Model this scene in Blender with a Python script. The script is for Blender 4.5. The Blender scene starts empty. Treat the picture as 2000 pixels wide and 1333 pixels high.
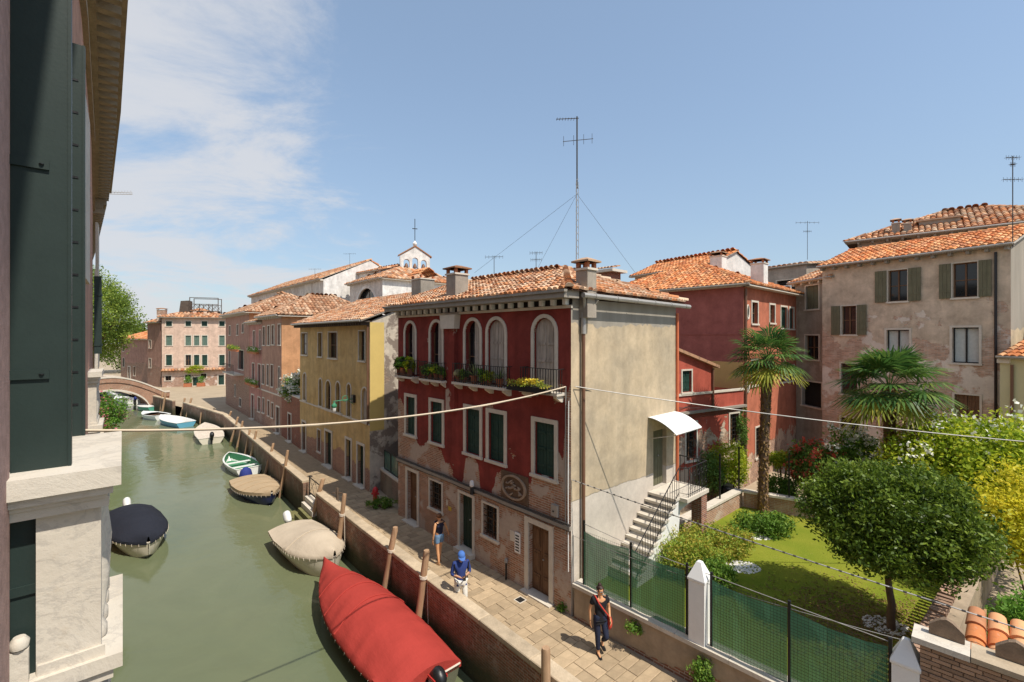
import bpy, bmesh, math, random
import numpy as np
from mathutils import Vector, Matrix
random.seed(7); RNG = np.random.default_rng(7)
R = math.radians
scene = bpy.context.scene
# ------------------------------------------------------------------ camera
F_, HZ, CH = 889.0, 656.0, 7.7          # focal length (photo px), horizon row, eye height above the quay paving
cam_data = bpy.data.cameras.new('camera'); cam = bpy.data.objects.new('camera', cam_data)
scene.collection.objects.link(cam); scene.camera = cam
cam.location = (0, 0, CH); cam.rotation_euler = (R(90), 0, 0)
cam_data.sensor_width = 36; cam_data.lens = 36*F_/2000; cam_data.shift_y = -0.00525
cam_data.clip_start = .05; cam_data.clip_end = 5000
# ------------------------------------------------------------------ sky + sun
SUN_AZ = Vector((.755, -.656)).normalized(); SUN_EL = R(57)
sun_dir = Vector((SUN_AZ.x*math.cos(SUN_EL), SUN_AZ.y*math.cos(SUN_EL), math.sin(SUN_EL)))
world = bpy.data.worlds.new('World'); scene.world = world; world.use_nodes = True
wn = world.node_tree; wn.nodes.clear()
def W(t, **k):
    n = wn.nodes.new(t)
    for a, b in k.items(): setattr(n, a, b)
    return n
sky = W('ShaderNodeTexSky', sky_type='NISHITA', sun_disc=False)
sky.sun_elevation = SUN_EL; sky.sun_rotation = math.atan2(sun_dir.x, sun_dir.y)
sky.altitude = 0; sky.air_density = 1.0; sky.dust_density = .7; sky.ozone_density = .7
bg = W('ShaderNodeBackground'); bg.inputs['Strength'].default_value = .145
wo = W('ShaderNodeOutputWorld'); tc = W('ShaderNodeTexCoord')
sep = W('ShaderNodeSeparateXYZ'); wn.links.new(tc.outputs['Generated'], sep.inputs[0])
def wmath(op, a, b=None, c=None, clamp=False):
    n = W('ShaderNodeMath', operation=op, use_clamp=clamp)
    for i, v in enumerate((a, b, c)):
        if v is None: continue
        if isinstance(v, (int, float)): n.inputs[i].default_value = v
        else: wn.links.new(v, n.inputs[i])
    return n.outputs[0]
# thin wispy cloud: noise on a high cloud sheet, thicker towards the west (left), fading out overhead and to the east
zc = wmath('MAXIMUM', sep.outputs['Z'], .06)
cx = wmath('DIVIDE', sep.outputs['X'], wmath('ADD', zc, .12)); cy = wmath('DIVIDE', sep.outputs['Y'], wmath('ADD', zc, .12))
comb = W('ShaderNodeCombineXYZ'); wn.links.new(cx, comb.inputs[0]); wn.links.new(cy, comb.inputs[1])
mp = W('ShaderNodeMapping'); mp.inputs['Scale'].default_value = (.75, .9, 1); mp.inputs['Rotation'].default_value = (0, 0, R(30)); wn.links.new(comb.outputs[0], mp.inputs[0])
nz = W('ShaderNodeTexNoise'); nz.inputs['Scale'].default_value = 1.5; nz.inputs['Detail'].default_value = 10; nz.inputs['Roughness'].default_value = .66; nz.inputs['Distortion'].default_value = .45
wn.links.new(mp.outputs[0], nz.inputs['Vector'])
west = wmath('MULTIPLY_ADD', sep.outputs['X'], -.62, -.04)          # + towards the left of the view, all round the sky
cov = wmath('ADD', nz.outputs['Fac'], west)
mr = W('ShaderNodeMapRange', interpolation_type='SMOOTHSTEP'); wn.links.new(cov, mr.inputs['Value'])
mr.inputs['From Min'].default_value = .64; mr.inputs['From Max'].default_value = .9
mask = wmath('MULTIPLY', mr.outputs[0], .85, clamp=True)
haze = W('ShaderNodeMapRange', interpolation_type='SMOOTHSTEP'); wn.links.new(sep.outputs['Z'], haze.inputs['Value'])
haze.inputs['From Min'].default_value = -.02; haze.inputs['From Max'].default_value = .55; haze.inputs['To Min'].default_value = .7; haze.inputs['To Max'].default_value = .42
hz_mix = W('ShaderNodeMix', data_type='RGBA'); wn.links.new(haze.outputs[0], hz_mix.inputs['Factor']); wn.links.new(sky.outputs[0], hz_mix.inputs['A']); hz_mix.inputs['B'].default_value = (1.45, 1.92, 2.4, 1)
mx = W('ShaderNodeMix', data_type='RGBA'); wn.links.new(mask, mx.inputs['Factor']); wn.links.new(hz_mix.outputs['Result'], mx.inputs['A']); mx.inputs['B'].default_value = (3.2, 3.25, 3.4, 1)
wn.links.new(mx.outputs['Result'], bg.inputs['Color']); wn.links.new(bg.outputs[0], wo.inputs['Surface'])
sl = bpy.data.lights.new('sun', 'SUN'); sl.energy = 3.4; sl.angle = R(.55); sl.color = (1.0, .93, .82)
so = bpy.data.objects.new('sun', sl); scene.collection.objects.link(so)
so.rotation_euler = sun_dir.to_track_quat('Z', 'Y').to_euler(); so.location = (20, -20, 40)
vs = scene.view_settings; vs.view_transform = 'Standard'; vs.look = 'None'; vs.exposure = .62; vs.gamma = 1; vs.use_curve_mapping = False
scene.render.engine = 'CYCLES'; scene.cycles.max_bounces = 8; scene.cycles.diffuse_bounces = 4; scene.cycles.glossy_bounces = 3
scene.cycles.transparent_max_bounces = 12; scene.cycles.use_denoising = True
# ------------------------------------------------------------------ helpers
COL = scene.collection
def PZ(px, py, z=0.0):
    Y = (CH-z)*F_/(py-HZ); return Vector(((px-1000)/F_*Y, Y, z))
def PY(px, py, Y): return Vector(((px-1000)/F_*Y, Y, CH+(HZ-py)/F_*Y))
class Frame:                                  # a facade: x along it (left to right), y into the house
    def __init__(s, A, B, W=None):
        A = Vector((A[0], A[1])); d = Vector((B[0], B[1]))-A
        s.A = A; s.W = W or d.length; s.x = d.normalized(); s.y = Vector((-s.x.y, s.x.x)); s.ang = math.atan2(s.x.y, s.x.x)
    def _hit(s, px, py, A, d):
        r = Vector(((px-1000)/F_, 1.0)); det = -r.x*d.y+d.x*r.y
        t = (-A.x*d.y+d.x*A.y)/det; u = (r.x*A.y-r.y*A.x)/det
        return u, CH+(HZ-py)/F_*t
    def uz(s, px, py, off=0): return s._hit(px, py, s.A+s.y*off, s.x)
    def side(s, px, py, x): return s._hit(px, py, s.A+s.x*x, s.y)
    def w(s, u, y, z=0): p = s.A+s.x*u+s.y*y; return Vector((p.x, p.y, z))
    def rect(s, a, b, t, bt, off=0):
        m = (a+b)/2; return (s.uz(a, t, off)[0], s.uz(b, t, off)[0], s.uz(m, bt, off)[1], s.uz(m, t, off)[1])
    def srect(s, a, b, t, bt, x):
        m = (a+b)/2; return (s.side(a, t, x)[0], s.side(b, t, x)[0], s.side(m, bt, x)[1], s.side(m, t, x)[1])
def front(u, o, z): return (u, -o, z)
def right_of(W): return lambda u, o, z: (W+o, u, z)
def left_side(u, o, z): return (-o, u, z)
def back_of(D): return lambda u, o, z: (u, D+o, z)
def ident(x, y, z): return (x, y, z)
class MB:
    def __init__(s): s.v = []; s.f = []; s.r = []
    def face(s, pts, r=0.0):
        n = len(s.v); s.v += [tuple(p) for p in pts]; s.f.append(tuple(range(n, n+len(pts)))); s.r.append(r); return s
    def box(s, x0, x1, y0, y1, z0, z1, P=ident, r=0.0):
        n = len(s.v); s.v += [tuple(P(x, y, z)) for z in (z0, z1) for y in (y0, y1) for x in (x0, x1)]
        s.f += [tuple(n+i for i in q) for q in ((0, 2, 3, 1), (4, 5, 7, 6), (0, 1, 5, 4), (2, 6, 7, 3), (0, 4, 6, 2), (1, 3, 7, 5))]; s.r += [r]*6; return s
    def tube(s, pts, rad, n=8, cap=True):
        pts = [Vector(p) for p in pts]; rad = rad if isinstance(rad, (list, tuple)) else [rad]*len(pts)
        b = len(s.v); prev = None
        for i, p in enumerate(pts):
            t = (pts[min(i+1, len(pts)-1)]-pts[max(i-1, 0)])
            t = t.normalized() if t.length > 1e-9 else Vector((0, 0, 1))
            a = prev if prev is not None else (Vector((1, 0, 0)) if abs(t.x) < .8 else Vector((0, 1, 0)))
            a = (a-t*a.dot(t)).normalized(); prev = a; c = t.cross(a)
            for k in range(n):
                q = 2*math.pi*k/n; s.v.append(tuple(p+(a*math.cos(q)+c*math.sin(q))*rad[i]))
        for i in range(len(pts)-1):
            for k in range(n):
                s.f.append((b+i*n+k, b+i*n+(k+1) % n, b+(i+1)*n+(k+1) % n, b+(i+1)*n+k)); s.r.append(0)
        if cap:
            s.f.append(tuple(b+k for k in range(n))[::-1]); s.f.append(tuple(b+(len(pts)-1)*n+k for k in range(n))); s.r += [0, 0]
        return s
    def lathe(s, prof, c=(0, 0, 0), n=12, sx=1, sy=1):
        b = len(s.v)
        for r_, z in prof:
            for k in range(n):
                q = 2*math.pi*k/n; s.v.append((c[0]+r_*sx*math.cos(q), c[1]+r_*sy*math.sin(q), c[2]+z))
        for i in range(len(prof)-1):
            for k in range(n): s.f.append((b+i*n+k, b+i*n+(k+1) % n, b+(i+1)*n+(k+1) % n, b+(i+1)*n+k)); s.r.append(0)
        s.f.append(tuple(b+k for k in range(n))[::-1]); s.f.append(tuple(b+(len(prof)-1)*n+k for k in range(n))); s.r += [0, 0]; return s
    def prism(s, poly, o0, o1, P=front):           # poly in (u,z), extruded from o0 to o1
        n = len(s.v); m = len(poly); s.v += [tuple(P(u, o0, z)) for u, z in poly]+[tuple(P(u, o1, z)) for u, z in poly]
        s.f += [tuple(range(n, n+m))[::-1], tuple(range(n+m, n+2*m))]+[(n+i, n+(i+1) % m, n+m+(i+1) % m, n+m+i) for i in range(m)]; s.r += [0]*(m+2); return s
    def grid(s, rows, closed=False):               # rows of points -> skin
        b = len(s.v); n = len(rows[0])
        for r_ in rows: s.v += [tuple(p) for p in r_]
        for i in range(len(rows)-1):
            for k in range(n if closed else n-1): s.f.append((b+i*n+k, b+i*n+(k+1) % n, b+(i+1)*n+(k+1) % n, b+(i+1)*n+k)); s.r.append(0)
        return s
    def mesh(s, name, mat=None, smooth=False, fix=True):
        me = bpy.data.meshes.new(name); me.from_pydata(s.v, [], s.f)
        if any(s.r):
            at = me.attributes.new('rnd', 'FLOAT', 'FACE'); at.data.foreach_set('value', s.r)
        if fix:
            bm = bmesh.new(); bm.from_mesh(me); bmesh.ops.recalc_face_normals(bm, faces=bm.faces); bm.to_mesh(me); bm.free()
        if smooth:
            me.polygons.foreach_set('use_smooth', [True]*len(me.polygons)); me.set_sharp_from_angle(angle=R(smooth if smooth is not True else 40))
        if mat: me.materials.append(mat)
        return me
    def obj(s, name, mat, parent=None, smooth=False, fix=True): return link(name, s.mesh(name, mat, smooth, fix), parent)
def link(name, me, parent=None):
    o = bpy.data.objects.new(name, me); COL.objects.link(o)
    if parent: o.parent = parent
    return o
def tag(o, label, cat, group=None, kind=None):
    if label: o['label'] = label
    if cat: o['category'] = cat
    if group: o['group'] = group
    if kind: o['kind'] = kind
    return o
def thing(name, label, cat, loc=(0, 0, 0), rz=0, group=None):
    o = bpy.data.objects.new(name, None); COL.objects.link(o); o.empty_display_size = .2
    o.location = loc; o.rotation_euler = (0, 0, rz); return tag(o, label, cat, group)
def fthing(name, label, cat, fr, z=0, group=None): return thing(name, label, cat, (fr.A.x, fr.A.y, z), fr.ang, group)
def struct(o): o['kind'] = 'structure'; return o
def np_mesh(name, V, Q, mat, rnd=None):
    me = bpy.data.meshes.new(name); V = np.asarray(V, np.float32); Q = np.asarray(Q, np.int32); k = Q.shape[1]
    me.vertices.add(len(V)); me.vertices.foreach_set('co', V.ravel())
    me.loops.add(Q.size); me.loops.foreach_set('vertex_index', Q.ravel())
    me.polygons.add(len(Q)); me.polygons.foreach_set('loop_start', np.arange(0, Q.size, k, dtype=np.int32)); me.update(calc_edges=True); me.validate()
    if rnd is not None:
        at = me.attributes.new('rnd', 'FLOAT', 'FACE'); at.data.foreach_set('value', np.asarray(rnd, np.float32))
    if mat: me.materials.append(mat)
    return me
# ------------------------------------------------------------------ materials
def srgb(h):
    h = h.lstrip('#'); c = [int(h[i:i+2], 16)/255 for i in (0, 2, 4)]
    return tuple(((x+.055)/1.055)**2.4 if x > .04045 else x/12.92 for x in c)+(1,)
def rgb(*c): return tuple(c)+(1,)
class G:
    def __init__(s, name):
        s.m = bpy.data.materials.new(name); s.m.use_nodes = True; s.t = s.m.node_tree; s.t.nodes.clear()
        s.tc = s.n('ShaderNodeTexCoord'); s.co = s.tc.outputs['Object']
    def n(s, typ, ins=None, **p):
        nd = s.t.nodes.new(typ)
        for a, b in p.items(): setattr(nd, a, b)
        for k, v in (ins or {}).items(): s.set(nd.inputs[k], v)
        return nd
    def set(s, sock, v):
        if isinstance(v, bpy.types.NodeSocket): s.t.links.new(v, sock)
        else: sock.default_value = v
    def noise(s, scale, detail=4, rough=.55, vec=None, dist=0.0, stretch=None):
        v = vec or s.co
        if stretch: v = s.n('ShaderNodeMapping', {'Vector': v, 'Scale': stretch}).outputs[0]
        return s.n('ShaderNodeTexNoise', {'Vector': v, 'Scale': scale, 'Detail': detail, 'Roughness': rough, 'Distortion': dist}).outputs['Fac']
    def rng(s, v, a, b, lo=0.0, hi=1.0, smooth=False):
        return s.n('ShaderNodeMapRange', {'Value': v, 'From Min': a, 'From Max': b, 'To Min': lo, 'To Max': hi}, interpolation_type='SMOOTHSTEP' if smooth else 'LINEAR').outputs[0]
    def math(s, op, a, b=0.0, c=0.0): return s.n('ShaderNodeMath', {0: a, 1: b, 2: c}, operation=op).outputs[0]
    def mix(s, f, a, b, blend='MIX'):
        n = s.n('ShaderNodeMix', data_type='RGBA', blend_type=blend); s.set(n.inputs['Factor'], f); s.set(n.inputs['A'], a); s.set(n.inputs['B'], b); return n.outputs['Result']
    def scale(s, col, f):
        n = s.n('ShaderNodeVectorMath', operation='SCALE'); s.set(n.inputs[0], col[:3] if isinstance(col, tuple) else col); s.set(n.inputs['Scale'], f); return n.outputs[0]
    def xyz(s):
        n = s.n('ShaderNodeSeparateXYZ', {0: s.co}); return n.outputs
    def brick(s, a, b, mortar, w=.25, h=.068, sc=1.0):
        o = s.xyz(); v = s.n('ShaderNodeCombineXYZ', {0: s.math('ADD', o[0], o[1]), 1: o[2]}).outputs[0]
        n = s.n('ShaderNodeTexBrick', {'Vector': v, 'Color1': a, 'Color2': b, 'Mortar': mortar, 'Scale': sc, 'Brick Width': w, 'Row Height': h, 'Mortar Size': .011, 'Mortar Smooth': .3, 'Bias': 0.0})
        return n.outputs['Color'], n.outputs['Fac']
    def bump(s, h, st=.3, d=.02, nrm=None):
        i = {'Height': h, 'Strength': st, 'Distance': d}
        if nrm: i['Normal'] = nrm
        return s.n('ShaderNodeBump', i).outputs[0]
    def out(s, col, rough=.85, nrm=None, spec=.3, metal=0.0, extra=None):
        i = {'Base Color': col, 'Roughness': rough, 'Specular IOR Level': spec, 'Metallic': metal}
        if nrm: i['Normal'] = nrm
        i.update(extra or {})
        p = s.n('ShaderNodeBsdfPrincipled', i); s.p = p
        s.t.links.new(p.outputs[0], s.n('ShaderNodeOutputMaterial').inputs['Surface']); return s.m
def dim(c, f): return tuple(x*f for x in c[:3])+(1,)
def m_plain(name, col, rough=.8, var=.18, sc=6.0, spec=.3, metal=0.0, bump=.15, rand=0.0):
    g = G(name); a = g.noise(sc, 5); b = g.noise(sc*7, 3)
    f = g.math('MULTIPLY_ADD', a, var*2, 1-var); f = g.math('MULTIPLY', f, g.math('MULTIPLY_ADD', b, var, 1-var/2))
    if rand: f = g.math('MULTIPLY', f, g.math('MULTIPLY_ADD', g.n('ShaderNodeObjectInfo').outputs['Random'], rand*2, 1-rand))
    return g.out(g.scale(col, f), rough, g.bump(b, bump, .01) if bump else None, spec, metal)
def m_plaster(name, main, pale=None, brick=None, thr=.62, sc=.45, zlim=None, zsoft=1.0, zn=2.0, bthr=.5, var=.16, streak=.25, main2=None, edge=.02, top=None, bsc=.9, blotch=.22, xedge=None, zcurve=None, znz=.5):
    """render coat that has come away in patches: pale undercoat and brick show through"""
    g = G(name); z = g.xyz()[2]
    big = g.noise(.7, 6, .6); fine = g.noise(9, 5, .7); st = g.noise(2.2, 5, .6, stretch=(1, 1, .12))
    c = g.mix(g.rng(big, .3, .7), main, main2 or dim(main, .8))
    f = g.math('MULTIPLY', g.math('MULTIPLY_ADD', fine, var*2, 1-var), g.math('MULTIPLY_ADD', g.rng(st, .35, .75), -streak, 1+streak*.35))
    blot = g.noise(1.7, 7, .68, dist=.4); f = g.math('MULTIPLY', f, g.rng(blot, .32, .68, 1-blotch, 1+blotch*.55))
    c = g.scale(c, f); h = g.math('MULTIPLY', fine, .4)
    if pale:
        p = g.noise(sc, 8, .62, dist=.3); e = g.noise(3.5, 6, .7)
        v = g.math('MULTIPLY_ADD', e, .14, p)
        if zcurve:                 # the lower edge of the paint, as it has worn along the wall
            cr = g.n('ShaderNodeValToRGB', {'Fac': g.math('DIVIDE', g.xyz()[0], zcurve[-1][0])}); el = cr.color_ramp.elements; el[0].position = 0; el[1].position = 1
            el[0].color = (zcurve[0][1]/10,)*3+(1,); el[1].color = (zcurve[-1][1]/10,)*3+(1,)
            for xx, zz in zcurve[1:-1]: e_ = el.new(xx/zcurve[-1][0]); e_.color = (zz/10,)*3+(1,)
            zb = g.math('MULTIPLY', cr.outputs[0], 10.0); v2 = g.math('ADD', g.math('SUBTRACT', zb, z), g.math('MULTIPLY', g.math('SUBTRACT', v, .57), znz*4)); spots = g.rng(v, .705, .72); mask = g.math('MAXIMUM', g.rng(v2, -edge, edge), spots)
        elif zlim is not None:       # more of it lost low on the wall
            v = g.math('ADD', g.math('MULTIPLY', g.math('SUBTRACT', v, .57), zn), g.math('DIVIDE', g.math('SUBTRACT', zlim, z), zsoft))
            if xedge: v = g.math('ADD', v, g.rng(g.xyz()[0], xedge[0], xedge[1], 0, xedge[2]))
            mask = g.rng(v, -edge, edge)
        else: mask = g.rng(v, thr+.07-edge, thr+.07+edge)
        pc = g.scale(g.mix(g.rng(big, .35, .65), pale, dim(pale, .78)), g.math('MULTIPLY_ADD', fine, .4, .8))
        ph = g.math('MULTIPLY', fine, .3)
        if brick:
            bc, bf = g.brick(brick, dim(brick, .6), rgb(.46, .39, .31)); bn = g.noise(2.4, 5, .7)
            bc = g.mix(g.rng(bn, .48, .75, 0, .55), bc, pale)
            q = g.noise(bsc, 6, .6, vec=g.n('ShaderNodeMapping', {'Vector': g.co, 'Location': (7.3, 2.1, 4.4)}).outputs[0])
            bm_ = g.rng(g.math('MULTIPLY_ADD', e, .15, q), bthr+.06, bthr+.1)
            pc = g.mix(bm_, pc, bc); ph = g.math('SUBTRACT', ph, g.math('MULTIPLY', bm_, g.math('MULTIPLY_ADD', bf, .6, .5)))
        c = g.mix(mask, c, pc); h = g.mix(mask, h, g.math('SUBTRACT', ph, .7))
    if top: # grey cement band under the eaves with an uneven lower edge
        wv = g.noise(2.3, 3, .5, stretch=(1, 1, .02)); tm = g.rng(g.math('MULTIPLY_ADD', wv, .5, z), top[0]+.24, top[0]+.27)
        c = g.mix(tm, c, g.scale(top[1], g.math('MULTIPLY_ADD', st, .8, .6)))
    return g.out(c, .92, g.bump(h, .6, .02), .15)
def m_brickwall(name, a, b, mortar, pale, pthr=.6, algae=None, w=.25, h=.068, psc=.8):
    g = G(name); bc, bf = g.brick(a, b, mortar, w, h); n1 = g.noise(1.1, 7, .65); n2 = g.noise(7, 5, .7); n3 = g.noise(psc, 8, .7, dist=.6)
    c = g.scale(bc, g.math('MULTIPLY', g.math('MULTIPLY_ADD', n1, .6, .7), g.math('MULTIPLY_ADD', n2, .6, .7)))
    wm = g.rng(g.math('MULTIPLY_ADD', n2, .25, n3), pthr+.1, pthr+.22, 0, .8); c = g.mix(wm, c, pale)
    if algae:
        z = g.xyz()[2]; e = g.math('MULTIPLY_ADD', n1, 1.0, z); am = g.rng(e, algae[0]+.5, algae[0]+.95, 1, 0)
        c = g.mix(am, c, g.mix(n2, rgb(.012, .014, .008), rgb(.05, .06, .022)))
        gm = g.rng(e, algae[0]+.9, algae[0]+1.5, .55, 0); c = g.mix(gm, c, rgb(.10, .085, .05))
    return g.out(c, .88, g.bump(g.math('MULTIPLY_ADD', bf, -1.0, n2), .7, .02), .2)
def m_tile(name, cols, moss=.25):
    g = G(name); at = g.n('ShaderNodeAttribute', attribute_name='rnd').outputs['Fac']; ob = g.n('ShaderNodeObjectInfo').outputs['Random']
    r = g.math('FRACT', g.math('ADD', at, ob)); cr = g.n('ShaderNodeValToRGB', {'Fac': r}); el = cr.color_ramp.elements
    el[0].color = cols[0]; el[0].position = 0; el[1].color = cols[-1]; el[1].position = 1
    for i, c in enumerate(cols[1:-1]): e = el.new((i+1)/(len(cols)-1)); e.color = c
    wn_ = g.n('ShaderNodeTexWhiteNoise', {'W': r}, noise_dimensions='1D').outputs['Value']
    n = g.noise(5, 6, .7); n2 = g.noise(.8, 4); c = g.scale(cr.outputs[0], g.math('MULTIPLY_ADD', wn_, .5, .75))
    c = g.mix(g.rng(g.math('MULTIPLY_ADD', n2, .5, n), .78, .98, 0, moss*2.4), c, rgb(.10, .085, .06))
    c = g.mix(g.rng(g.noise(13, 4), .6, .75, 0, .35), c, rgb(.55, .45, .33))
    return g.out(c, .9, g.bump(n, .3, .01), .15)
def m_canvas(name, col):
    g = G(name); a = g.noise(1.6, 5, .6, stretch=(.5, 1.6, 1)); b = g.noise(1.3, 3, .5, stretch=(1.6, .4, 1)); c = g.noise(40, 2); n = g.noise(1.1, 5); h = g.math('ADD', g.math('MULTIPLY', a, .8), g.math('MULTIPLY_ADD', b, .7, g.math('MULTIPLY', c, .03)))
    return g.out(g.scale(col, g.math('MULTIPLY_ADD', n, .5, .75)), .85, g.bump(h, .38, .12), .15)
def m_leaf(name, cols, trans=.35, rough=.55):
    g = G(name); at = g.n('ShaderNodeAttribute', attribute_name='rnd').outputs['Fac']; cr = g.n('ShaderNodeValToRGB', {'Fac': at}); el = cr.color_ramp.elements
    el[0].color = cols[0]; el[1].color = cols[-1]
    for i, c in enumerate(cols[1:-1]): e = el.new((i+1)/(len(cols)-1)); e.color = c
    p = g.n('ShaderNodeBsdfPrincipled', {'Base Color': cr.outputs[0], 'Roughness': rough, 'Specular IOR Level': .25})
    tr = g.n('ShaderNodeBsdfTranslucent', {'Color': g.scale(cr.outputs[0], 1.4)}); mxs = g.n('ShaderNodeMixShader', {0: trans, 1: p.outputs[0], 2: tr.outputs[0]})
    g.t.links.new(mxs.outputs[0], g.n('ShaderNodeOutputMaterial').inputs[0]); return g.m
def m_wood(name, a, b, axis=2, rough=.8, sc=10):
    g = G(name); st = [8, 8, 8]; st[axis] = .5; n = g.noise(sc*.25, 6, .65, stretch=tuple(st)); n2 = g.noise(3, 4)
    c = g.scale(g.mix(g.rng(n, .3, .7), a, b), g.math('MULTIPLY_ADD', n2, .5, .75)); return g.out(c, rough, g.bump(n, .35, .01), .25)
def m_glass(name, col=(.015, .018, .02, 1), rough=.06):
    g = G(name); n = g.noise(1.5, 3); return g.out(g.scale(col, g.math('MULTIPLY_ADD', n, 1.2, .4)), rough, g.bump(g.noise(2.5, 2), .04, .02), .5)
def m_marble():
    g = G('white_stone'); a = g.noise(2.2, 8, .7, dist=1.2); b = g.noise(14, 5, .7); c = g.noise(.9, 5); v = g.rng(g.math('ABSOLUTE', g.math('SUBTRACT', a, .5)), 0, .035, .45, 0)
    col = g.mix(g.rng(c, .35, .7), rgb(.62, .57, .49), rgb(.52, .46, .37)); col = g.mix(v, col, rgb(.36, .33, .29)); col = g.mix(g.rng(b, .58, .72, 0, .35), col, rgb(.42, .34, .24))
    return g.out(col, .75, g.bump(g.math('MULTIPLY_ADD', b, .6, a), .35, .02), .25)
M = {}
def mats():
    M['stone'] = m_plain('istrian_stone', rgb(.60, .54, .45), .8, .2, 5)
    M['white_stone'] = m_marble()
    M['coping'] = m_plain('coping_stone', rgb(.45, .36, .25), .88, .4, 4, rand=.16, bump=.4)
    M['paving'] = m_plain('paving_stone', rgb(.38, .285, .18), .85, .3, 3, rand=.2, bump=.35)
    M['joint'] = m_plain('paving_joint', rgb(.29, .225, .15), .95, .25, 3)
    M['green'] = m_wood('green_shutter_paint', rgb(.016, .045, .035), rgb(.028, .066, .05), 2, .55)
    M['green_dk'] = m_plain('dark_green_paint', rgb(.022, .036, .032), .5, .15, 8, .3, bump=.05)
    M['green_door'] = m_wood('green_door_paint', rgb(.014, .032, .024), rgb(.03, .055, .04), 2, .5)
    M['olive'] = m_wood('olive_shutter_paint', rgb(.12, .115, .07), rgb(.17, .16, .10), 2, .7)
    M['brown'] = m_wood('brown_door_wood', rgb(.10, .05, .025), rgb(.2, .11, .06), 2, .6)
    M['greywood'] = m_wood('weathered_boards', rgb(.26, .22, .18), rgb(.55, .48, .41), 2, .85)
    M['pole'] = m_wood('mooring_pole_wood', rgb(.30, .18, .10), rgb(.47, .31, .19), 2, .85)
    M['pole_dark'] = m_wood('dark_pole_wood', rgb(.07, .05, .035), rgb(.14, .10, .07), 2, .85)
    M['beam'] = m_wood('dark_timber', rgb(.06, .045, .035), rgb(.13, .10, .08), 0, .85)
    M['iron'] = m_plain('wrought_iron', rgb(.018, .017, .016), .55, .3, 12, .4)
    M['black'] = m_plain('black_metal', rgb(.012, .012, .013), .4, .15, 12, .45)
    M['glass'] = m_glass('window_glass'); M['curtain'] = m_plain('net_curtain', rgb(.5, .52, .5), .9, .2, 9)
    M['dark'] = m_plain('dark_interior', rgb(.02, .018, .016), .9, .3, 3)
    M['zinc'] = m_plain('zinc_gutter', rgb(.36, .34, .31), .5, .2, 5, .4, .3)
    M['lead'] = m_plain('grey_cornice', rgb(.28, .25, .21), .8, .28, 4)
    M['copper'] = m_plain('brown_downpipe', rgb(.17, .085, .05), .5, .2, 4, .4)
    M['orange_pipe'] = m_plain('orange_downpipe', rgb(.6, .16, .07), .6, .15, 4)
    M['render_grey'] = m_plaster('grey_render', rgb(.38, .33, .27), rgb(.46, .4, .33), thr=.6)
    T = [rgb(.30, .12, .06), rgb(.44, .18, .08), rgb(.53, .235, .105), rgb(.57, .32, .17), rgb(.56, .39, .26), rgb(.34, .18, .11), rgb(.50, .26, .14), rgb(.58, .43, .30), rgb(.40, .17, .085)]
    M['tile'] = m_tile('roof_tile', T, .25)
    M['tile_new'] = m_tile('newer_roof_tile', [rgb(.42, .13, .05), rgb(.54, .19, .07), rgb(.60, .25, .095), rgb(.62, .34, .17), rgb(.50, .17, .06), rgb(.58, .3, .15), rgb(.36, .14, .07)], .16)
    M['tile_old'] = m_tile('old_roof_tile', [rgb(.28, .13, .07), rgb(.38, .19, .10), rgb(.47, .28, .17), rgb(.52, .36, .24), rgb(.35, .17, .09)], .35)
    M['under'] = m_plain('roof_underlay', rgb(.12, .06, .035), .95, .3, 4)
    M['white'] = m_plain('white_paint', rgb(.78, .77, .74), .6, .08, 5)
    M['cream'] = m_plain('cream_gelcoat', rgb(.66, .60, .48), .35, .1, 5, .5)
    M['gel'] = m_plain('white_gelcoat', rgb(.76, .76, .73), .3, .08, 5, .5)
    M['rope'] = m_plain('pale_rope', rgb(.6, .52, .42), .9, .2, 20)
    M['cable'] = m_plain('cream_cable', rgb(.56, .46, .34), .7, .12, 10)
    M['cable_dark'] = m_plain('dark_cable', rgb(.06, .055, .05), .6, .2, 10)
    M['skin'] = m_plain('skin', rgb(.52, .29, .18), .55, .08, 9, .35, bump=0)
    M['pot'] = m_plain('terracotta_pot', rgb(.42, .15, .07), .85, .2, 8)
    M['soil'] = m_plain('soil', rgb(.09, .06, .035), .95, .35, 10, bump=.5)
    M['bark'] = m_plain('bark', rgb(.16, .10, .065), .95, .35, 10, bump=.7)
mats()
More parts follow.
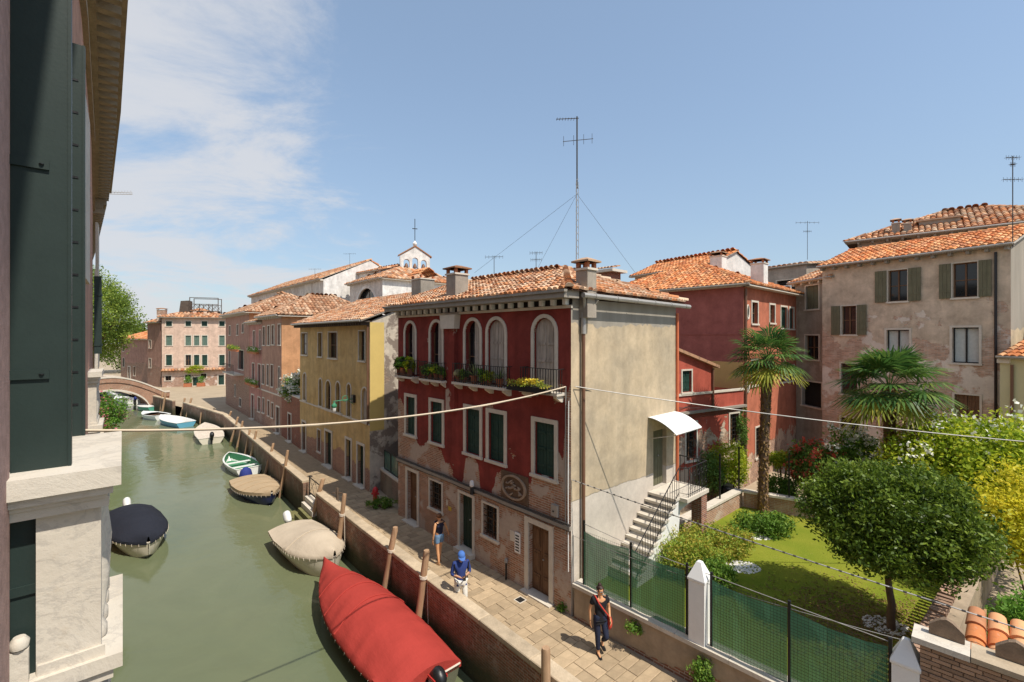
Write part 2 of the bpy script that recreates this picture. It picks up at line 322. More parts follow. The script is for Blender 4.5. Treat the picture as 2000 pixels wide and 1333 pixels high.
# ------------------------------------------------------------------ building kit
def arc_pts(a, b, d, n=10):
    r = (b-a)/2; c = (a+b)/2; return [(c-r*math.cos(math.pi*i/n), d-r+r*math.sin(math.pi*i/n)) for i in range(n+1)]
def wall(mb, P, u0, u1, z0, z1, ops=(), depth=.2):
    """wall face with openings (a,b,c,d,arched), reveals included"""
    us = sorted({u0, u1, *[v for o in ops for v in o[:2]]}); zs = sorted({z0, z1, *[v for o in ops for v in o[2:4]]})
    us = [u for u in us if u0 <= u <= u1]; zs = [z for z in zs if z0 <= z <= z1]
    for i in range(len(us)-1):
        for j in range(len(zs)-1):
            cu, cz = (us[i]+us[i+1])/2, (zs[j]+zs[j+1])/2
            if any(o[0] < cu < o[1] and o[2] < cz < o[3] for o in ops): continue
            mb.face([P(us[i], 0, zs[j]), P(us[i+1], 0, zs[j]), P(us[i+1], 0, zs[j+1]), P(us[i], 0, zs[j+1])])
    for o in ops:
        a, b, c, d = o[:4]; arch = len(o) > 4 and o[4]; e = -depth; s = d-(b-a)/2 if arch else d
        for (p, q) in (((a, c), (a, s)), ((b, s), (b, c)), ((b, c), (a, c))):
            mb.face([P(p[0], 0, p[1]), P(q[0], 0, q[1]), P(q[0], e, q[1]), P(p[0], e, p[1])])
        if arch:
            pts = arc_pts(a, b, d)
            for k in range(10):
                p, q = pts[k], pts[k+1]
                mb.face([P(p[0], 0, p[1]), P(q[0], 0, q[1]), P(q[0], e, q[1]), P(p[0], e, p[1])])
                x = a if k < 5 else b; mb.face([P(x, 0, d), P(p[0], 0, p[1]), P(q[0], 0, q[1])])
        else: mb.face([P(a, 0, d), P(b, 0, d), P(b, e, d), P(a, e, d)])
def win_poly(a, b, c, d, arch): return ([(a, c)]+arc_pts(a, b, d)+[(b, c)]) if arch else [(a, c), (a, d), (b, d), (b, c)]
def window(par, P, a, b, c, d, arch=False, fill='shut', sur=.1, smat='stone', mat='green', depth=.2, sill=True, name='window', planks=3, flaps=0, proud=.035, fmat='brown', cols=2, rows=2):
    mb = MB(); s = d-(b-a)/2 if arch else d; w = sur
    if sur > 0:
        mb.box(a-w, a, -.02, proud, c, s, P); mb.box(b, b+w, -.02, proud, c, s, P)
        if arch:
            r = (b-a)/2; m = (a+b)/2; n = 12
            for k in range(n):
                t0, t1 = math.pi*k/n, math.pi*(k+1)/n
                mb.prism([(m-r*math.cos(t0), s+r*math.sin(t0)), (m-(r+w)*math.cos(t0), s+(r+w)*math.sin(t0)), (m-(r+w)*math.cos(t1), s+(r+w)*math.sin(t1)), (m-r*math.cos(t1), s+r*math.sin(t1))], -.02, proud, P)
        else: mb.box(a-w, b+w, -.02, proud, d, d+w, P)
    else:
        w = .03; mb.box(a, a+w, -depth+.01, -depth*.4, c, s, P); mb.box(b-w, b, -depth+.01, -depth*.4, c, s, P)
        if not arch: mb.box(a+w, b-w, -depth+.01, -depth*.4, d-w, d, P)
    wo_ = mb.obj(name, M[smat], par)
    if sill: MB().box(a-max(sur, .03)-.03, b+max(sur, .03)+.03, -.05, .075, c-.09, c-.001, P).obj('sill', M[smat], wo_)
    hs = (b-a)/2
    if fill in ('shut', 'wood', 'half'):
        o0, o1 = -.12, -.085
        for k in range(2):
            u0, u1 = (a+.01, (a+b)/2-.005) if k == 0 else ((a+b)/2+.005, b-.01)
            lf = MB()
            for j in range(planks):
                p0 = u0+(u1-u0)*j/planks; p1 = u0+(u1-u0)*(j+1)/planks-.008; dd = random.uniform(-.004, .004)
                if arch:
                    def top(u): x = (u-(a+b)/2); return s+math.sqrt(max(hs*hs-x*x, 0))-.015
                    lf.prism([(p0, c+.01), (p0, top(p0)), ((p0+p1)/2, top((p0+p1)/2)), (p1, top(p1)), (p1, c+.01)], o0+dd, o1+dd, P)
                else: lf.box(p0, p1, o0+dd, o1+dd, c+.01, d-.01, P)
            for zz in (.18, .5, .8):
                z = c+(s-c)*zz; lf.box(u0+.02, u1-.02, o1-.004, o1+.018, z-.035, z+.035, P)
            if fill == 'half' and k == 0: continue
            lf.obj('shutter', M[mat], wo_)
    if fill in ('glass', 'bars', 'open', 'curtain', 'half', 'dark'):
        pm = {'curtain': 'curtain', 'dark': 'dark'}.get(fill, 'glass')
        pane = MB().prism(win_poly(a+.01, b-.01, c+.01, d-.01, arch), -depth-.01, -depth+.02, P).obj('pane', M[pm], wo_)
        if fill != 'dark':
            fr = MB(); fw = .05; q = -depth+.02
            fr.box(a, a+fw, q, q+.04, c, s, P); fr.box(b-fw, b, q, q+.04, c, s, P); fr.box(a+fw, b-fw, q, q+.04, c, c+fw, P)
            fr.box((a+b)/2-fw*.6, (a+b)/2+fw*.6, q, q+.05, c+fw, d-fw if not arch else d-.03, P)
            if not arch: fr.box(a+fw, b-fw, q, q+.04, d-fw, d, P)
            for k in range(1, rows): z = c+(s-c)*k/rows; fr.box(a+fw, b-fw, q, q+.03, z-.02, z+.02, P)
            fr.obj('sash', M[fmat], wo_)
    if fill == 'bars':
        gr = MB(); q = -.05; n = max(3, int((b-a)/.13))
        for k in range(1, n): u = a+(b-a)*k/n; gr.box(u-.009, u+.009, q, q+.018, c, d, P)
        m_ = max(3, int((d-c)/.2))
        for k in range(1, m_): z = c+(d-c)*k/m_; gr.box(a, b, q+.018, q+.03, z-.012, z+.012, P)
        gr.obj('grille', M['iron'], wo_)
    if flaps:      # shutters folded back against the wall
        fw = (b-a)/2 if flaps is True else flaps
        for k in (0, 1):
            u0, u1 = (a-sur-fw, a-sur) if k == 0 else (b+sur, b+sur+fw)
            lf = MB()
            for j in range(3): p0 = u0+(u1-u0)*j/3; lf.box(p0, p0+(u1-u0)/3-.008, proud+.01, proud+.045, c-.02, d+.02, P)
            for zz in (.2, .8): z = c+(d-c)*zz; lf.box(u0+.02, u1-.02, proud+.045, proud+.06, z-.03, z+.03, P)
            lf.obj('shutter', M[mat], wo_)
    return wo_
def door(par, P, a, b, c, d, sur=.14, smat='stone', mat='brown', depth=.2, panels=True, leaves=2, step=True, transom=0, name='door'):
    mb = MB(); leaf_top = d-transom; n = leaves
    for k in range(n):
        u0 = a+(b-a)*k/n+.006; u1 = a+(b-a)*(k+1)/n-.006; mb.box(u0, u1, -depth, -depth+.05, c+.02, leaf_top, P)
        if panels:
            h = leaf_top-c; w = u1-u0
            for z0, z1 in ((.06, .26), (.32, .6), (.66, .95)):
                mb.box(u0+w*.16, u1-w*.16, -depth+.05, -depth+.072, c+h*z0, c+h*z1, P); mb.box(u0+w*.26, u1-w*.26, -depth+.072, -depth+.085, c+h*(z0+.035), c+h*(z1-.035), P)
        else:
            for j in range(1, 4): u = u0+(u1-u0)*j/4; mb.box(u-.012, u+.012, -depth+.05, -depth+.062, c+.03, leaf_top-.02, P)
    o = mb.obj(name, M[mat], par)
    if transom: MB().box(a, b, -depth, -depth+.02, leaf_top+.03, d, P).obj('transom_light', M['glass'], o)
    if sur:
        fr = MB(); fr.box(a-sur, a, -.02, .04, c, d, P); fr.box(b, b+sur, -.02, .04, c, d, P); fr.box(a-sur, b+sur, -.02, .04, d, d+sur, P); fr.obj('door_frame', M[smat], o)
    if step: MB().box(a-sur-.02, b+sur+.02, -depth-.02, .22, c-.14, c+.015, P).obj('door_step', M['stone'], o)
    MB().lathe([(.012, 0), (.028, .01), (.028, .03), (.012, .045)], P((a+b)/2+.07, -depth+.09, c+1.02), 8).obj('door_knob', M['zinc'], o)
    return o
def tile_mesh(mb, O, e, s, n, tw, tl, r, seg=5):
    """one barrel tile: O lower middle, e across, s up the slope, n outwards"""
    b = len(mb.v)
    for (t, rad, lift) in ((0, tw*.5, .02), (tl*1.2, tw*.42, -.015)):
        for k in range(seg+1):
            q = math.pi*k/seg; p = O+s*t+e*(-math.cos(q)*rad)+n*(math.sin(q)*rad*.85+lift); mb.v.append(tuple(p))
    m = seg+1
    for k in range(seg): mb.f.append((b+k, b+k+1, b+m+k+1, b+m+k)); mb.r.append(r)
    mb.f.append(tuple(b+k for k in range(m))); mb.r.append(r)
def inside(p, poly):
    x, y = p; c = False; n = len(poly)
    for i in range(n):
        x1, y1 = poly[i]; x2, y2 = poly[(i+1) % n]
        if (y1 > y) != (y2 > y) and x < (x2-x1)*(y-y1)/(y2-y1)+x1: c = not c
    return c
def roof_plane(roof, corners, mat='tile', tw=.21, tl=.34, objs=0, seed=1, under=True, seg=5):
    """corners: eave-left, eave-right, then the rest counter-clockwise seen from above (local coords)"""
    rnd = random.Random(seed); C = [Vector(c) for c in corners]; E0 = C[0]; e = (C[1]-C[0]).normalized(); nn = Vector((0, 0, 0))
    for i in range(1, len(C)-1): nn += (C[i]-E0).cross(C[i+1]-E0)
    n = nn.normalized(); n = n if n.z > 0 else -n; s = n.cross(e); s = s if s.z > 0 else -s
    poly = [((c-E0).dot(e), (c-E0).dot(s)) for c in C]; amin = min(p[0] for p in poly); amax = max(p[0] for p in poly); bmax = max(p[1] for p in poly)
    if under: MB().prism([(0, 0)], 0, 0) if False else MB().face([c-n*.02 for c in C]).obj('roof_underlay', M['under'], roof)
    spots = []; nb = int(bmax/tl)+1; na = int((amax-amin)/tw)+1
    for j in range(nb):
        for i in range(na):
            a = amin+(i+.5)*tw+rnd.uniform(-.012, .012); b = j*tl
            if inside((a, b+tl*.45), poly): spots.append((a, b))
    stuff = MB(); base = None; basis = Matrix((e, s, n)).transposed().to_4x4()
    for k, (a, b) in enumerate(spots):
        O = E0+e*a+s*b+n*rnd.uniform(0, .02)
        if k < objs:
            if base is None:
                t = MB(); tile_mesh(t, Vector((0, 0, 0)), Vector((1, 0, 0)), Vector((0, 1, 0)), Vector((0, 0, 1)), tw, tl, 0, seg); base = t.mesh('roof_tile', M[mat], 60)
            o = link('roof_tile', base, roof); o.matrix_local = Matrix.Translation(O) @ basis @ Matrix.Rotation(rnd.uniform(-.05, .05), 4, 'Z')
        else:
            j = rnd.uniform(-.05, .05); tile_mesh(stuff, O, (e+s*j).normalized(), (s-e*j).normalized(), n, tw, tl, rnd.uniform(.01, 1), seg)
    if stuff.v:
        so_ = stuff.obj('tile_field', M[mat], roof, 60, fix=False); so_['kind'] = 'stuff'
def ridge(roof, p, q, mat='tile', r=.12, tl=.36, seed=3):
    rnd = random.Random(seed); p = Vector(p); q = Vector(q); L = (q-p).length; s = (q-p)/L; e = s.cross(Vector((0, 0, 1))).normalized(); n = e.cross(s); mb = MB()
    for k in range(int(L/tl)+1): tile_mesh(mb, p+s*(k*tl), e, s, n, r*2, min(tl, L-k*tl+.05), rnd.uniform(.01, 1), 5)
    o = mb.obj('ridge_tiles', M[mat], roof, 60, fix=False); o['kind'] = 'stuff'
def chimney(par_or_none, label, base, w, d, h, rz=0, mat='render_grey', cap='slab', name='chimney', cat='chimney'):
    c = thing(name, label, cat, base, rz) if par_or_none is None else None
    par = c or par_or_none; off = (0, 0, 0) if c else base
    P = lambda x, y, z: (off[0]+x, off[1]+y, off[2]+z)
    sh = MB().box(-w/2, w/2, -d/2, d/2, -.8, h, P).obj('shaft' if c else 'chimney', M[mat], par); sub = par if c else sh
    MB().box(-w/2-.04, w/2+.04, -d/2-.04, d/2+.04, h, h+.06, P).obj('collar', M['stone'], sub)
    t = h+.06
    for sx in (-1, 1):
        for sy in (-1, 1): MB().box(sx*(w/2-.05)-.05, sx*(w/2-.05)+.05, sy*(d/2-.05)-.05, sy*(d/2-.05)+.05, t, t+.16, P).obj('cap_pier', M['pot'], sub)
    t += .16
    if cap == 'slab':
        m = MB(); x, y = w/2+.1, d/2+.1
        for (z0, z1, f0, f1) in ((0, .05, 1, 1), (.05, .14, .98, .3)):
            b = [P(sx*x*f0, sy*y*f0, t+z0) for sx, sy in ((-1, -1), (1, -1), (1, 1), (-1, 1))]; u = [P(sx*x*f1, sy*y*f1, t+z1) for sx, sy in ((-1, -1), (1, -1), (1, 1), (-1, 1))]
            m.grid([b, u], True); m.face(u)
        m.face(b); m.obj('cap', M['tile_old'], sub)
    else:
        m = MB()
        for sy in (-1, 1):
            n_ = max(4, int((w+.3)/.14)); s = Vector((0, -sy*.8, .6)).normalized(); e = Vector((1, 0, 0)); nv = e.cross(s); nv = nv if nv.z > 0 else -nv
            for i in range(n_):
                for j in range(2): tile_mesh(m, Vector(P(-w/2-.12+(i+.5)*(w+.24)/n_, sy*(d/2+.14)-sy*j*.24, t+j*.18)), e, s, nv, (w+.24)/n_, .28, random.random()*.9+.05)
        m.obj('cap', M['tile_new'], sub, 60, fix=False)
    return c
def leaves_np(clumps, per, size, spread, up=.3, aspect=.5, seed=0, flat=0.0):
    """leaf-sized faces round clump centres -> verts, quads, rnd"""
    g = np.random.default_rng(seed); C = np.asarray(clumps, float); K = len(C); N = K*per
    c = np.repeat(C, per, 0)+np.clip(g.normal(0, 1, (N, 3)), -1.9, 1.9)*np.asarray(spread)
    d = g.normal(0, 1, (N, 3)); d[:, 2] = d[:, 2]*(1-flat)+up; d /= np.linalg.norm(d, axis=1)[:, None]
    a = g.normal(0, 1, (N, 3)); a -= d*(a*d).sum(1)[:, None]; a /= np.linalg.norm(a, axis=1)[:, None]; b = np.cross(d, a)
    L = size*g.uniform(.6, 1.35, N)[:, None]; Wd = L*aspect*.5
    V = np.stack([c-a*L*.5, c+b*Wd+d*L*.06, c+a*L*.5-d*L*.12, c-b*Wd+d*L*.06], 1).reshape(-1, 3)
    Q = np.arange(N*4).reshape(-1, 4); cr = np.repeat(g.uniform(0, 1, K), per); r = np.clip(cr*.55+g.uniform(0, 1, N)*.45, .01, .99)
    return V, Q, r
def blob(n, rad, seed, shell=.55, flat_bottom=False, lumps=7, power=1.0):
    """clump centres in a lumpy ellipsoid"""
    g = np.random.default_rng(seed); d = g.normal(0, 1, (n, 3)); d /= np.linalg.norm(d, axis=1)[:, None]
    ld = g.normal(0, 1, (lumps, 3)); ld /= np.linalg.norm(ld, axis=1)[:, None]
    lump = 1-.22+.36*np.max(np.clip(d@ld.T, 0, 1)**4, axis=1)
    r = (shell+(1-shell)*g.uniform(0, 1, n)**.6)*lump
    p = d*r[:, None]*np.asarray(rad)
    if flat_bottom: p[:, 2] = np.where(p[:, 2] < 0, p[:, 2]*.55, p[:, 2])
    return p
def shrub(name, label, cat, base, rad, mat, n=120, per=40, size=.1, seed=1, trunk=None, zc=None, spread=None, group=None, flowers=None, shell=.45, part='foliage', flat_bottom=False, aspect=.5, stems=5, lumps=7, up=.3):
    t = thing(name, label, cat, base, 0, group); zc = rad[2] if zc is None else zc
    C = blob(n, rad, seed, shell, flat_bottom, lumps)+np.array([0, 0, zc]); C[:, 2] = np.maximum(C[:, 2], .05)
    sp = spread or [min(rad)*.13+.03]*3; V, Q, r = leaves_np(C, per, size, sp, up, aspect, seed+1)
    link(part, np_mesh(part, V, Q, mat, r), t)
    if flowers:
        fm, fn, fs = flowers[:3]; g = np.random.default_rng(seed+9); S = C[g.permutation(len(C))[:fn]].copy(); S = (S-[0, 0, zc])*1.18+[0, 0, zc]; S[:, 2] += .08
        V, Q, r = leaves_np(S, flowers[3] if len(flowers) > 3 else 14, fs, [sp[0]*.7]*3, .6, .8, seed+2); fo = link('blossom', np_mesh('blossom', V, Q, fm, r), t); fo['kind'] = 'stuff'
    mb = MB()
    if trunk:
        r0, h = trunk; k = random.Random(seed); pts = [(k.uniform(-.03, .03)*i, k.uniform(-.03, .03)*i, h*i/6-.1*(i == 0)) for i in range(7)]; mb.tube(pts, [r0*(1.25-.5*i/6) for i in range(7)], 10)
        top = Vector(pts[-1])
        for i in range(9):
            a = i*2.4; q = Vector((math.cos(a)*rad[0]*.6, math.sin(a)*rad[1]*.6, zc+rad[2]*k.uniform(-.3, .5))); mid = (top+q)/2+Vector((0, 0, -.1*rad[2])); mb.tube([top-Vector((0, 0, .1)), mid, q], [r0*.5, r0*.32, r0*.1], 6)
        mb.obj('trunk', M['bark'], t, 50)
    else:
        k = random.Random(seed)
        for i in range(stems):
            a = i*2.4+seed; mb.tube([(math.cos(a)*.05, math.sin(a)*.05, -.05), (math.cos(a)*rad[0]*.3, math.sin(a)*rad[1]*.3, zc*.7), (math.cos(a)*rad[0]*.55, math.sin(a)*rad[1]*.55, zc+rad[2]*.3)], [.025, .018, .006], 5)
        mb.obj('stem', M['bark'], t, 50)
    return t
LEAF = {}
def leafmats():
    L = m_leaf
    LEAF['ever'] = L('evergreen_leaf', [rgb(.026, .05, .006), rgb(.065, .112, .011), rgb(.135, .2, .022), rgb(.26, .33, .045)], .28, .4)
    LEAF['lime'] = L('lime_leaf', [rgb(.10, .19, .015), rgb(.26, .36, .025), rgb(.42, .47, .035), rgb(.56, .54, .04)], .42)
    LEAF['yellow'] = L('yellow_leaf', [rgb(.24, .29, .02), rgb(.48, .47, .03), rgb(.64, .56, .04), rgb(.7, .58, .06)], .4)
    LEAF['green'] = L('garden_leaf', [rgb(.045, .10, .015), rgb(.10, .2, .026), rgb(.18, .3, .045), rgb(.27, .38, .06)], .35)
    LEAF['bright'] = L('bright_leaf', [rgb(.05, .12, .015), rgb(.11, .25, .03), rgb(.18, .34, .05), rgb(.24, .4, .07)], .4)
    LEAF['nandina'] = L('nandina_leaf', [rgb(.08, .17, .025), rgb(.22, .33, .045), rgb(.32, .40, .055), rgb(.46, .34, .06), rgb(.28, .40, .06)], .35)
    LEAF['oleander'] = L('oleander_leaf', [rgb(.05, .11, .02), rgb(.11, .21, .04), rgb(.18, .3, .06), rgb(.26, .36, .09)], .3)
    LEAF['far'] = L('far_tree_leaf', [rgb(.07, .13, .025), rgb(.15, .23, .04), rgb(.25, .33, .05), rgb(.36, .41, .07)], .35)
    LEAF['palm'] = L('palm_leaf', [rgb(.022, .06, .014), rgb(.05, .12, .025), rgb(.10, .18, .035), rgb(.2, .25, .05)], .3, .45)
    LEAF['palm_y'] = L('yellowing_palm_leaf', [rgb(.10, .16, .03), rgb(.28, .30, .04), rgb(.45, .42, .06), rgb(.5, .42, .1)], .35, .5)
    LEAF['white'] = L('white_blossom', [rgb(.6, .6, .5), rgb(.85, .83, .74)], .2); LEAF['red'] = L('red_blossom', [rgb(.45, .06, .04), rgb(.65, .16, .09)], .25)
    LEAF['pink'] = L('pink_blossom', [rgb(.5, .10, .12), rgb(.7, .25, .28)], .25); LEAF['gold'] = L('yellow_blossom', [rgb(.6, .45, .03), rgb(.75, .62, .08)], .2)
    LEAF['agave'] = L('agave_leaf', [rgb(.12, .2, .07), rgb(.28, .36, .16)], .15); LEAF['dry'] = L('dry_leaf', [rgb(.14, .08, .03), rgb(.3, .19, .07)], .1)
leafmats()
# ------------------------------------------------------------------ setting: water, banks, paving, quay walls
q_, qn = Vector((-.659, .752)), Vector((.752, .659)); A0 = Vector((.651, 9.65)); q2, qn2 = Vector((-.6435, .7654)), Vector((.7654, .6435)); TB = 12.0     # the quay line bends a little at TB
def Q(t, off=0, z=0):
    p = A0+q_*t+qn*off if t <= TB else A0+q_*TB+q2*(t-TB)+qn2*off
    return Vector((p.x, p.y, z))
def q_ang(t): v = q_ if t <= TB else q2; return math.atan2(v.y, v.x)
dl, nl = Vector((-.650, .760)), Vector((.760, .650))
def L(t, lat=0, z=0): p = dl*t+nl*lat; return Vector((p.x, p.y, z))
WZ = -1.08
def m_water():
    g = G('canal_water'); a = g.noise(.9, 3, .5, dist=.5, stretch=(1, 1, 1)); b = g.noise(3.2, 3, .5); c = g.noise(.12, 3); d = g.noise(11, 2)
    h = g.math('ADD', g.math('MULTIPLY', a, .7), g.math('ADD', g.math('MULTIPLY', b, .25), g.math('MULTIPLY', d, .04)))
    col = g.mix(g.rng(c, .3, .7), rgb(.118, .142, .076), rgb(.155, .166, .09)); col = g.scale(col, g.math('MULTIPLY_ADD', g.noise(.35, 6, .65, dist=1.5), .3, .85))
    return g.out(col, g.rng(g.noise(.5, 4), .4, .65, .05, .13), g.bump(h, .18, .12), .5, extra={'IOR': 1.33})
wm = MB().face([(-600, -60, WZ), (400, -60, WZ), (400, 500, WZ), (-600, 500, WZ)]).obj('water', m_water()); struct(wm)
def m_ground(name, a, b): 
    g = G(name); n = g.noise(.6, 7, .6); n2 = g.noise(8, 5); return g.out(g.scale(g.mix(g.rng(n, .3, .7), a, b), g.math('MULTIPLY_ADD', n2, .4, .8)), .92, g.bump(n2, .2, .02), .15)
gm = m_ground('campo_paving', rgb(.42, .34, .24), rgb(.34, .27, .19))
BK = [Q(-25, .25), Q(41.3, .25), Vector((-35.3, 48.9, 0)), Vector((-42.0, 53.6, 0)), Vector((-90, 90, 0))]
gr = MB().face([(p.x, p.y, -.012) for p in BK]+[(-600, 420, -.012), (420, 420, -.012), (420, -40, -.012)]).obj('ground', gm); struct(gr)
lb = MB().face([tuple(L(-30, -.6, -.3)), tuple(L(44, -2.2, -.3)), (-95, 82, -.3), (-600, 300, -.3), (-600, -60, -.3)][::-1]).obj('left_bank_ground', gm); struct(lb)
# paving slabs of the quay walk
pav = MB().face([tuple(Q(-9, .3, .001)), tuple(Q(TB, .3, .001)), tuple(Q(36, .3, .001)), tuple(Q(36, 2.75, .001)), tuple(Q(TB, 2.65, .001)), tuple(Q(-9, 2.65, .001))][::-1]).obj('quay_paving', M['joint']); struct(pav)
rnd = random.Random(5); slab = {}
def slab_mesh(w, l):
    k = (round(w, 2), round(l, 2))
    if k not in slab:
        m = MB(); x, y, h = w/2, l/2, .02; e = .012
        b = [(-x, -y, 0), (x, -y, 0), (x, y, 0), (-x, y, 0)]; u = [(-x, -y, h-.008), (x, -y, h-.008), (x, y, h-.008), (-x, y, h-.008)]; t = [(-x+e, -y+e, h), (x-e, -y+e, h), (x-e, y-e, h), (-x+e, y-e, h)]
        m.grid([b, u, t], True); m.face(t); slab[k] = m.mesh('paving_slab', M['paving'])
    return slab[k]
nsl = 0; rest = MB(); t = -8.6; rz_q = math.atan2(q_.y, q_.x)
while t < 35.5:
    l = rnd.choice((.27, .33, .39)) if t < 22 else .7; off = .33; first = True
    while off < 2.6:
        w = rnd.choice((.36, .48, .6, .75)); w = min(w, 2.6-off); w = 2.6-off if 2.6-off-w < .3 else w
        c = Q(t+l/2, off+w/2, .002+rnd.uniform(0, .004))
        if nsl < 300:
            o = link('paving_slab', slab_mesh(l-.014, round(w, 2)-.014), pav); o.location = c; o.rotation_euler = (0, 0, q_ang(t+l/2)); nsl += 1
        else:
            d_ = lambda a, b: tuple(Q(t+l/2+a, off+w/2+b, .022)); rest.face([d_(-l/2+.007, -w/2+.007), d_(l/2-.007, -w/2+.007), d_(l/2-.007, w/2-.007), d_(-l/2+.007, w/2-.007)])
        off += w
    t += l
if rest.v: rest.obj('far_paving_slabs', M['paving'], pav)['kind'] = 'stuff'
# quay walls with coping stones
M['quay'] = m_brickwall('quay_brick', rgb(.36, .15, .095), rgb(.20, .085, .055), rgb(.34, .27, .21), rgb(.46, .37, .31), .56, algae=(-.62,), psc=2.4)
M['quay_far'] = m_brickwall('quay_brick_worn', rgb(.30, .15, .10), rgb(.19, .10, .07), rgb(.28, .22, .17), rgb(.40, .33, .26), .56, algae=(-.5,), psc=1.8)
def quay(name, label, p, q, mat, th=.27, cw=.38, ztop=.53, seed=1):
    d = Vector((q.x-p.x, q.y-p.y)); Ln = d.length; d.normalize(); nrm = Vector((d.y, -d.x)); an = math.atan2(d.y, d.x)
    t = thing(name, label, 'wall', (p.x, p.y, 0), an); s = -1            # local +y = left of travel = canal side
    MB().box(0, Ln, -th, 0, -3.2, ztop).obj('brickwork', mat, t); r = random.Random(seed); x = 0; k = 0
    while x < Ln-.05:
        l = min(r.uniform(1.0, 1.9), Ln-x); l = Ln-x if Ln-x-l < .4 else l
        m = MB(); e = .018; x0, x1, y0, y1, z0, z1 = x+.006, x+l-.006, -th-.05, .045, ztop+.001, ztop+.12+r.uniform(-.006, .006)
        ring = lambda ins, z: [(x0+ins, y0+ins, z), (x1-ins, y0+ins, z), (x1-ins, y1-ins, z), (x0+ins, y1-ins, z)]
        m.grid([ring(0, z0), ring(0, z1-e), ring(e, z1)], True); m.face(ring(e, z1)); m.face(ring(0, z0)); m.obj('coping_stone', M['coping'], t); x += l
    return t
quay('quay_wall', 'red brick quay wall with pale stone coping beside the red covered boat', Q(-12), Q(14.4), M['quay'], seed=2)
quay('quay_wall', 'worn brick quay wall beyond the water steps, running to the canal bend', Q(16.5), Q(41.3), M['quay_far'], seed=3)
quay('quay_wall', 'far brick quay wall where the canal bends towards the bridge', Q(41.25), Vector((-34.9, 48.3, 0)), M['quay_far'], seed=4)
quay('quay_wall', 'short far quay wall at the foot of the bridge', Vector((-37.0, 49.6, 0)), Vector((-42.3, 53.6, 0)), M['quay_far'], seed=5)
# water steps
st = thing('water_steps', 'mossy stone steps going down to the canal at the gap in the quay wall', 'steps', Q(14.5, .2, 0), q_ang(15))
M['moss'] = m_plain('mossy_stone', rgb(.16, .15, .06), .9, .45, 5, bump=.5)
for k in range(6): MB().box(.02+k*.02, 1.72-k*.02, -.55+k*.24, .2+k*.16, -.24*k-.24 if k else -.2, -.24*k-.02).obj('step', M['stone' if k < 2 else 'moss'], st)
MB().box(.0, 1.76, -.3, .1, -3, -1.45).obj('base', M['moss'], st)
MB().box(1.74, 2.9, .16, .7, -1.5, -1.02).obj('algae_ledge', M['moss'], st)
gt = thing('iron_gate', 'low iron gate with crossed bars at the water steps', 'gate', Q(14.55, .22, 0), q_ang(15))
g = MB(); g.box(.02, .06, -.02, .02, 0, .92); g.box(1.66, 1.7, -.02, .02, 0, .92); g.box(.06, 1.66, -.015, .015, .82, .86); g.box(.06, 1.66, -.015, .015, .1, .13); g.obj('gate_frame', M['iron'], gt)
for k in range(2):
    x = .06+k*.8
    for (a, b) in (((x, .12), (x+.8, .84)), ((x, .84), (x+.8, .12))): MB().tube([(a[0], 0, a[1]), (b[0], 0, b[1])], .01, 5).obj('cross_bar', M['iron'], gt)
bp = thing('wooden_post', 'short brown wooden post standing on the quay by the gate', 'post', Q(13.9, .75, 0))
MB().lathe([(.06, 0), (.06, .75), (.05, .8), (.02, .82)], n=8).obj('post', M['pole_dark'], bp, 40); MB().box(-.22, .22, -.03, .03, .55, .6).obj('crosspiece', M['pole_dark'], bp)
# ------------------------------------------------------------------ left palace (the camera leans out of it)
M['pink_wall'] = m_plaster('pink_palace_plaster', rgb(.56, .33, .24), rgb(.55, .42, .34), thr=.64, var=.12)
M['pink_stone'] = m_plain('speckled_pink_stone', rgb(.38, .25, .22), .85, .45, 18, bump=.4)
pal = thing('pink_palace', 'pink palace at the left edge with heavy bracketed stone cornice', 'building', (0, 0, 0))
PL = [(-3, -.40), (8, -.40), (13, -.50), (20.6, -.76)]; PL2 = [(20.2, -.82), (29, -1.32), (33, -1.58)]
def strip(name, pts, z0, z1, mat, o0=0.0, o1=-1.0):
    m = MB(); n = len(pts)
    a = [L(t, l+o0, z0) for t, l in pts]; b = [L(t, l+o0, z1) for t, l in pts]; c = [L(t, l+o1, z1) for t, l in pts]; d = [L(t, l+o1, z0) for t, l in pts]
    m.grid([list(x) for x in zip(a, b, c, d)], True); m.face([a[0], b[0], c[0], d[0]]); m.face([a[-1], b[-1], c[-1], d[-1]]); return m.obj(name, mat, pal)
strip('wall', PL, -1.6, 12.4, M['pink_wall']); strip('wall', PL2, -1.6, 11.9, M['pink_wall'])
MB().box(0, 1, 0, 1, 0, 1, lambda x, y, z: tuple(L(-2+x*4.93, -.42+y*.045, -1.2+z*15))).obj('stone_surround', M['pink_stone'], pal)
co = m_plain('weathered_cornice', rgb(.33, .265, .185), .95, .45, 3.5, bump=.7)
for (pp, zb, ov) in ((PL, 12.4, .47), (PL2, 11.9, .42)):
    pp = [p for p in pp if p[0] > -4]; strip('cornice_moulding', pp, zb-.62, zb-.5, co, .06, -.2); strip('cornice_frieze', pp, zb-.5, zb-.2, co, .04, -.2); strip('cornice_base', pp, zb-.2, zb, co, .13, -.2); strip('cornice_shelf', pp, zb, zb+.13, co, ov*.8, -.2); strip('cornice_lip', pp, zb+.13, zb+.3, co, ov, -.2)
    mm = MB().box(-.07, .07, -.02, ov*.55, -.17, 0).mesh('modillion', co); tt = max(6.5, pp[0][0]+.1)
    while tt < pp[-1][0]:
        for (a, b) in zip(pp, pp[1:]):
            if a[0] <= tt <= b[0]: lat = a[1]+(b[1]-a[1])*(tt-a[0])/(b[0]-a[0])
        o = link('modillion', mm, pal); o.location = L(tt, lat+.14, zb); o.rotation_euler = (0, 0, math.atan2(nl.y, nl.x)-R(90)); tt += .34
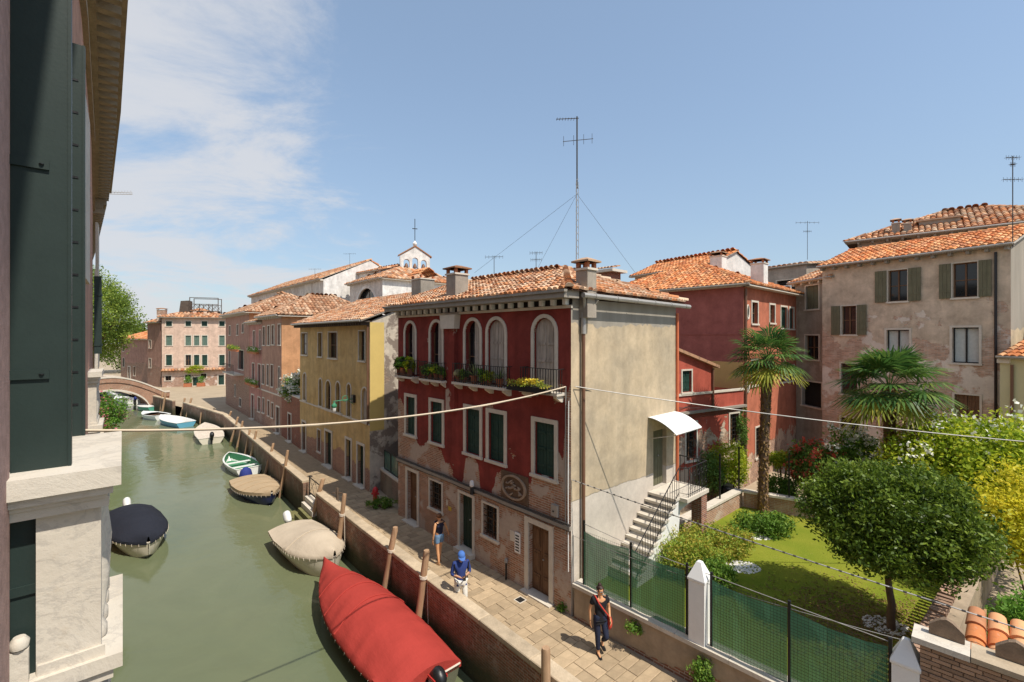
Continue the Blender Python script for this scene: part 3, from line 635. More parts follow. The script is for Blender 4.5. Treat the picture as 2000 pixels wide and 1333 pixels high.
for tt, zz, h in ((7.5, 8.4, 2.2), (15, 6.9, 2.4), (19, 9.2, 2)): MB().box(0, 1.0, 0, .06, 0, h, lambda x, y, z: tuple(L(tt+x, -.40-max(0, tt-11)*.03+y, zz+z))).obj('window_surround', M['white_stone'], pal)
def balcony(t0, label, lat0, full, sh_label):
    zt = 7.08; PB = lambda x, y, z: (x, y, z)
    b = thing('stone_balcony', label, 'balcony', L(t0, lat0, 0), math.atan2(dl.y, dl.x))   # local x along the wall (away), local y = towards the wall (-n)
    l, dp = .92, .39                      # outer edge at y=-dp .. wall at y=0
    MB().box(-.06, l+.06, -dp-.0, -.005, zt-.09, zt).box(-.03, l+.03, -dp+.03, -.005, zt-.13, zt-.09).box(.0, l, -dp+.05, -.005, zt-.155, zt-.13).box(.015, l, -dp+.045, -.005, zt-.2, zt-.155).obj('handrail', M['white_stone'], b)
    MB().box(.06, .16, -dp+.075, -.095, zt-.93, zt-.2).box(.045, .06, -dp+.06, -.1, zt-.93, zt-.88).obj('pier', M['white_stone'], b)
    for k in range(4):
        pr = [(.02, 0), (.045, .03), (.045, .08), (.028, .12), (.05, .28), (.055, .36), (.03, .6), (.045, .68), (.045, .74), (.02, .76)]
        MB().lathe(pr, (.25+k*.19, -dp+.1, zt-.95), 12).obj('baluster', M['white_stone'], b, 50)
    MB().box(.02, l+.06, -dp-.005, -.005, zt-1.0, zt-.93).box(.04, l+.04, -dp+.03, -.005, zt-1.05, zt-1.0).box(.06, l+.02, -dp+.07, -.005, zt-1.09, zt-1.05).box(.08, l+.02, -dp+.05, -.005, zt-1.5, zt-1.09).obj('floor_slab', M['white_stone'], b)
    if full: MB().box(.03, .06, -.075, -.008, zt-.93, zt-.78).lathe([(.012, 0), (.03, .01), (.034, .04), (.02, .06)], (.045, -.045, zt-.78), 12).obj('scroll_ornament', M['white_stone'], b, 50)
    return b
def leaf_shutter(t0, lat0, lat1, z0, z1, label, slots=False):
    s = thing('window_shutter', label, 'shutter', L(t0, 0, 0), math.atan2(dl.y, dl.x)); y0, y1 = -lat1, -lat0     # local y from outer edge to hinge
    m = MB().box(0, .045, y0, y1, z0, z1); m.box(-.006, 0, y0, y0+.012, z0, z1); m.obj('panel', M['green_dk'], s)
    h = z1-z0
    for zz in ((8.47, 7.5, 6.52) if not slots else ()):
        MB().box(-.012, -.001, y1-.125, y1, zz, zz+.042).obj('hinge_strap', M['green_dk'], s); MB().lathe([(.009, 0), (.009, .004)], (-.014, y1-.1, zz+.02), 8).obj('strap_bolt', M['black'], s)
    if slots:
        n = int(h/.2)
        for k in range(1, n): MB().box(-.004, -.0005, y0+.03, y0+.105, z0+k*.2, z0+k*.2+.012).obj('slat_gap', M['black'], s)
    return s
balcony(2.92, 'white stone balcony at the left edge with smooth marble end pier', -.395, True, '')
leaf_shutter(3.02, -.385, -.186, 6.0, 9.6, 'large dark green wooden shutter standing open at the left edge')
leaf_shutter(3.88, -.385, -.178, 7.07, 9.5, 'narrow dark green shutter edge with slots behind the large shutter', True)
balcony(10.6, 'smaller white stone balcony further along the pink palace wall', -.66, False, '')
leaf_shutter(11.9, -.42, -.31, 7.35, 8.85, 'dark shutter standing open at the farther palace balcony')
# terrace plants past the palace
shrub('oleander_bush', 'green bush with pink flowers hanging over the canal beside the palace', 'bush', L(26.5, -.62, 3.6), (.75, .75, .85), LEAF['bright'], 90, 40, .1, 41, flowers=(LEAF['pink'], 26, .09))
tw = thing('terrace_wall', 'low garden terrace at the left bank under the flowering bush', 'wall', L(25.3, -1.4, 0), math.atan2(dl.y, dl.x)); MB().box(0, 4.5, -.75, 0, -1.6, 3.55).obj('masonry', M['pink_wall'], tw); MB().box(-.05, 4.5, -.8, .0, 3.551, 3.65).obj('coping', M['stone'], tw)
# ------------------------------------------------------------------ the red house
xd = Vector((.678, -.735)).normalized(); Cc = Vector((1.62, 12.49)); RW, RD = 9.6, 5.86
FR = Frame(Cc-xd*RW, Cc)
M['red'] = m_plaster('red_plaster', rgb(.27, .05, .038), rgb(.50, .40, .325), rgb(.43, .205, .12), zcurve=[(0, 5.0), (.55, 4.8), (1.4, 3.5), (1.7, 3.3), (2.3, 3.55), (3.3, 3.5), (3.55, 3.0), (4.1, 2.55), (4.65, 2.4), (4.8, 3.4), (5.5, 3.45), (5.62, 2.6), (6.2, 2.45), (6.45, 3.2), (6.85, 3.55), (7.1, 3.05), (7.7, 2.95), (8.1, 3.5), (9.0, 3.6), (9.12, 4.5), (9.3, 4.2), (9.6, 6.6)], sc=.9, bthr=.46, bsc=1.1, main2=rgb(.20, .042, .034), streak=.35, xedge=(9.15, 9.6, 2.6), blotch=.26)
M['red_side'] = m_plaster('beige_side_plaster', rgb(.56, .44, .29), rgb(.62, .55, .47), zlim=3.1, zsoft=.5, zn=.9, main2=rgb(.40, .33, .235), streak=.2, blotch=.17, top=(8.0, rgb(.3, .27, .225)), var=.2)
M['breast'] = m_plaster('patched_red_plaster', rgb(.26, .05, .038), rgb(.5, .4, .33), None, thr=.55, sc=1.1, streak=.3)
rh = fthing('red_house', 'red plastered canal house with arched top windows and flower balconies', 'house', FR)
TW = [(.62, 1.42), (2.56, 3.36), (4.80, 5.62), (6.04, 6.88), (8.18, 9.02)]
ops = [(a, b, 6.13, 8.22, True) for a, b in TW]
VW = [(.69, 1.41), (2.58, 3.36), (4.83, 5.61), (6.08, 6.85), (8.21, 9.0)]; ops += [(a, b, 3.61, 5.17) for a, b in VW]
DR = [(.80, 1.58, .05, 2.12), (4.47, 5.22, .18, 2.10), (7.96, 8.80, .05, 2.10)]; BR = [(2.51, 3.34, 1.06, 2.12), (5.79, 6.52, 1.05, 2.1)]; ops += DR+BR
wb = MB(); wall(wb, front, 0, RW, -.3, 8.72, ops); wb.obj('wall', M['red'], rh)
P = right_of(RW); wb = MB(); dop = (4.3, 5.18, 2.5, 4.46); wall(wb, P, 0, RD, -.3, 8.72, [dop]); wb.obj('side_wall', M['red_side'], rh)
wb = MB(); wall(wb, left_side, 0, RD, -.3, 8.72); wall(wb, back_of(RD), 0, RW, -.3, 8.72); wb.obj('rear_wall', M['render_grey'], rh)
for i, (a, b) in enumerate(TW): window(rh, front, a, b, 6.13, 8.22, True, 'half' if i in (0, 1, 2) else 'wood', .11, 'stone', 'greywood', sill=False, planks=3)
for a, b in VW: window(rh, front, a, b, 3.61, 5.17, False, 'shut', .13, 'stone', 'green')
for i, (a, b, c, d) in enumerate(BR): window(rh, front, a, b, c, d, False, 'bars', .07, 'stone', 'brown', sill=True)
door(rh, front, *DR[0], sur=.13, mat='brown', leaves=1, transom=.0); door(rh, front, *DR[1], sur=.1, mat='green_door', leaves=1, panels=False); door(rh, front, *DR[2], sur=.16, mat='brown', leaves=2)
door(rh, P, *dop, sur=0, mat='olive', leaves=2, panels=False, step=False)
# string course with cables, cornice with corbels
MB().box(-.02, RW+.02, 0.002, .09, 2.36, 2.46, front).obj('string_course', M['lead'], rh)
for zz, r in ((2.49, .018), (2.53, .014), (2.34, .012)): MB().tube([(-.02, -.07, zz)]+[(x, -.07-.015*math.sin(x*3), zz+.012*math.sin(x*2.3)) for x in np.linspace(.3, 9.3, 26)]+[(RW+.02, -.07, zz)], r, 6).obj('wall_cable', M['cable_dark'], rh)
MB().box(-.06, RW+.06, .003, .06, 8.46, 8.54, front).obj('cornice_band', M['stone'], rh)
cm = MB().box(-.055, .055, -.16, 0, -.16, 0).mesh('corbel', M['white']); n = 22
MB().box(-.05, RW+.05, .003, .012, 8.545, 8.712, front).obj('corbel_gap_shade', M['dark'], rh)  # dark strip added behind the corbels: shade of the gaps put into its colour
for k in range(n): o = link('corbel', cm, rh); o.location = (.12+k*(RW-.24)/(n-1), -.005, 8.71)
MB().prism([(-.52, 8.715), (-.52, 8.9), (0.1, 8.93), (0.1, 8.715)], -.25, RW+.2, lambda u, o, z: (o, u, z)).obj('cornice_gutter', M['lead'], rh)
MB().prism([(-.58, 8.86), (-.58, 8.93), (-.44, 8.93), (-.46, 8.86)], -.3, RW+.25, lambda u, o, z: (o, u, z)).obj('gutter_lip', M['lead'], rh)
roof = bpy.data.objects.new('roof', None); COL.objects.link(roof); roof.parent = rh
EZ, RZ, ry = 8.93, 10.12, 2.95; ov = .42
roof_plane(roof, [(-.3, -ov, EZ), (RW+.3, -ov, EZ), (RW-2.75, ry, RZ), (-.3, ry, RZ)], 'tile', .2, .33, 300, 3)
roof_plane(roof, [(RW+.3, -ov, EZ), (RW+.3, RD+.25, EZ-.05), (RW-2.75, ry, RZ)], 'tile', .2, .33, 0, 4)
roof_plane(roof, [(RW+.3, RD+.25, EZ-.05), (-.3, RD+.25, EZ), (-.3, ry, RZ), (RW-2.75, ry, RZ)], 'tile', .26, .4, 0, 5)
ridge(roof, (-.3, ry, RZ+.03), (RW-2.75, ry, RZ+.03)); ridge(roof, (RW+.3, -ov, EZ+.05), (RW-2.75, ry, RZ+.03)); ridge(roof, (RW+.3, RD+.25, EZ), (RW-2.75, ry, RZ+.03))
MB().prism([(0, 8.72), (RD, 8.72), (ry, RZ-.06)], -.001, .12, left_side).obj('gable', M['render_grey'], rh)
# side eave gutter with bracket joints, downpipes
gm_ = MB(); seg = [(RW+.34, y, 8.80-.01*y) for y in np.linspace(.1, RD+.35, 12)]; gm_.tube(seg, .075, 8).obj('side_gutter', M['zinc'], rh, 40)
for y in np.linspace(.6, RD, 6): MB().tube([(RW+.34, y, 8.80-.01*y), (RW+.34, y+.04, 8.80-.01*y)], .086, 10).obj('gutter_joint', M['zinc'], rh, 40)
MB().tube([(RW+.3, .2, 8.78), (RW+.13, .42, 8.42), (RW+.1, .42, 8.2)], .045, 8).tube([(RW+.34, .75, 8.7), (RW+.2, .7, 8.5), (RW+.1, .42, 8.3)], .04, 8).tube([(RW+.1, .42, 8.35), (RW+.1, .42, 7.75)], .075, 10).obj('gutter_hopper', M['zinc'], rh, 40)
MB().tube([(RW+.1, .42, 7.75), (RW+.1, .42, .9)], .05, 10).obj('downpipe', M['copper'], rh, 40)
MB().tube([(RW+.05, RD+.02, 8.5), (RW+.05, RD+.02, 1.0)], .05, 10).obj('downpipe', M['orange_pipe'], rh, 40)
# balconies
def slab_balcony(x0, x1, z, rail=True):
    b = MB().box(x0, x1, .003, .36, z-.08, z, front).obj('balcony_slab', M['stone'], rh); n = max(2, int((x1-x0)/.8)+1)
    for k in range(n): x = x0+.12+(x1-x0-.24)*k/(n-1); MB().prism([(0, z-.081), (.3, z-.081), (.3, z-.14), (.1, z-.27), (0, z-.27)], x-.06, x+.06, lambda u, o, zz: (o, -u, zz)).obj('bracket', M['stone'], b)
    if rail:
        g = MB(); zt = z+.66
        g.box(x0+.03, x1-.03, .32, .345, zt-.02, zt, front); g.box(x0+.03, x1-.03, .322, .342, z+.07, z+.09, front)
        for s in (x0+.03, x1-.055): g.box(s, s+.025, 0.01, .32, zt-.02, zt, front); g.box(s, s+.02, .01, .32, z+.07, z+.085, front)
        n = int((x1-x0)/.105)
        for k in range(n+1): x = x0+.04+(x1-x0-.08)*k/n; g.box(x-.008, x+.008, .325, .341, z, zt-.02, front)
        for k in range(1, 3):
            for s in (x0+.035, x1-.05): g.box(s, s+.016, .32*k/3-.008, .32*k/3+.008, z, zt-.02, front)
        g.obj('railing', M['iron'], b)
slab_balcony(.35, 1.75, 6.05, True); slab_balcony(2.25, 3.85, 6.05); slab_balcony(4.45, 7.25, 6.08); slab_balcony(7.9, 9.4, 6.12)
MB().box(3.76, 4.3, .003, .13, 4.95, 7.95, front).obj('chimney_breast', M['breast'], rh); MB().prism([(3.62, 7.95), (4.44, 7.95), (4.5, 8.45), (3.56, 8.45)], .003, .26, front).obj('breast_corbel', M['stone'], rh)
# carved medallion
md = fthing('carved_medallion', 'weathered oval stone relief set in the red house wall', 'relief', FR); md.parent = None
ms = m_plain('dark_weathered_relief', rgb(.15, .095, .06), .95, .45, 9, bump=.8); mp_ = m_plain('worn_relief_stone', rgb(.33, .24, .17), .9, .4, 9, bump=.6)
u0, u1, z0, z1 = 6.72, 7.95, 2.56, 3.42; cu, cz = (u0+u1)/2, (z0+z1)/2
MB().box(u0, u1, .003, .03, z0, z1, front).obj('back_panel', ms, md)
m = MB()
for k in range(28):
    a, b = 2*math.pi*k/28, 2*math.pi*(k+1)/28; f = lambda r, t: (cu+r*.56*math.cos(t), cz+r*.38*math.sin(t)); m.prism([f(.86, a), f(1.0, a), f(1.0, b), f(.86, b)], .03, .085, front)
m.obj('oval_rim', mp_, md)
rr = random.Random(4); m = MB()
for k in range(26):
    a = rr.uniform(0, 6.28); r_ = rr.uniform(.05, .75)**.8; c = (cu+r_*.5*math.cos(a), -.03, cz-.04+r_*.3*math.sin(a)); w_ = rr.uniform(.03, .075); MB().tube([(c[0]-w_, c[1]-.005, c[2]-w_*rr.uniform(-1, 1)), (c[0], c[1]-.045, c[2]), (c[0]+w_, c[1]-.005, c[2]+w_*rr.uniform(-1, 1))], [.015, .03, .015], 6).obj('carved_figure', mp_, md, 60)
# wall fittings
def fit(name, label, cat): return fthing(name, label, cat, FR)
lp = fit('wall_lamp', 'small lamp with white glass top on the red house string course', 'lamp')
MB().lathe([(.05, 0), (.07, .02), (.06, .2), (.045, .25)], (5.38, -.17, 2.3), 10).obj('lamp_body', M['black'], lp, 40); MB().lathe([(.045, 0), (.075, .03), (.075, .17), (.05, .21), (.015, .22)], (5.38, -.17, 2.56), 12).obj('glass_globe', M['white'], lp, 40); MB().box(5.36, 5.40, .003, .17, 2.3, 2.35, front).obj('wall_bracket', M['black'], lp)
ic = fit('intercom_panel', 'white intercom panel with dark slots on the brick beside the wide brown door', 'intercom'); MB().box(7.36, 7.6, .003, .03, 1.0, 1.62, front).obj('plate', M['white'], ic)
for k in range(6): MB().box(7.4, 7.56, .031, .036, 1.06+k*.09, 1.1+k*.09, front).obj('name_slot', M['dark'], ic)
sg = fit('notice_plate', 'pale blank notice plate left of the intercom panel', 'plate'); MB().box(7.13, 7.33, .003, .015, 1.28, 1.6, front).obj('plate', M['stone'], sg)
jb = fit('junction_box', 'grey junction box under the cables near the corner of the red house', 'box'); MB().box(8.93, 9.17, .003, .09, 2.6, 2.92, front).obj('cover', M['zinc'], jb); MB().box(9.0, 9.05, .0905, .1, 2.72, 2.76, front).obj('screw', M['black'], jb)
sp = fit('water_tap', 'dark standpipe tap on the brick between window and wide door', 'tap'); MB().tube([(7.02, -.08, .0), (7.02, -.08, .55)], .03, 8).obj('pipe', M['black'], sp, 40); MB().lathe([(.03, 0), (.06, .02), (.06, .1), (.03, .14)], (7.02, -.08, .55), 10).obj('head', M['zinc'], sp, 40)
hs = fit('house_number_sign', 'small yellow stained sign left of the green house door', 'sign'); MB().box(3.75, 3.95, .003, .012, 1.28, 1.42, front).obj('plate', m_plain('yellow_enamel', rgb(.55, .38, .05), .6, .3, 9), hs); MB().box(3.62, 3.72, .003, .012, 1.42, 1.62, front).obj('plate', M['stone'], hs)
# chimneys and aerial on this roof
chimney(None, 'tall grey chimney with flat tile cap on the front of the red house roof', FR.w(FR.uz(893, 590, .35)[0], .35, 9.1), .58, .58, PY(893, 528, FR.w(FR.uz(893, 590, .35)[0], .35).y).z-9.1-.2, FR.ang, 'render_grey', 'slab')
chimney(None, 'grey chimney at the corner of the red house roof beside the aerial mast', FR.w(FR.uz(1145, 575, .55)[0], .55, 9.0), .4, .4, PY(1145, 520, 12.9).z-9.0-.15, FR.ang, 'render_grey', 'slab')
aw = thing('antenna_mast', 'very tall thin lattice television mast above the red house', 'antenna', FR.w(FR.uz(1127, 520, 1.0)[0], 1.0, 9.1))
b0 = Vector((0, 0, 0)); H_ = 5.0
top = PY(1122, 228, aw.location.y).z-9.1; H_ = top; lowz = H_*.62
m = MB()
for a in (0, 2.1, 4.2): m.tube([(.045*math.cos(a), .045*math.sin(a), 0), (.035*math.cos(a), .035*math.sin(a), lowz)], .008, 5)
for k in range(16): z = lowz*k/16; m.tube([(.05, 0, z), (-.025, .04, z+.12), (-.025, -.04, z+.24), (.05, 0, z+.3)], .006, 4)
m.obj('lattice', M['zinc'], aw); MB().tube([(0, 0, lowz-.2), (.0, 0, H_)], .022, 6).obj('pole', M['cable_dark'], aw)
m = MB().tube([(-.62, 0, H_-.08), (.05, 0, H_-.05)], .012, 5)
for k in range(8): x = -.6+k*.085; m.tube([(x, -.09, H_-.08), (x, .09, H_-.08)], .007, 4)
m.obj('yagi', M['cable_dark'], aw)
m = MB().tube([(-.42, 0, H_-.75), (.5, .1, H_-.62)], .01, 5)
for x in (-.4, -.1, .2, .45): m.tube([(x, 0, H_-.85+x*.1), (x, 0, H_-.55+x*.1)], .006, 4)
m.obj('dipole', M['cable_dark'], aw)
for (dx, dy) in ((-3.2, 1.6), (2.4, 2.2), (-1.2, 3)): MB().tube([(0, 0, H_*.55), (dx, dy, .7)], .004, 4).obj('guy_wire', M['cable_dark'], aw)
# ------------------------------------------------------------------ outside stair, canopy on the side wall
stp = fthing('outside_stair', 'white stone outside stair with iron railing on the side of the red house', 'stair', FR)
x0, x1 = RW+.01, RW+1.0; n = 11; yA, zA = 1.75, .62; rise = (2.5-zA)/n; run = (4.2-yA)/n
for k in range(n): MB().box(x0, x1, yA+k*run-.03, yA+(k+1)*run, zA+k*rise-.0+rise-.075, zA+(k+1)*rise).obj('tread', M['white_stone'], stp)
MB().prism([(yA, .1), (yA, zA+.08), (4.2, 2.5-.12), (5.35, 2.5-.12), (5.35, 2.2), (4.3, 2.05), (4.0, .1)], x0, x1-.04, lambda u, o, z: (o, u, z)).obj('stair_wall', M['white'], stp)
MB().box(x0, x1+.25, 4.205, 5.75, 2.38, 2.5).obj('landing', M['stone'], stp)
for (yy, mt) in ((5.5, 'brickpier'),):
    M['brickpier'] = m_brickwall('pier_brick', rgb(.38, .15, .09), rgb(.26, .1, .07), rgb(.4, .34, .28), rgb(.5, .42, .36), .6)
    MB().box(x1-.15, x1+.2, yy-.2, yy+.2, .1, 2.379).obj('landing_pier', M['brickpier'], stp)
rl = MB(); xr = x1-.03
rl.tube([(xr, yA-.1, zA+.95), (xr, 4.2, 2.5+.95), (xr+.22, 4.4, 3.45), (xr+.22, 5.7, 3.45)], .018, 6); rl.tube([(xr, yA-.1, zA+.15), (xr, 4.2, 2.65), (xr+.22, 4.4, 2.6), (xr+.22, 5.7, 2.6)], .012, 6)
for k in range(18): y = yA+(4.2-yA)*k/17; z = zA+(2.5-zA)*k/17; rl.tube([(xr, y, z+.02), (xr, y, z+.95)], .009, 5)
for k in range(11): y = 4.4+1.3*k/10; rl.tube([(xr+.22, y, 2.5), (xr+.22, y, 3.45)], .009, 5)
for k in range(7): x = x0+.25+(xr+.22-x0-.25)*k/6; rl.tube([(x, 5.7, 2.5), (x, 5.7, 3.45)], .009, 5)
rl.tube([(x0+.2, 5.7, 3.45), (xr+.22, 5.7, 3.45)], .018, 6)
for k in range(5):
    y = 4.55+k*.27; rl.tube([(xr+.225, y+.09*math.cos(a), 3.2+.09*math.sin(a)) for a in np.linspace(0, 6.28, 9)], .007, 4, False); rl.tube([(xr+.225, y+.07*math.cos(a), 2.8+.07*math.sin(a)) for a in np.linspace(0, 6.28, 9)], .007, 4, False)
rl.obj('railing', M['iron'], stp)
cn = fthing('door_canopy', 'curved white canopy above the side door of the red house', 'canopy', FR)
m = MB(); rows = []; nn_ = 12
for k in range(nn_+1):
    y = 4.0+1.5*k/nn_; rows.append([(RW+.005, y, 4.72+.0), (RW+1.15, y, 4.72)])
rows = []
for k in range(nn_+1):
    f = k/nn_; x = RW+.005+1.0*f; z = 4.98-.42*f**2; rows.append([(x, 3.95, z), (x, 5.75, z)])
m.grid(rows); m.grid([[(a[0], a[1], a[2]-.02) for a in r_] for r_ in rows]); m.obj('curved_sheet', M['white'], cn, 50)
MB().prism([(3.95, 4.98), (3.95, 2.9)], 0, 0) if False else None
MB().face([(RW+.004+1.0*k/8, 5.745, 4.975-.42*(k/8)**2) for k in range(9)]+[(RW+.004, 5.745, 4.4)]).obj('end_panel', M['white'], cn)
MB().tube([(RW+.98, 4.0, 4.53), (RW+.98, 5.7, 4.53)], .02, 6).tube([(RW+.97, 4.02, 4.52), (RW+.01, 4.02, 4.25)], .015, 6).tube([(RW+.97, 5.7, 4.52), (RW+.01, 5.7, 4.25)], .015, 6).obj('frame', M['zinc'], cn)
# ------------------------------------------------------------------ the other houses
def house(name, label, fr, D, z1, mat, F=(), S=(), Lf=(), side=None, z0=-.3, eave=.35, rise=1.2, roof='gable', tile='tile', tw=.23, tl=.36, corbels=0, objs=0, cmat='stone', cat='house', eave_l=None, eave_r=None, seed=1, left_mat=None, gutter=True):
    """F/S/Lf: openings of the front, right and left wall: (a,b,c,d,kw) with kw['t'] 'win' or 'door'"""
    h = fthing(name, label, cat, fr); Wd = fr.W
    def panel(nm, P, u1, lst, mt):
        wb = MB(); ops = [(o[0], o[1], o[2], o[3], bool(o[4].get('arch'))) for o in lst]; wall(wb, P, 0, u1, z0, z1, ops); wb.obj(nm, M[mt], h)
        for o in lst:
            kw = dict(o[4]); t = kw.pop('t', 'win')
            if t == 'win': window(h, P, *o[:4], **kw)
            else: door(h, P, *o[:4], **kw)
    panel('wall', front, Wd, F, mat); panel('side_wall', right_of(Wd), D, S, side or mat); panel('side_wall', left_side, D, Lf, left_mat or side or mat); panel('rear_wall', back_of(D), Wd, (), mat)
    el = eave if eave_l is None else eave_l; er = eave if eave_r is None else eave_r
    rf = bpy.data.objects.new('roof', None); COL.objects.link(rf); rf.parent = h; ez = z1+.06
    if roof == 'gable':      # ridge along the front
        ry = D/2; rz = ez+rise
        roof_plane(rf, [(-el, -eave, ez), (Wd+er, -eave, ez), (Wd+er, ry, rz), (-el, ry, rz)], tile, tw, tl, objs, seed)
        roof_plane(rf, [(Wd+er, D+eave, ez), (-el, D+eave, ez), (-el, ry, rz), (Wd+er, ry, rz)], tile, tw*1.3, tl*1.3, 0, seed+1)
        ridge(rf, (-el, ry, rz+.03), (Wd+er, ry, rz+.03), tile)
        MB().prism([(0, z1), (D, z1), (ry, rz-.08)], -.15, -.001, right_of(Wd)).obj('gable', M[side or mat], h); MB().prism([(0, z1), (D, z1), (ry, rz-.08)], -.15, -.001, left_side).obj('gable', M[left_mat or side or mat], h)
        for x in (-el-.01, Wd+er+.01): MB().tube([(x, -eave, ez-.03), (x, ry, rz-.03)], .05, 4).obj('verge_board', M['lead'], rf)
    elif roof == 'hip':
        k = min(D, Wd)/2; rz = ez+rise
        if Wd >= D: a, b = (k, D/2, rz), (Wd-k, D/2, rz)
        else: a, b = (Wd/2, k, rz), (Wd/2, D-k, rz)
        c = [(-el, -eave, ez), (Wd+er, -eave, ez), (Wd+er, D+eave, ez), (-el, D+eave, ez)]
        if Wd >= D:
            roof_plane(rf, [c[0], c[1], b, a], tile, tw, tl, objs, seed); roof_plane(rf, [c[1], c[2], b], tile, tw, tl, 0, seed+1); roof_plane(rf, [c[2], c[3], a, b], tile, tw*1.3, tl*1.3, 0, seed+2); roof_plane(rf, [c[3], c[0], a], tile, tw*1.3, tl*1.3, 0, seed+3)
            ridge(rf, a, b, tile)
        else:
            roof_plane(rf, [c[0], c[1], a], tile, tw, tl, objs, seed); roof_plane(rf, [c[1], c[2], b, a], tile, tw, tl, 0, seed+1); roof_plane(rf, [c[2], c[3], b], tile, tw*1.3, tl*1.3, 0, seed+2); roof_plane(rf, [c[3], c[0], a, b], tile, tw*1.3, tl*1.3, 0, seed+3)
            ridge(rf, a, b, tile)
        for p, qq in ((c[0], a), (c[1], a if Wd < D else b), (c[2], b), (c[3], a if Wd >= D else b)): ridge(rf, (p[0], p[1], p[2]+.04), (qq[0], qq[1], qq[2]+.04), tile)
    elif roof == 'shed':     # rises away from the front
        roof_plane(rf, [(-el, -eave, ez), (Wd+er, -eave, ez), (Wd+er, D, ez+rise), (-el, D, ez+rise)], tile, tw, tl, objs, seed)
        for nm, Pp in (('gable', right_of(Wd)), ('gable', left_side)): MB().prism([(0, z1), (D, z1), (D, z1+rise-.05)], -.15, -.001, Pp).obj(nm, M[side or mat], h)
        wb = MB(); wall(wb, back_of(D), 0, Wd, z1, z1+rise); wb.obj('rear_wall', M[mat], h)
    MB().box(-el+.03, Wd+er-.03, .004, eave-.02, z1-.02, z1+.055, front).obj('eave_board', M[cmat], h)
    if roof == 'hip': MB().box(-el+.03, D+eave-.03, .004, er-.02, z1-.02, z1+.055, right_of(Wd)).obj('eave_board', M[cmat], h)
    if corbels:
        cm = MB().box(-.06, .06, -eave+.1, 0, -.14, 0).mesh('corbel', M[cmat]); nn = int(Wd/corbels)
        for k in range(nn+1): o = link('corbel', cm, h); o.location = (.08+(Wd-.16)*k/nn, -.006, z1-.021)
    if gutter: MB().tube([(-el, -eave-.03, ez), (Wd+er, -eave-.03, ez)], .06, 6).obj('gutter', M['zinc' if corbels else 'lead'], h)
    return h
def conv(x0, y0, s): return lambda x, y: (x0+x/s, y0+y/s)
def RC(fr, c, a, b, t, bt): (p, q), (r_, s_) = c(a, t), c(b, bt); return fr.rect(p, r_, q, s_)
def SR(fr, c, a, b, t, bt, x): (p, q), (r_, s_) = c(a, t), c(b, bt); return fr.srect(p, r_, q, s_, x)
# --- yellow house
YA, YB = PZ(586, 878), PZ(722, 962); FY = Frame(YA, YB)
M['yellow'] = m_plaster('yellow_plaster', rgb(.60, .43, .21), rgb(.46, .34, .24), rgb(.36, .15, .095), zlim=1.15, zsoft=.8, zn=3.0, bthr=.34, streak=.25, main2=rgb(.5, .335, .14))
M['yellow_side'] = m_plaster('flaking_yellow_side', rgb(.62, .55, .45), rgb(.28, .23, .19), rgb(.25, .17, .13), thr=.5, sc=.7, bthr=.6)
c4 = conv(560, 600, 7.404); c5 = conv(560, 760, 5.554); F = []
for a, b, t_, bt, k in ((215, 300, 380, 690, 'curtain'), (455, 512, 375, 715, 'glass'), (605, 730, 368, 738, 'open2'), (1045, 1135, 350, 775, 'half')):
    r_ = RC(FY, c4, a, b, t_, bt); F.append((*r_, dict(fill='glass' if k == 'open2' else k, sur=.06, flaps=0, smat='stone')))
for a, b, t_, bt, fl in ((180, 213, -170, 120, 'shut'), (352, 385, -110, 185, 'dark'), (425, 478, -90, 225, 'glass'), (535, 580, -75, 255, 'glass'), (655, 697, -55, 300, 'glass'), (815, 880, -10, 350, 'shut')):
    F.append((*RC(FY, c5, a, b, t_, bt), dict(arch=True, fill=fl, sur=.07, mat='greywood')))
for a, b, t_, bt in ((172, 208, 360, 680), (420, 488, 465, 860), (645, 700, 550, 1010), (770, 838, 610, 1070)):
    r_ = RC(FY, c5, a, b, t_, bt); F.append((r_[0], r_[1], .06, r_[3], dict(t='door', sur=.12, mat='green_door', leaves=1, panels=False)))
r_ = RC(FY, c5, 335, 370, 445, 680); F.append((*r_, dict(fill='glass', sur=.06)))
F = [(a, b, c, d, k) for a, b, c, d, k in F if b-a > .1]
yh = house('yellow_house', 'yellow ochre house with arched windows left of the red house', FY, 8, 8.38, 'yellow', F, side='yellow_side', eave=.5, rise=1.75, tile='tile', corbels=.33, cmat='beam', eave_r=.12, eave_l=.1, seed=11)
MB().box(FY.W+.004, FY.W+.02, .01, .75, 3.0, 8.36).obj('yellow_side_strip', m_plain('bright_yellow_plaster', rgb(.62, .46, .16), .9, .1, 2), yh)
MB().tube([(FY.W-.1, -.06, 8.35), (FY.W-.1, -.06, 3.3)], .05, 8).obj('downpipe', M['copper'], yh)
MB().box(.0, FY.W, .003, .05, 3.28, 3.36, front).obj('string_course', M['stone'], yh)
for r_ in (RC(FY, c5, 395, 605, 205, 260),): MB().box(r_[0], r_[1], .003, .1, r_[3]-.25, r_[3]-.15, front).obj('window_ledge', M['stone'], yh)
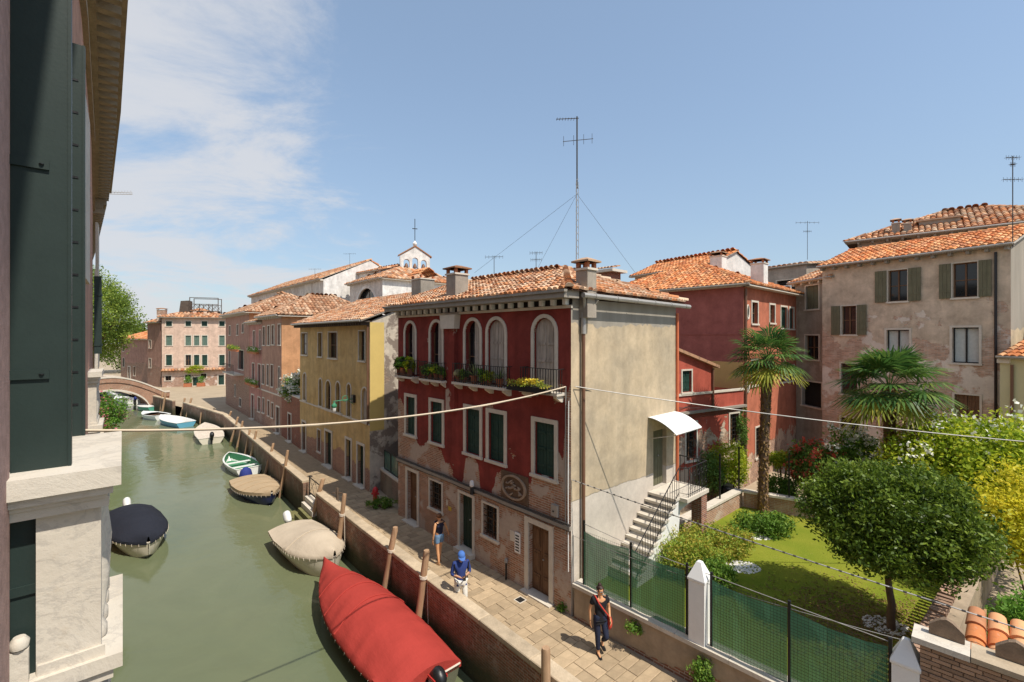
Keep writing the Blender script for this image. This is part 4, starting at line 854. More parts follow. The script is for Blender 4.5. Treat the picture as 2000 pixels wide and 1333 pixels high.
def shop_sign():
    u, z = FY.uz(*c5(735, 105)); s = fthing('bracket_lantern', 'green wrought iron bracket lantern on the yellow house', 'lamp', FY)
    MB().tube([(u, -.02, z), (u, -1.1, z-.05)], .025, 6).tube([(u, -.02, z-.3), (u, -.4, z-.03)], .018, 6).obj('bracket', m_plain('green_bronze', rgb(.05, .22, .12), .6, .25, 8), s)
    MB().tube([(u, -.5+.14*math.cos(a), z+.05+.14*math.sin(a)) for a in np.linspace(0, 6.28, 10)], .022, 5, False).obj('scroll', bpy.data.materials['green_bronze'], s)
    MB().lathe([(.04, 0), (.12, .06), (.14, .12), (.13, .17), (.05, .26), (.02, .32)], (u, -1.05, z-.4), 8).obj('lantern_cap', bpy.data.materials['green_bronze'], s, 30); MB().lathe([(.05, 0), (.09, .06), (.1, .2)], (u, -1.05, z-.58), 8).obj('lantern_glass', M['white'], s, 30)
    MB().box(u-.16, u+.16, .003, .14, z-.2, z+.2, front).obj('wall_box', M['black'], s)
shop_sign()
chimney(None, 'broad grey chimney with orange tiled cap between yellow and red houses', FY.w(FY.uz(826, 585, 2.6)[0], 2.6, 9.2), .95, .8, PY(826, 548, FY.w(FY.uz(826, 585, 2.6)[0], 2.6).y).z-9.2, FY.ang, 'render_grey', 'tiles')
# gap between yellow and red house: low wall with green panels, hydrant
gp0, gp1 = FY.w(FY.W+.02, .55), FR.w(-.02, .45); FG = Frame(gp0, gp1)
lw = fthing('low_wall', 'low weathered wall with green panels in the gap beside the yellow house', 'wall', FG); M['oldwall'] = m_plaster('old_wall_plaster', rgb(.3, .25, .18), rgb(.22, .19, .14), rgb(.25, .15, .1), thr=.5)
MB().box(0, FG.W*.78, 0, .3, -.2, 1.0).obj('masonry', M['oldwall'], lw); MB().box(-.02, FG.W*.8, -.03, .33, 1.001, 1.1).obj('coping', M['stone'], lw)
for k in range(2): a = .25+k*.95; f_ = MB(); f_.box(a, a+.9, .1, .13, 1.1, 1.16).box(a, a+.9, .1, .13, 1.98, 2.04).box(a, a+.05, .1, .13, 1.16, 1.98).box(a+.85, a+.9, .1, .13, 1.16, 1.98); pn = f_.obj('panel_frame', M['green_dk'], lw); MB().box(a+.05, a+.85, .11, .12, 1.16, 1.98).obj('panel', m_glass('green_panel_glass', rgb(.04, .12, .09), .2), pn)
MB().box(FG.W*.8, FG.W, .2, .3, -.2, 2.6).obj('dark_gate', M['dark'], lw)
bw = MB().box(-.5, FG.W+.5, 4.6, 4.9, -.2, 5.5).obj('rear_wall', M['oldwall'], lw)
hy = thing('fire_hydrant', 'red fire hydrant at the foot of the wall beside the yellow house', 'hydrant', PZ(733, 984)); hm = m_plain('red_enamel', rgb(.5, .02, .025), .45, .1, 6, .5)
MB().lathe([(.14, 0), (.14, .06), (.1, .08), (.1, .5), (.13, .52), (.13, .62), (.1, .7), (.05, .76), (.0, .78)], n=14).obj('barrel', hm, hy, 40)
for s in (-1, 1): MB().tube([(s*.08, 0, .45), (s*.17, 0, .45)], .045, 8).obj('outlet', hm, hy, 40)
shrub('weed_clump', 'low green weeds around the red fire hydrant', 'weeds', PZ(748, 992), (.7, .35, .22), LEAF['green'], 40, 30, .09, 51)
# --- brick wall with white flowers between yellow and pink houses
BA, BB = PZ(550, 852), YA; FB = Frame(BA, BB); M['brick2'] = m_brickwall('garden_brick', rgb(.33, .10, .055), rgb(.22, .075, .05), rgb(.27, .21, .16), rgb(.4, .3, .24), .62)
bk = fthing('brick_wall', 'red brick wall with a doorway between the pink and yellow houses', 'wall', FB); c7 = conv(430, 720, 7.406)
r_ = RC(FB, c7, 985, 1030, 660, 1060); wb = MB(); wall(wb, front, 0, FB.W, -.2, 3.4, [(r_[0], r_[1], .05, r_[3])], .25); wall(wb, back_of(.35), 0, FB.W, -.2, 3.4); wb.obj('brickwork', M['brick2'], bk); door(bk, front, r_[0], r_[1], .05, r_[3], .1, mat='greywood', leaves=1); MB().box(-.03, FB.W, -.05, .4, 3.401, 3.48).obj('coping', M['stone'], bk)
shrub('oleander_bush', 'white flowering oleander rising above the brick wall left of the yellow house', 'bush', FB.w(FB.W*.5, 1.0, 2.6), (1.9, 1.0, 1.15), LEAF['green'], 130, 40, .16, 61, flowers=(LEAF['white'], 120, .17, 26))
# --- pink houses
M['pinkA'] = m_plaster('dusky_pink_plaster', rgb(.43, .255, .19), rgb(.45, .32, .25), rgb(.3, .14, .1), zlim=.9, zsoft=.8, zn=2, bthr=.45)
M['pinkA2'] = m_plaster('rose_plaster', rgb(.46, .235, .20), rgb(.45, .32, .25), rgb(.3, .14, .1), zlim=1.0, zsoft=.8, zn=2, bthr=.45)
M['pinkB'] = m_plaster('brown_pink_plaster', rgb(.41, .24, .19), rgb(.42, .3, .23), rgb(.28, .13, .09), zlim=3.2, zsoft=1.0, zn=2, bthr=.35)
M['orange'] = m_plaster('sunlit_orange_plaster', rgb(.62, .33, .17), rgb(.6, .42, .28), thr=.68)  # sunlit sides of the pink houses: the warm light is put into the colour
c6 = conv(430, 580, 8.33); D1 = Vector((BA.x, BA.y)); dd = (Vector((PZ(441, 789).x, PZ(441, 789).y))-D1)
def along(px): fr = Frame(D1, D1+dd); return fr.uz(px, 800)[0]
def seg_frame(pl, pr): dn = dd.normalized(); return Frame(D1+dn*along(pl), D1+dn*along(pr))
FA1 = seg_frame(511.5, 550); FA2 = seg_frame(487, 511.2); FBB = seg_frame(441, 486.6); F = []
for a, b, t_, bt in ((700, 730, 490, 785), (775, 812, 475, 785), (842, 885, 465, 775), (945, 985, 452, 780)): F.append((*RC(FA1, c6, a, b, t_, bt), dict(fill='shut' if a > 750 else 'glass', mat='greywood', sur=.08)))
for a, b, t_, bt in ((612, 640, -50, 220), (680, 706, -50, 240), (735, 768, -50, 262), (845, 866, -20, 300)): F.append((*RC(FA1, c7, a, b, t_, bt), dict(fill='dark', sur=.08)))
for a, b, t_, bt in ((615, 640, 430, 640), (690, 716, 470, 682), (745, 772, 500, 712)): F.append((*RC(FA1, c7, a, b, t_, bt), dict(fill='shut', mat='brown', sur=.08)))
r_ = RC(FA1, c7, 815, 856, 560, 900); F.append((r_[0], r_[1], .06, r_[3], dict(t='door', mat='green_door', leaves=1, sur=.12)))
a1 = house('pink_house', 'dusky pink house with sunlit orange side wall beyond the brick wall', FA1, 8, 9.2, 'pinkA', F, side='orange', eave=.45, rise=1.9, roof='hip', tile='tile_old', tw=.3, tl=.45, corbels=.6, seed=21)
MB().box(0, FA1.W, .003, .06, 3.0, 3.1, front).obj('string_course', M['stone'], a1)
F = [(*RC(FA2, c6, a, b, t_, bt), dict(fill='shut', mat='pinkwood', sur=.08)) for a, b, t_, bt in ((540, 570, 560, 860), (640, 666, 548, 850))]; M['pinkwood'] = m_wood('faded_pink_shutter', rgb(.3, .16, .11), rgb(.38, .22, .16))
F += [(*RC(FA2, c6, a, b, t_, bt), dict(fill=k, mat='brown', sur=.08)) for a, b, t_, bt, k in ((525, 560, 1085, 1460, 'glass'), (620, 660, 1100, 1480, 'glass'))]
F += [(*RC(FA2, c7, 548, 582, 420, 622), dict(fill='shut', mat='brown', sur=.08))]
for a, b, t_, mt in ((455, 490, 385, 'greywood'),): r_ = RC(FA2, c7, a, b, t_, 700); F.append((r_[0], r_[1], .06, r_[3], dict(t='door', mat=mt, leaves=1, sur=.12)))
F = [x for x in F if x[0] > .05 and x[1] < FA2.W-.02]
a2 = house('rose_house', 'narrow rose pink house with flower boxes between two pink houses', FA2, 8, 8.85, 'pinkA2', F, eave=.4, rise=1.3, tile='tile_old', tw=.3, tl=.45, corbels=.6, eave_l=.05, eave_r=.0, seed=25)
F = [(*RC(FBB, c6, a, b, t_, bt), dict(fill='glass', sur=.08)) for a, b, t_, bt in ((150, 172, 475, 622), (272, 296, 455, 622), (360, 386, 445, 582), (145, 168, 885, 1140))]
F += [(*RC(FBB, c6, 300, 385, 872, 1180), dict(fill='dark', sur=.08)), (*RC(FBB, c7, 280, 305, 435, 545), dict(fill='bars', sur=.08)), (*RC(FBB, c7, 212, 228, 240, 400), dict(fill='dark', sur=.06))]
F = [x for x in F if x[0] > .05 and x[1] < FBB.W-.05]
bb = house('brown_pink_house', 'brownish pink house with brick lower wall and railed balcony at the canal bend', FBB, 9, 9.85, 'pinkB', F, side='orange', eave=.5, rise=2.3, roof='hip', tile='tile_old', tw=.33, tl=.5, corbels=.6, seed=29)
r_ = RC(FBB, c6, 195, 385, 1090, 1235); bs = MB().box(r_[0], r_[1], .003, .9, r_[2]-.12, r_[2], front).obj('balcony_slab', M['stone'], bb); g = MB(); g.box(r_[0], r_[1], .86, .88, r_[2]+.9, r_[2]+.94, front)
for k in range(15): x = r_[0]+.02+(r_[1]-r_[0]-.04)*k/14; g.box(x-.012, x+.012, .86, .88, r_[2], r_[2]+.9, front)
g.obj('railing', M['iron'], bs)
def window_box(fr, u0, u1, z, out, label, mat='green', fl='gold', seed=1):
    t_ = thing('window_box', label, 'planter', fr.w((u0+u1)/2, -out, z), fr.ang); w = u1-u0
    MB().box(-w/2, w/2, -.12, .12, 0, .2).obj('trough', M['pot'], t_); C = np.stack([np.linspace(-w/2, w/2, 26), RNG.uniform(-.1, .1, 26), RNG.uniform(.2, .5, 26)], 1)
    V, Qq, rr_ = leaves_np(C, 20, .11, [.09, .09, .1], .4, .5, seed); link('foliage', np_mesh('foliage', V, Qq, LEAF[mat], rr_), t_)
    V, Qq, rr_ = leaves_np(C[::3]+[0, -.05, .1], 8, .09, [.08, .08, .06], .6, .8, seed+1); link('blossom', np_mesh('blossom', V, Qq, LEAF[fl], rr_), t_)['kind'] = 'stuff'
for i, (a, b, y_, fr, cc, lab) in enumerate(((520, 670, 900, FA2, c6, 'flower box under the upper windows of the rose pink house'), (330, 470, 860, FBB, c6, 'balcony planter with yellow flowers on the brownish pink house'), (420, 590, 205, FA2, c7, 'flower box under the lower windows of the rose pink house'))):
    p, qv = cc(a, y_), cc(b, y_); u0 = fr.uz(*p)[0]; u1 = fr.uz(*qv)[0]; window_box(fr, max(u0, .1), max(u1, u0+.8), fr.uz(*p)[1]-.1, .3 if i != 1 else .95, lab, 'bright', 'gold' if i == 1 else 'white', 70+i)
# --- far pink building closing the view
FE = Frame(PZ(316, 757), PZ(441, 752.5)); cE = conv(230, 570, 6.345); F = []
M['peach'] = m_plaster('peach_plaster', rgb(.70, .51, .40), rgb(.68, .58, .5), rgb(.40, .2, .13), zlim=1.6, zsoft=.8, zn=2.5, bthr=.45)
for a, b in ((598, 672), (840, 908), (1040, 1110), (1258, 1325)): F.append((*RC(FE, cE, a, b, 367, 428), dict(fill='shut', sur=.1)))
for a, b in ((598, 672), (840, 908), (945, 1010), (1045, 1110), (1258, 1325)): F.append((*RC(FE, cE, a, b, 545, 668), dict(fill='shut', sur=.12, mat='greengrey'))); F.append((*RC(FE, cE, a, b, 785, 915), dict(fill='shut' if a != 840 else 'glass', sur=.12)))
M['greengrey'] = m_wood('grey_green_shutter', rgb(.09, .15, .12), rgb(.14, .2, .16))
for a, b, t_, bt in ((590, 663, 1045, 1103), (835, 905, 1030, 1088), (1028, 1098, 1017, 1070)): F.append((*RC(FE, cE, a, b, t_, bt), dict(fill='bars', sur=.1)))
for a, b, t_ in ((930, 1000, 1060), (1248, 1318, 1035)): r_ = RC(FE, cE, a, b, t_, 1160); F.append((r_[0], r_[1], .06, r_[3], dict(t='door', mat='green', leaves=2, sur=.14)))
fe = house('peach_house', 'peach four storey house with green shutters closing the canal view', FE, 10, 10.35, 'peach', F, left_mat='pinkB', eave=.45, rise=1.5, roof='hip', tile='tile', tw=.45, tl=.6, corbels=0, seed=33, cmat='lead')
z_ = FE.uz(*cE(700, 985))[1]; r3 = bpy.data.objects.new('ledge_roof', None); COL.objects.link(r3); r3.parent = fe; roof_plane(r3, [(0, -.55, z_), (FE.W, -.55, z_), (FE.W, -.01, z_+.35), (0, -.01, z_+.35)], 'tile', .4, .5, 0, 35)
def altana():
    u0, z0_ = FE.uz(*cE(915, 240), 3.0); u1, z1_ = FE.uz(*cE(1262, 85), 3.0); t_ = fthing('roof_terrace', 'dark timber roof terrace on the peach house roof', 'terrace', FE)
    zb = z0_; MB().box(u0-.1, u1+.1, 1.8, 4.6, zb-.12, zb).obj('deck', M['beam'], t_)
    for k in range(4):
        for y in (1.9, 4.5): x = u0+(u1-u0)*k/3; MB().box(x-.05, x+.05, y-.05, y+.05, 10.4, z1_ if k in (0, 3) else zb+1.1).obj('post', M['beam'], t_)
    for y in (1.9, 4.5):
        MB().box(u0, u1, y-.03, y+.03, zb+1.0, zb+1.08).box(u0, u1, y-.03, y+.03, z1_-.1, z1_).obj('rail', M['beam'], t_)
        for k in range(5):
            xa = u0+(u1-u0)*k/5; xb = u0+(u1-u0)*(k+1)/5; MB().tube([(xa, y, zb+.05), (xb, y, zb+1.0)], .025, 4).tube([(xa, y, zb+1.0), (xb, y, zb+.05)], .025, 4).obj('cross_brace', M['beam'], t_)
    for k in range(3): x = u0+.7+(u1-u0-1)*k/2; MB().box(x-.22, x+.22, 1.6, 2.0, 10.3, zb-.125).obj('masonry_pier', M['peach'], t_)
    ur, zr = FE.uz(*cE(765, 120), 3.0); MB().prism([(u0-1.5, zb-1.0), (u0-.15, zb-1.0), (u0-.15, zr+.1), (u0-1.2, zr)], -4.2, -2.0, front).obj('stair_hut', M['beam'], t_)
altana()
u_, z_ = FE.uz(*cE(518, 215), 1.5); chimney(None, 'broad peach chimney at the left end of the peach house', FE.w(u_+.3, 1.5, 10.4), 1.1, .8, z_-10.6, FE.ang, 'peach', 'slab')
for i, (a, b) in enumerate(((850, 915), (1012, 1080))):
    u0, zz = FE.uz(*cE(a, 1190)); u1 = FE.uz(*cE(b, 1190))[0]; t_ = thing('planter', ['left', 'right'][i]+' terracotta planter flanking the green door of the peach house', 'planter', FE.w((u0+u1)/2, -.7, 0), FE.ang, 'planters by the peach house door')
    MB().box(-.5, .5, -.25, .25, 0, .55).obj('trough', M['pot'], t_); V, Qq, rr_ = leaves_np(blob(30, (.5, .3, .5), 90+i)+[0, 0, 1.0], 20, .13, [.12]*3, .3, .5, 91+i); link('foliage', np_mesh('foliage', V, Qq, LEAF['bright'], rr_), t_)
u0, zz = FE.uz(*cE(960, 1030)); vn = thing('door_vine', 'bright green vine trained over the door of the peach house', 'vine', FE.w(u0, -.4, 0), FE.ang); V, Qq, rr_ = leaves_np(blob(70, (1.3, .3, .55), 95)+[0, 0, 2.55], 26, .14, [.14]*3, .3, .5, 95); link('foliage', np_mesh('foliage', V, Qq, LEAF['lime'], rr_), vn); MB().tube([(-.9, 0, 0), (-.95, 0, 1.2), (-.7, 0, 2.5)], .03, 5).obj('stem', M['bark'], vn)
# tall side block and small house left of it
FS = Frame(PY(288, 750, 70), PY(313, 750, 68.2)); house('brown_side_house', 'tall narrow brown house attached left of the peach house', FS, 8, 9.6, 'pinkB', [(.5, 1.1, 5.8, 7.0, dict(fill='dark', sur=.08)), (.5, 1.1, 2.8, 4.2, dict(fill='dark', sur=.08))], eave=.3, rise=1, roof='hip', tile='tile', tw=.45, tl=.6, seed=37)
FSm = Frame(PY(236, 750, 80), PY(291, 750, 73)); cS = cE
house('small_orange_house', 'small low house with orange roof beside the bridge', FSm, 7, 7.0, 'pinkB', [(1.0, 1.7, 5, 6, dict(fill='dark', sur=.06)), (1.0, 1.8, 2.3, 3.8, dict(fill='shut', sur=.06)), (3.5, 4.6, .06, 2.4, dict(t='door', mat='greywood', leaves=1)), (6, 6.8, 1.0, 2.5, dict(fill='shut', mat='brown', sur=.06))], side='orange', eave=.4, rise=1.6, roof='hip', tile='tile_new', tw=.45, tl=.6, seed=39)
# --- bridge
def bridge():
    R0 = Vector((-42.6, 54.2)); dv = Vector((-.61, -.79)).normalized(); fr = Frame(R0+dv*8.4, R0)         # x from left bank to right bank
    fr.y = Vector((-fr.x.y, fr.x.x)); t_ = fthing('stone_bridge', 'humpback brick bridge with pale coping at the far end of the canal', 'bridge', fr); W_ = fr.W; n = 24
    deck = lambda u: .35+2.1*math.sin(math.pi*min(max((u+1.0)/(W_+2), 0), 1)); intr = lambda u: -1.3+2.75*math.sqrt(max(0, 1-((u-W_/2)/(W_/2-.35))**2))
    mm = m_brickwall('bridge_brick', rgb(.42, .2, .11), rgb(.32, .15, .09), rgb(.4, .32, .25), rgb(.5, .4, .3), .6)
    us = np.linspace(-1.5, W_+1.5, n*2); m = MB()
    for o in (0, 3.2):
        for a, b in zip(us, us[1:]):
            ia = intr(a) if .35 < a < W_-.35 else -2; ib = intr(b) if .35 < b < W_-.35 else -2; m.face([(a, o, ia), (b, o, ib), (b, o, deck(b)), (a, o, deck(a))])
    vs = [u for u in us if .35 < u < W_-.35]; m.grid([[(u, 0, intr(u)), (u, 3.2, intr(u))] for u in vs]); m.grid([[(u, 0, deck(u)-.02), (u, 3.2, deck(u)-.02)] for u in us]); m.obj('arch', mm, t_)
    rim = MB()
    for a, b in zip(vs, vs[1:]): rim.prism([(a, intr(a)), (b, intr(b)), (b, intr(b)+.22), (a, intr(a)+.22)], 0, .06, front)
    rim.obj('arch_ring', M['stone'], t_)
    for y in (-.1, 3.0):
        pr = MB(); cp = MB()
        for a, b in zip(us, us[1:]): pr.face([(a, y, deck(a)), (b, y, deck(b)), (b, y, deck(b)+.5), (a, y, deck(a)+.5)]); pr.face([(a, y+.25, deck(a)), (b, y+.25, deck(b)), (b, y+.25, deck(b)+.5), (a, y+.25, deck(a)+.5)]); cp.prism([(a, deck(a)+.5), (b, deck(b)+.5), (b, deck(b)+.66), (a, deck(a)+.66)], .05-y, -.3-y, front)
        pr.obj('parapet', mm, t_); cp.obj('parapet_coping', M['stone'], t_)
bridge()
# --- trees beyond the bridge
shrub('plane_tree', 'tall leafy tree rising beside the palace at the far left', 'tree', PY(186, 745, 62), (4.6, 4.6, 5.6), LEAF['far'], 420, 60, .3, 101, trunk=(.35, 5), zc=9.2, part='crown', lumps=16, spread=[.55]*3)
shrub('plane_tree', 'lower dark tree behind the small orange house', 'tree', PY(250, 745, 96), (7, 6, 5.5), LEAF['ever'], 220, 50, .4, 105, trunk=(.3, 4), zc=8, part='crown', lumps=12, spread=[.6]*3)
# --- church
M['church'] = m_plaster('shaded_church_plaster', rgb(.66, .60, .54), rgb(.5, .43, .38), thr=.56, sc=.25, streak=.4); M['church_l'] = m_plaster('white_church_plaster', rgb(.80, .77, .72), rgb(.66, .6, .54), thr=.62, sc=.2)  # walls away from the sun: shade put into a greyer copy of the white
nd = Vector((.735, .678)); dv = Vector((-.678, .735))
c0 = PY(631.6, 600, 60); FC = Frame((c0.x+dv.x*37, c0.y+dv.y*37), (c0.x, c0.y)); c5c = conv(460, 440, 4.545)
F = [(*RC(FC, c5c, a, b, t_, bt), dict(arch=True, fill='glass', sur=.3, depth=.4)) for a, b, t_, bt in ((213, 262, 665, 760), (390, 445, 632, 720), (605, 680, 600, 670))]
ch = house('church_nave', 'long pale church nave with lunette windows and orange roof', FC, 13, 15.1, 'church', F, side='church_l', eave=.5, rise=3.2, tile='tile', tw=.55, tl=.8, corbels=1.0, seed=41, eave_r=.0, cat='church')
c1_ = PY(747, 600, 54); FT = Frame((c1_.x+dv.x*9.3, c1_.y+dv.y*9.3), (c1_.x, c1_.y)); r_ = RC(FT, c5c, 1072, 1252, 560, 690)
tr_ = house('church_transept', 'church transept with large half round window and hipped roof', FT, 12, 14.45, 'church', [(r_[0], r_[1], r_[3]-(r_[1]-r_[0])*.5-1.2, r_[3], dict(arch=True, fill='glass', sur=.35, depth=.5, smat='church_l'))], side='church_l', eave=.5, rise=2.2, roof='hip', tile='tile', tw=.5, tl=.7, corbels=.8, seed=43, cat='church')
bl = thing('bell_gable', 'white bell gable with three arched openings and cross on the church', 'bell gable', PY(811, 530, 62), FT.ang+R(88)); m = MB(); w2 = 2.0; zt = 2.9
bl.rotation_euler = (0, 0, R(20)); bl.location.z = 0; z0 = PY(811, 530, 62).z-3
wall(m, front, -w2, w2, z0, z0+3+2.0, [(-1.55, -.75, z0+3, z0+4.6, True), (-.4, .4, z0+3, z0+4.85, True), (.75, 1.55, z0+3, z0+4.6, True)], .7); wall(m, back_of(.7), -w2, w2, z0, z0+5, [(-1.55, -.75, z0+3, z0+4.6, True), (-.4, .4, z0+3, z0+4.85, True), (.75, 1.55, z0+3, z0+4.6, True)], .0)
m.face([(-w2, 0, z0), (-w2, .7, z0), (-w2, .7, z0+5), (-w2, 0, z0+5)]); m.face([(w2, 0, z0), (w2, .7, z0), (w2, .7, z0+5), (w2, 0, z0+5)]); m.prism([(-w2, z0+5.001), (w2, z0+5.001), (0, z0+6.3)], 0, -.7, front); m.obj('bell_wall', M['church_l'], bl)
MB().prism([(-w2-.25, z0+4.95), (0, z0+6.35), (w2+.25, z0+4.95), (w2+.25, z0+5.1), (0, z0+6.52), (-w2-.25, z0+5.1)], .1, -.8, front).obj('gable_roof', M['tile_old'], bl); MB().lathe([(.1, 0), (.25, .15), (.3, .4), (.12, .7), (.05, .8)], (0, .35, z0+6.4), 10).obj('finial', M['church_l'], bl, 40)
MB().tube([(0, .35, z0+7.1), (0, .35, z0+10.2)], .05, 5).box(-.35, .35, .32, .38, z0+8.8, z0+8.9).obj('cross', M['iron'], bl)
for x in (-1.15, 0, 1.15): MB().lathe([(.3, 0), (.28, .1), (.2, .4), (.1, .55), (.03, .6)], (x, .35, z0+3.5), 10).obj('bell', M['copper'], bl, 40)
FCh = Frame(PY(672, 520, 66), PY(740, 520, 60)); house('church_attic', 'raised attic block with tiled roof between nave and transept', FCh, 6, 16.2, 'church_l', [(1.5, 2.4, 14.8, 15.9, dict(fill='dark', sur=.1))], eave=.4, rise=1.0, tile='tile', tw=.5, tl=.7, seed=45, z0=10, cat='church')
# ------------------------------------------------------------------ houses behind the garden
M['crimson'] = m_plaster('crimson_plaster', rgb(.35, .12, .10), rgb(.5, .34, .28), thr=.7, main2=rgb(.30, .10, .085), streak=.15)
M['brick_red'] = m_plaster('orange_red_plaster', rgb(.50, .17, .10), rgb(.6, .42, .3), rgb(.35, .17, .11), zlim=1.8, zsoft=1.4, zn=3.2, bthr=.5)
Cr = Vector((11.7, 23.0)); CW = 9.0; FCr = Frame(Cr-xd*CW, Cr); cB = conv(1360, 470, 7.014); cD = conv(1180, 460, 3.03); S = []
for a, b, t_, bt in ((758, 838, 850, 1140), (1003, 1072, 885, 1130), (1155, 1238, 915, 1200), (1273, 1332, 930, 1210)): S.append((*SR(FCr, cB, a, b, t_, bt, CW), dict(fill='glass' if a < 1100 else 'shut', sur=.1)))
for a, b, t_, bt in ((872, 908, 742, 885), (1045, 1076, 770, 866), (1088, 1122, 775, 860)): S.append((*SR(FCr, cD, a, b, t_, bt, CW), dict(fill='glass', sur=.1)))
S.append((1.6, 2.5, 1.2, 2.8, dict(fill='bars', sur=.08))); S = [s for s in S if s[0] > .02 and s[1] < 8.45]
crh = house('crimson_house', 'large crimson house with orange tiled hip roof behind the red house', FCr, 8.5, 10.2, 'crimson', (), S, side='brick_red', eave=.45, rise=2.0, roof='hip', tile='tile_new', tw=.24, tl=.38, seed=51, cmat='stone')
MB().box(1, CW, .003, .03, 7.75, 7.83, front).obj('string_course', M['crimson'], crh)
MB().box(CW-3.6, CW-.05, .004, .035, 3.5, 6.35, front).obj('ochre_panel', m_plain('ochre_plaster', rgb(.52, .33, .13), .9, .15, 1.5), crh)
for z_ in (5.15, 8.9): m = MB(); m.tube([(CW+.04, .45+.17*math.cos(a), z_+.36*math.sin(a)) for a in np.linspace(0, 6.28, 15)], .05, 5, False); ow = m.obj('oval_window', M['stone'], crh); MB().face([(CW+.015, .45+.16*math.cos(a), z_+.35*math.sin(a)) for a in np.linspace(0, 6.1, 14)]).obj('pane', M['glass'], ow)
MB().tube([(CW+.08, .1, 10.1), (CW+.08, .1, 1)], .06, 8).obj('downpipe', M['copper'], crh)
chimney(None, 'pale tapering chimney with flat cap on the crimson house roof', FCr.w(FCr.uz(1403, 530, 5.8)[0], 5.8, 10.9), .75, .75, PY(1403, 497, FCr.w(FCr.uz(1403, 530, 5.8)[0], 5.8).y).z-10.9-.2, FCr.ang, 'church_l', 'slab')
chimney(None, 'white square chimney with dark slab at the right of the crimson house roof', FCr.w(FCr.uz(1483, 545, 3.6)[0], 3.6, 10.3), .68, .68, PY(1483, 512, FCr.w(FCr.uz(1483, 545, 3.6)[0], 3.6).y).z-10.3-.15, FCr.ang, 'church_l', 'slab')
# annex with peeling red plaster
aA = PY(1300, 800, 19.45); aB = PY(1452, 800, 22.2); FAn = Frame(aA, aB); an_z = 4.3
M['peel'] = m_plaster('peeling_red_plaster', rgb(.46, .105, .07), rgb(.58, .46, .35), rgb(.4, .2, .12), zlim=2.7, zsoft=1.8, zn=7, bthr=.5, sc=.9)
cN = cD; F = []
for a, b, t_, bt in ((483, 545, 1110, 1330), (742, 795, 1055, 1230)): p0, p1 = cN(a, t_), cN(b, bt); F.append((*FAn.rect(p0[0], p1[0], p0[1], p1[1]), dict(fill='bars', sur=.08)))
ax = fthing('red_annex', 'low annex with peeling red plaster between the red and crimson houses', 'house', FAn)
u9, _ = FAn.uz(1392, 760); wb = MB(); wall(wb, front, 0, FAn.W, -.2, 5.05, [o[:4] for o in F]); wall(wb, right_of(FAn.W), 0, 3, -.2, 5.05); wb.obj('wall', M['peel'], ax)
for o in F: window(ax, front, *o[:4], **o[4])
MB().box(0, FAn.W, -.06, .05, 5.051, 5.15).obj('terrace_coping', M['stone'], ax); MB().box(-.2, FAn.W+.05, -.16, -.003, an_z-.05, an_z+.06).obj('gutter', M['lead'], ax); MB().box(0, FAn.W, .0, 3, 4.0, 4.2).obj('terrace_floor', M['joint'], ax)
zl, zr = 7.25, 6.28; a_, b_, c_, d_ = FAn.rect(1332, 1350, 719, 767)
m = MB(); wall(m, front, 0, u9, 5.16, 6.2, [(a_, b_, max(c_, 5.2), min(d_, 6.15))]); m.prism([(0, 6.2), (u9, 6.2), (u9, zr), (0, zl)], 0, -.2, front); wall(m, right_of(u9), 0, 2.5, 5.16, 6.2); up = m.obj('upper_wall', M['peel'], ax); window(ax, front, a_, b_, max(c_, 5.2), min(d_, 6.15), False, 'shut', .07, 'stone', 'green')
m = MB(); m.prism([(-.1, zl), (u9+.25, zr-.08), (u9+.25, zr+.05), (-.1, zl+.13)], .2, -2.6, front); m.obj('sloping_roof', M['tile_old'], ax); MB().tube([(u9-.05, -.06, 6.2), (u9-.05, -.06, 4.3)], .05, 8).obj('downpipe', M['copper'], ax)
ln = fthing('terrace_lantern', 'small copper lantern on the ochre wall above the annex terrace', 'lamp', FCr); MB().lathe([(.03, 0), (.1, .06), (.12, .26), (.04, .36)], (CW-2.4, -.3, 5.5), 8).obj('lantern', M['pot'], ln, 30); MB().tube([(CW-2.4, -.02, 6.0), (CW-2.4, -.3, 6.0), (CW-2.4, -.3, 5.85)], .015, 5).obj('arm', M['iron'], ln)
# --- beige brick house
FBe = Frame((18.0, 26.4), (21.7, 19.8)); cH = conv(1540, 380, 2.776)
M['beige'] = m_plaster('beige_over_brick', rgb(.62, .50, .38), rgb(.74, .65, .55), rgb(.60, .37, .26), zlim=7.9, zsoft=2.0, zn=4.5, bthr=.45, sc=.6, bsc=.8, main2=rgb(.53, .42, .31), blotch=.28)
F = []
for a, b, t_, bt, fl in ((540, 645, 410, 580, .5), (890, 1025, 370, 558, .42), (288, 368, 605, 760, .45)): F.append((*RC(FBe, cH, a, b, t_, bt), dict(fill='glass', sur=.05, flaps=fl, mat='olive')))
for a, b, t_, bt in ((532, 655, 735, 915), (888, 1033, 722, 915)): F.append((*RC(FBe, cH, a, b, t_, bt), dict(fill='curtain', sur=.09, fmat='black', rows=1)))
for a, b, t_, bt in ((285, 375, 918, 1085), (283, 380, 1213, 1330)): F.append((*RC(FBe, cH, a, b, t_, bt), dict(fill='bars', sur=.08)))
for a, b, t_, bt in ((590, 655, 1085, 1200), (900, 1037, 1088, 1230)): F.append((*RC(FBe, cH, a, b, t_, bt), dict(fill='shut', sur=.08, mat='brown')))
be = house('beige_house', 'beige and bare brick house with olive shutters at the right', FBe, 6.5, 11.6, 'beige', F, side='red_side', eave=.4, rise=1.25, tile='tile_new', tw=.26, tl=.4, corbels=.62, seed=61, cmat='lead', eave_r=.15, eave_l=.1)
MB().tube([(FBe.W-.45, -.07, 11.4), (FBe.W-.45, -.07, 2)], .05, 8).obj('downpipe', M['black'], be)
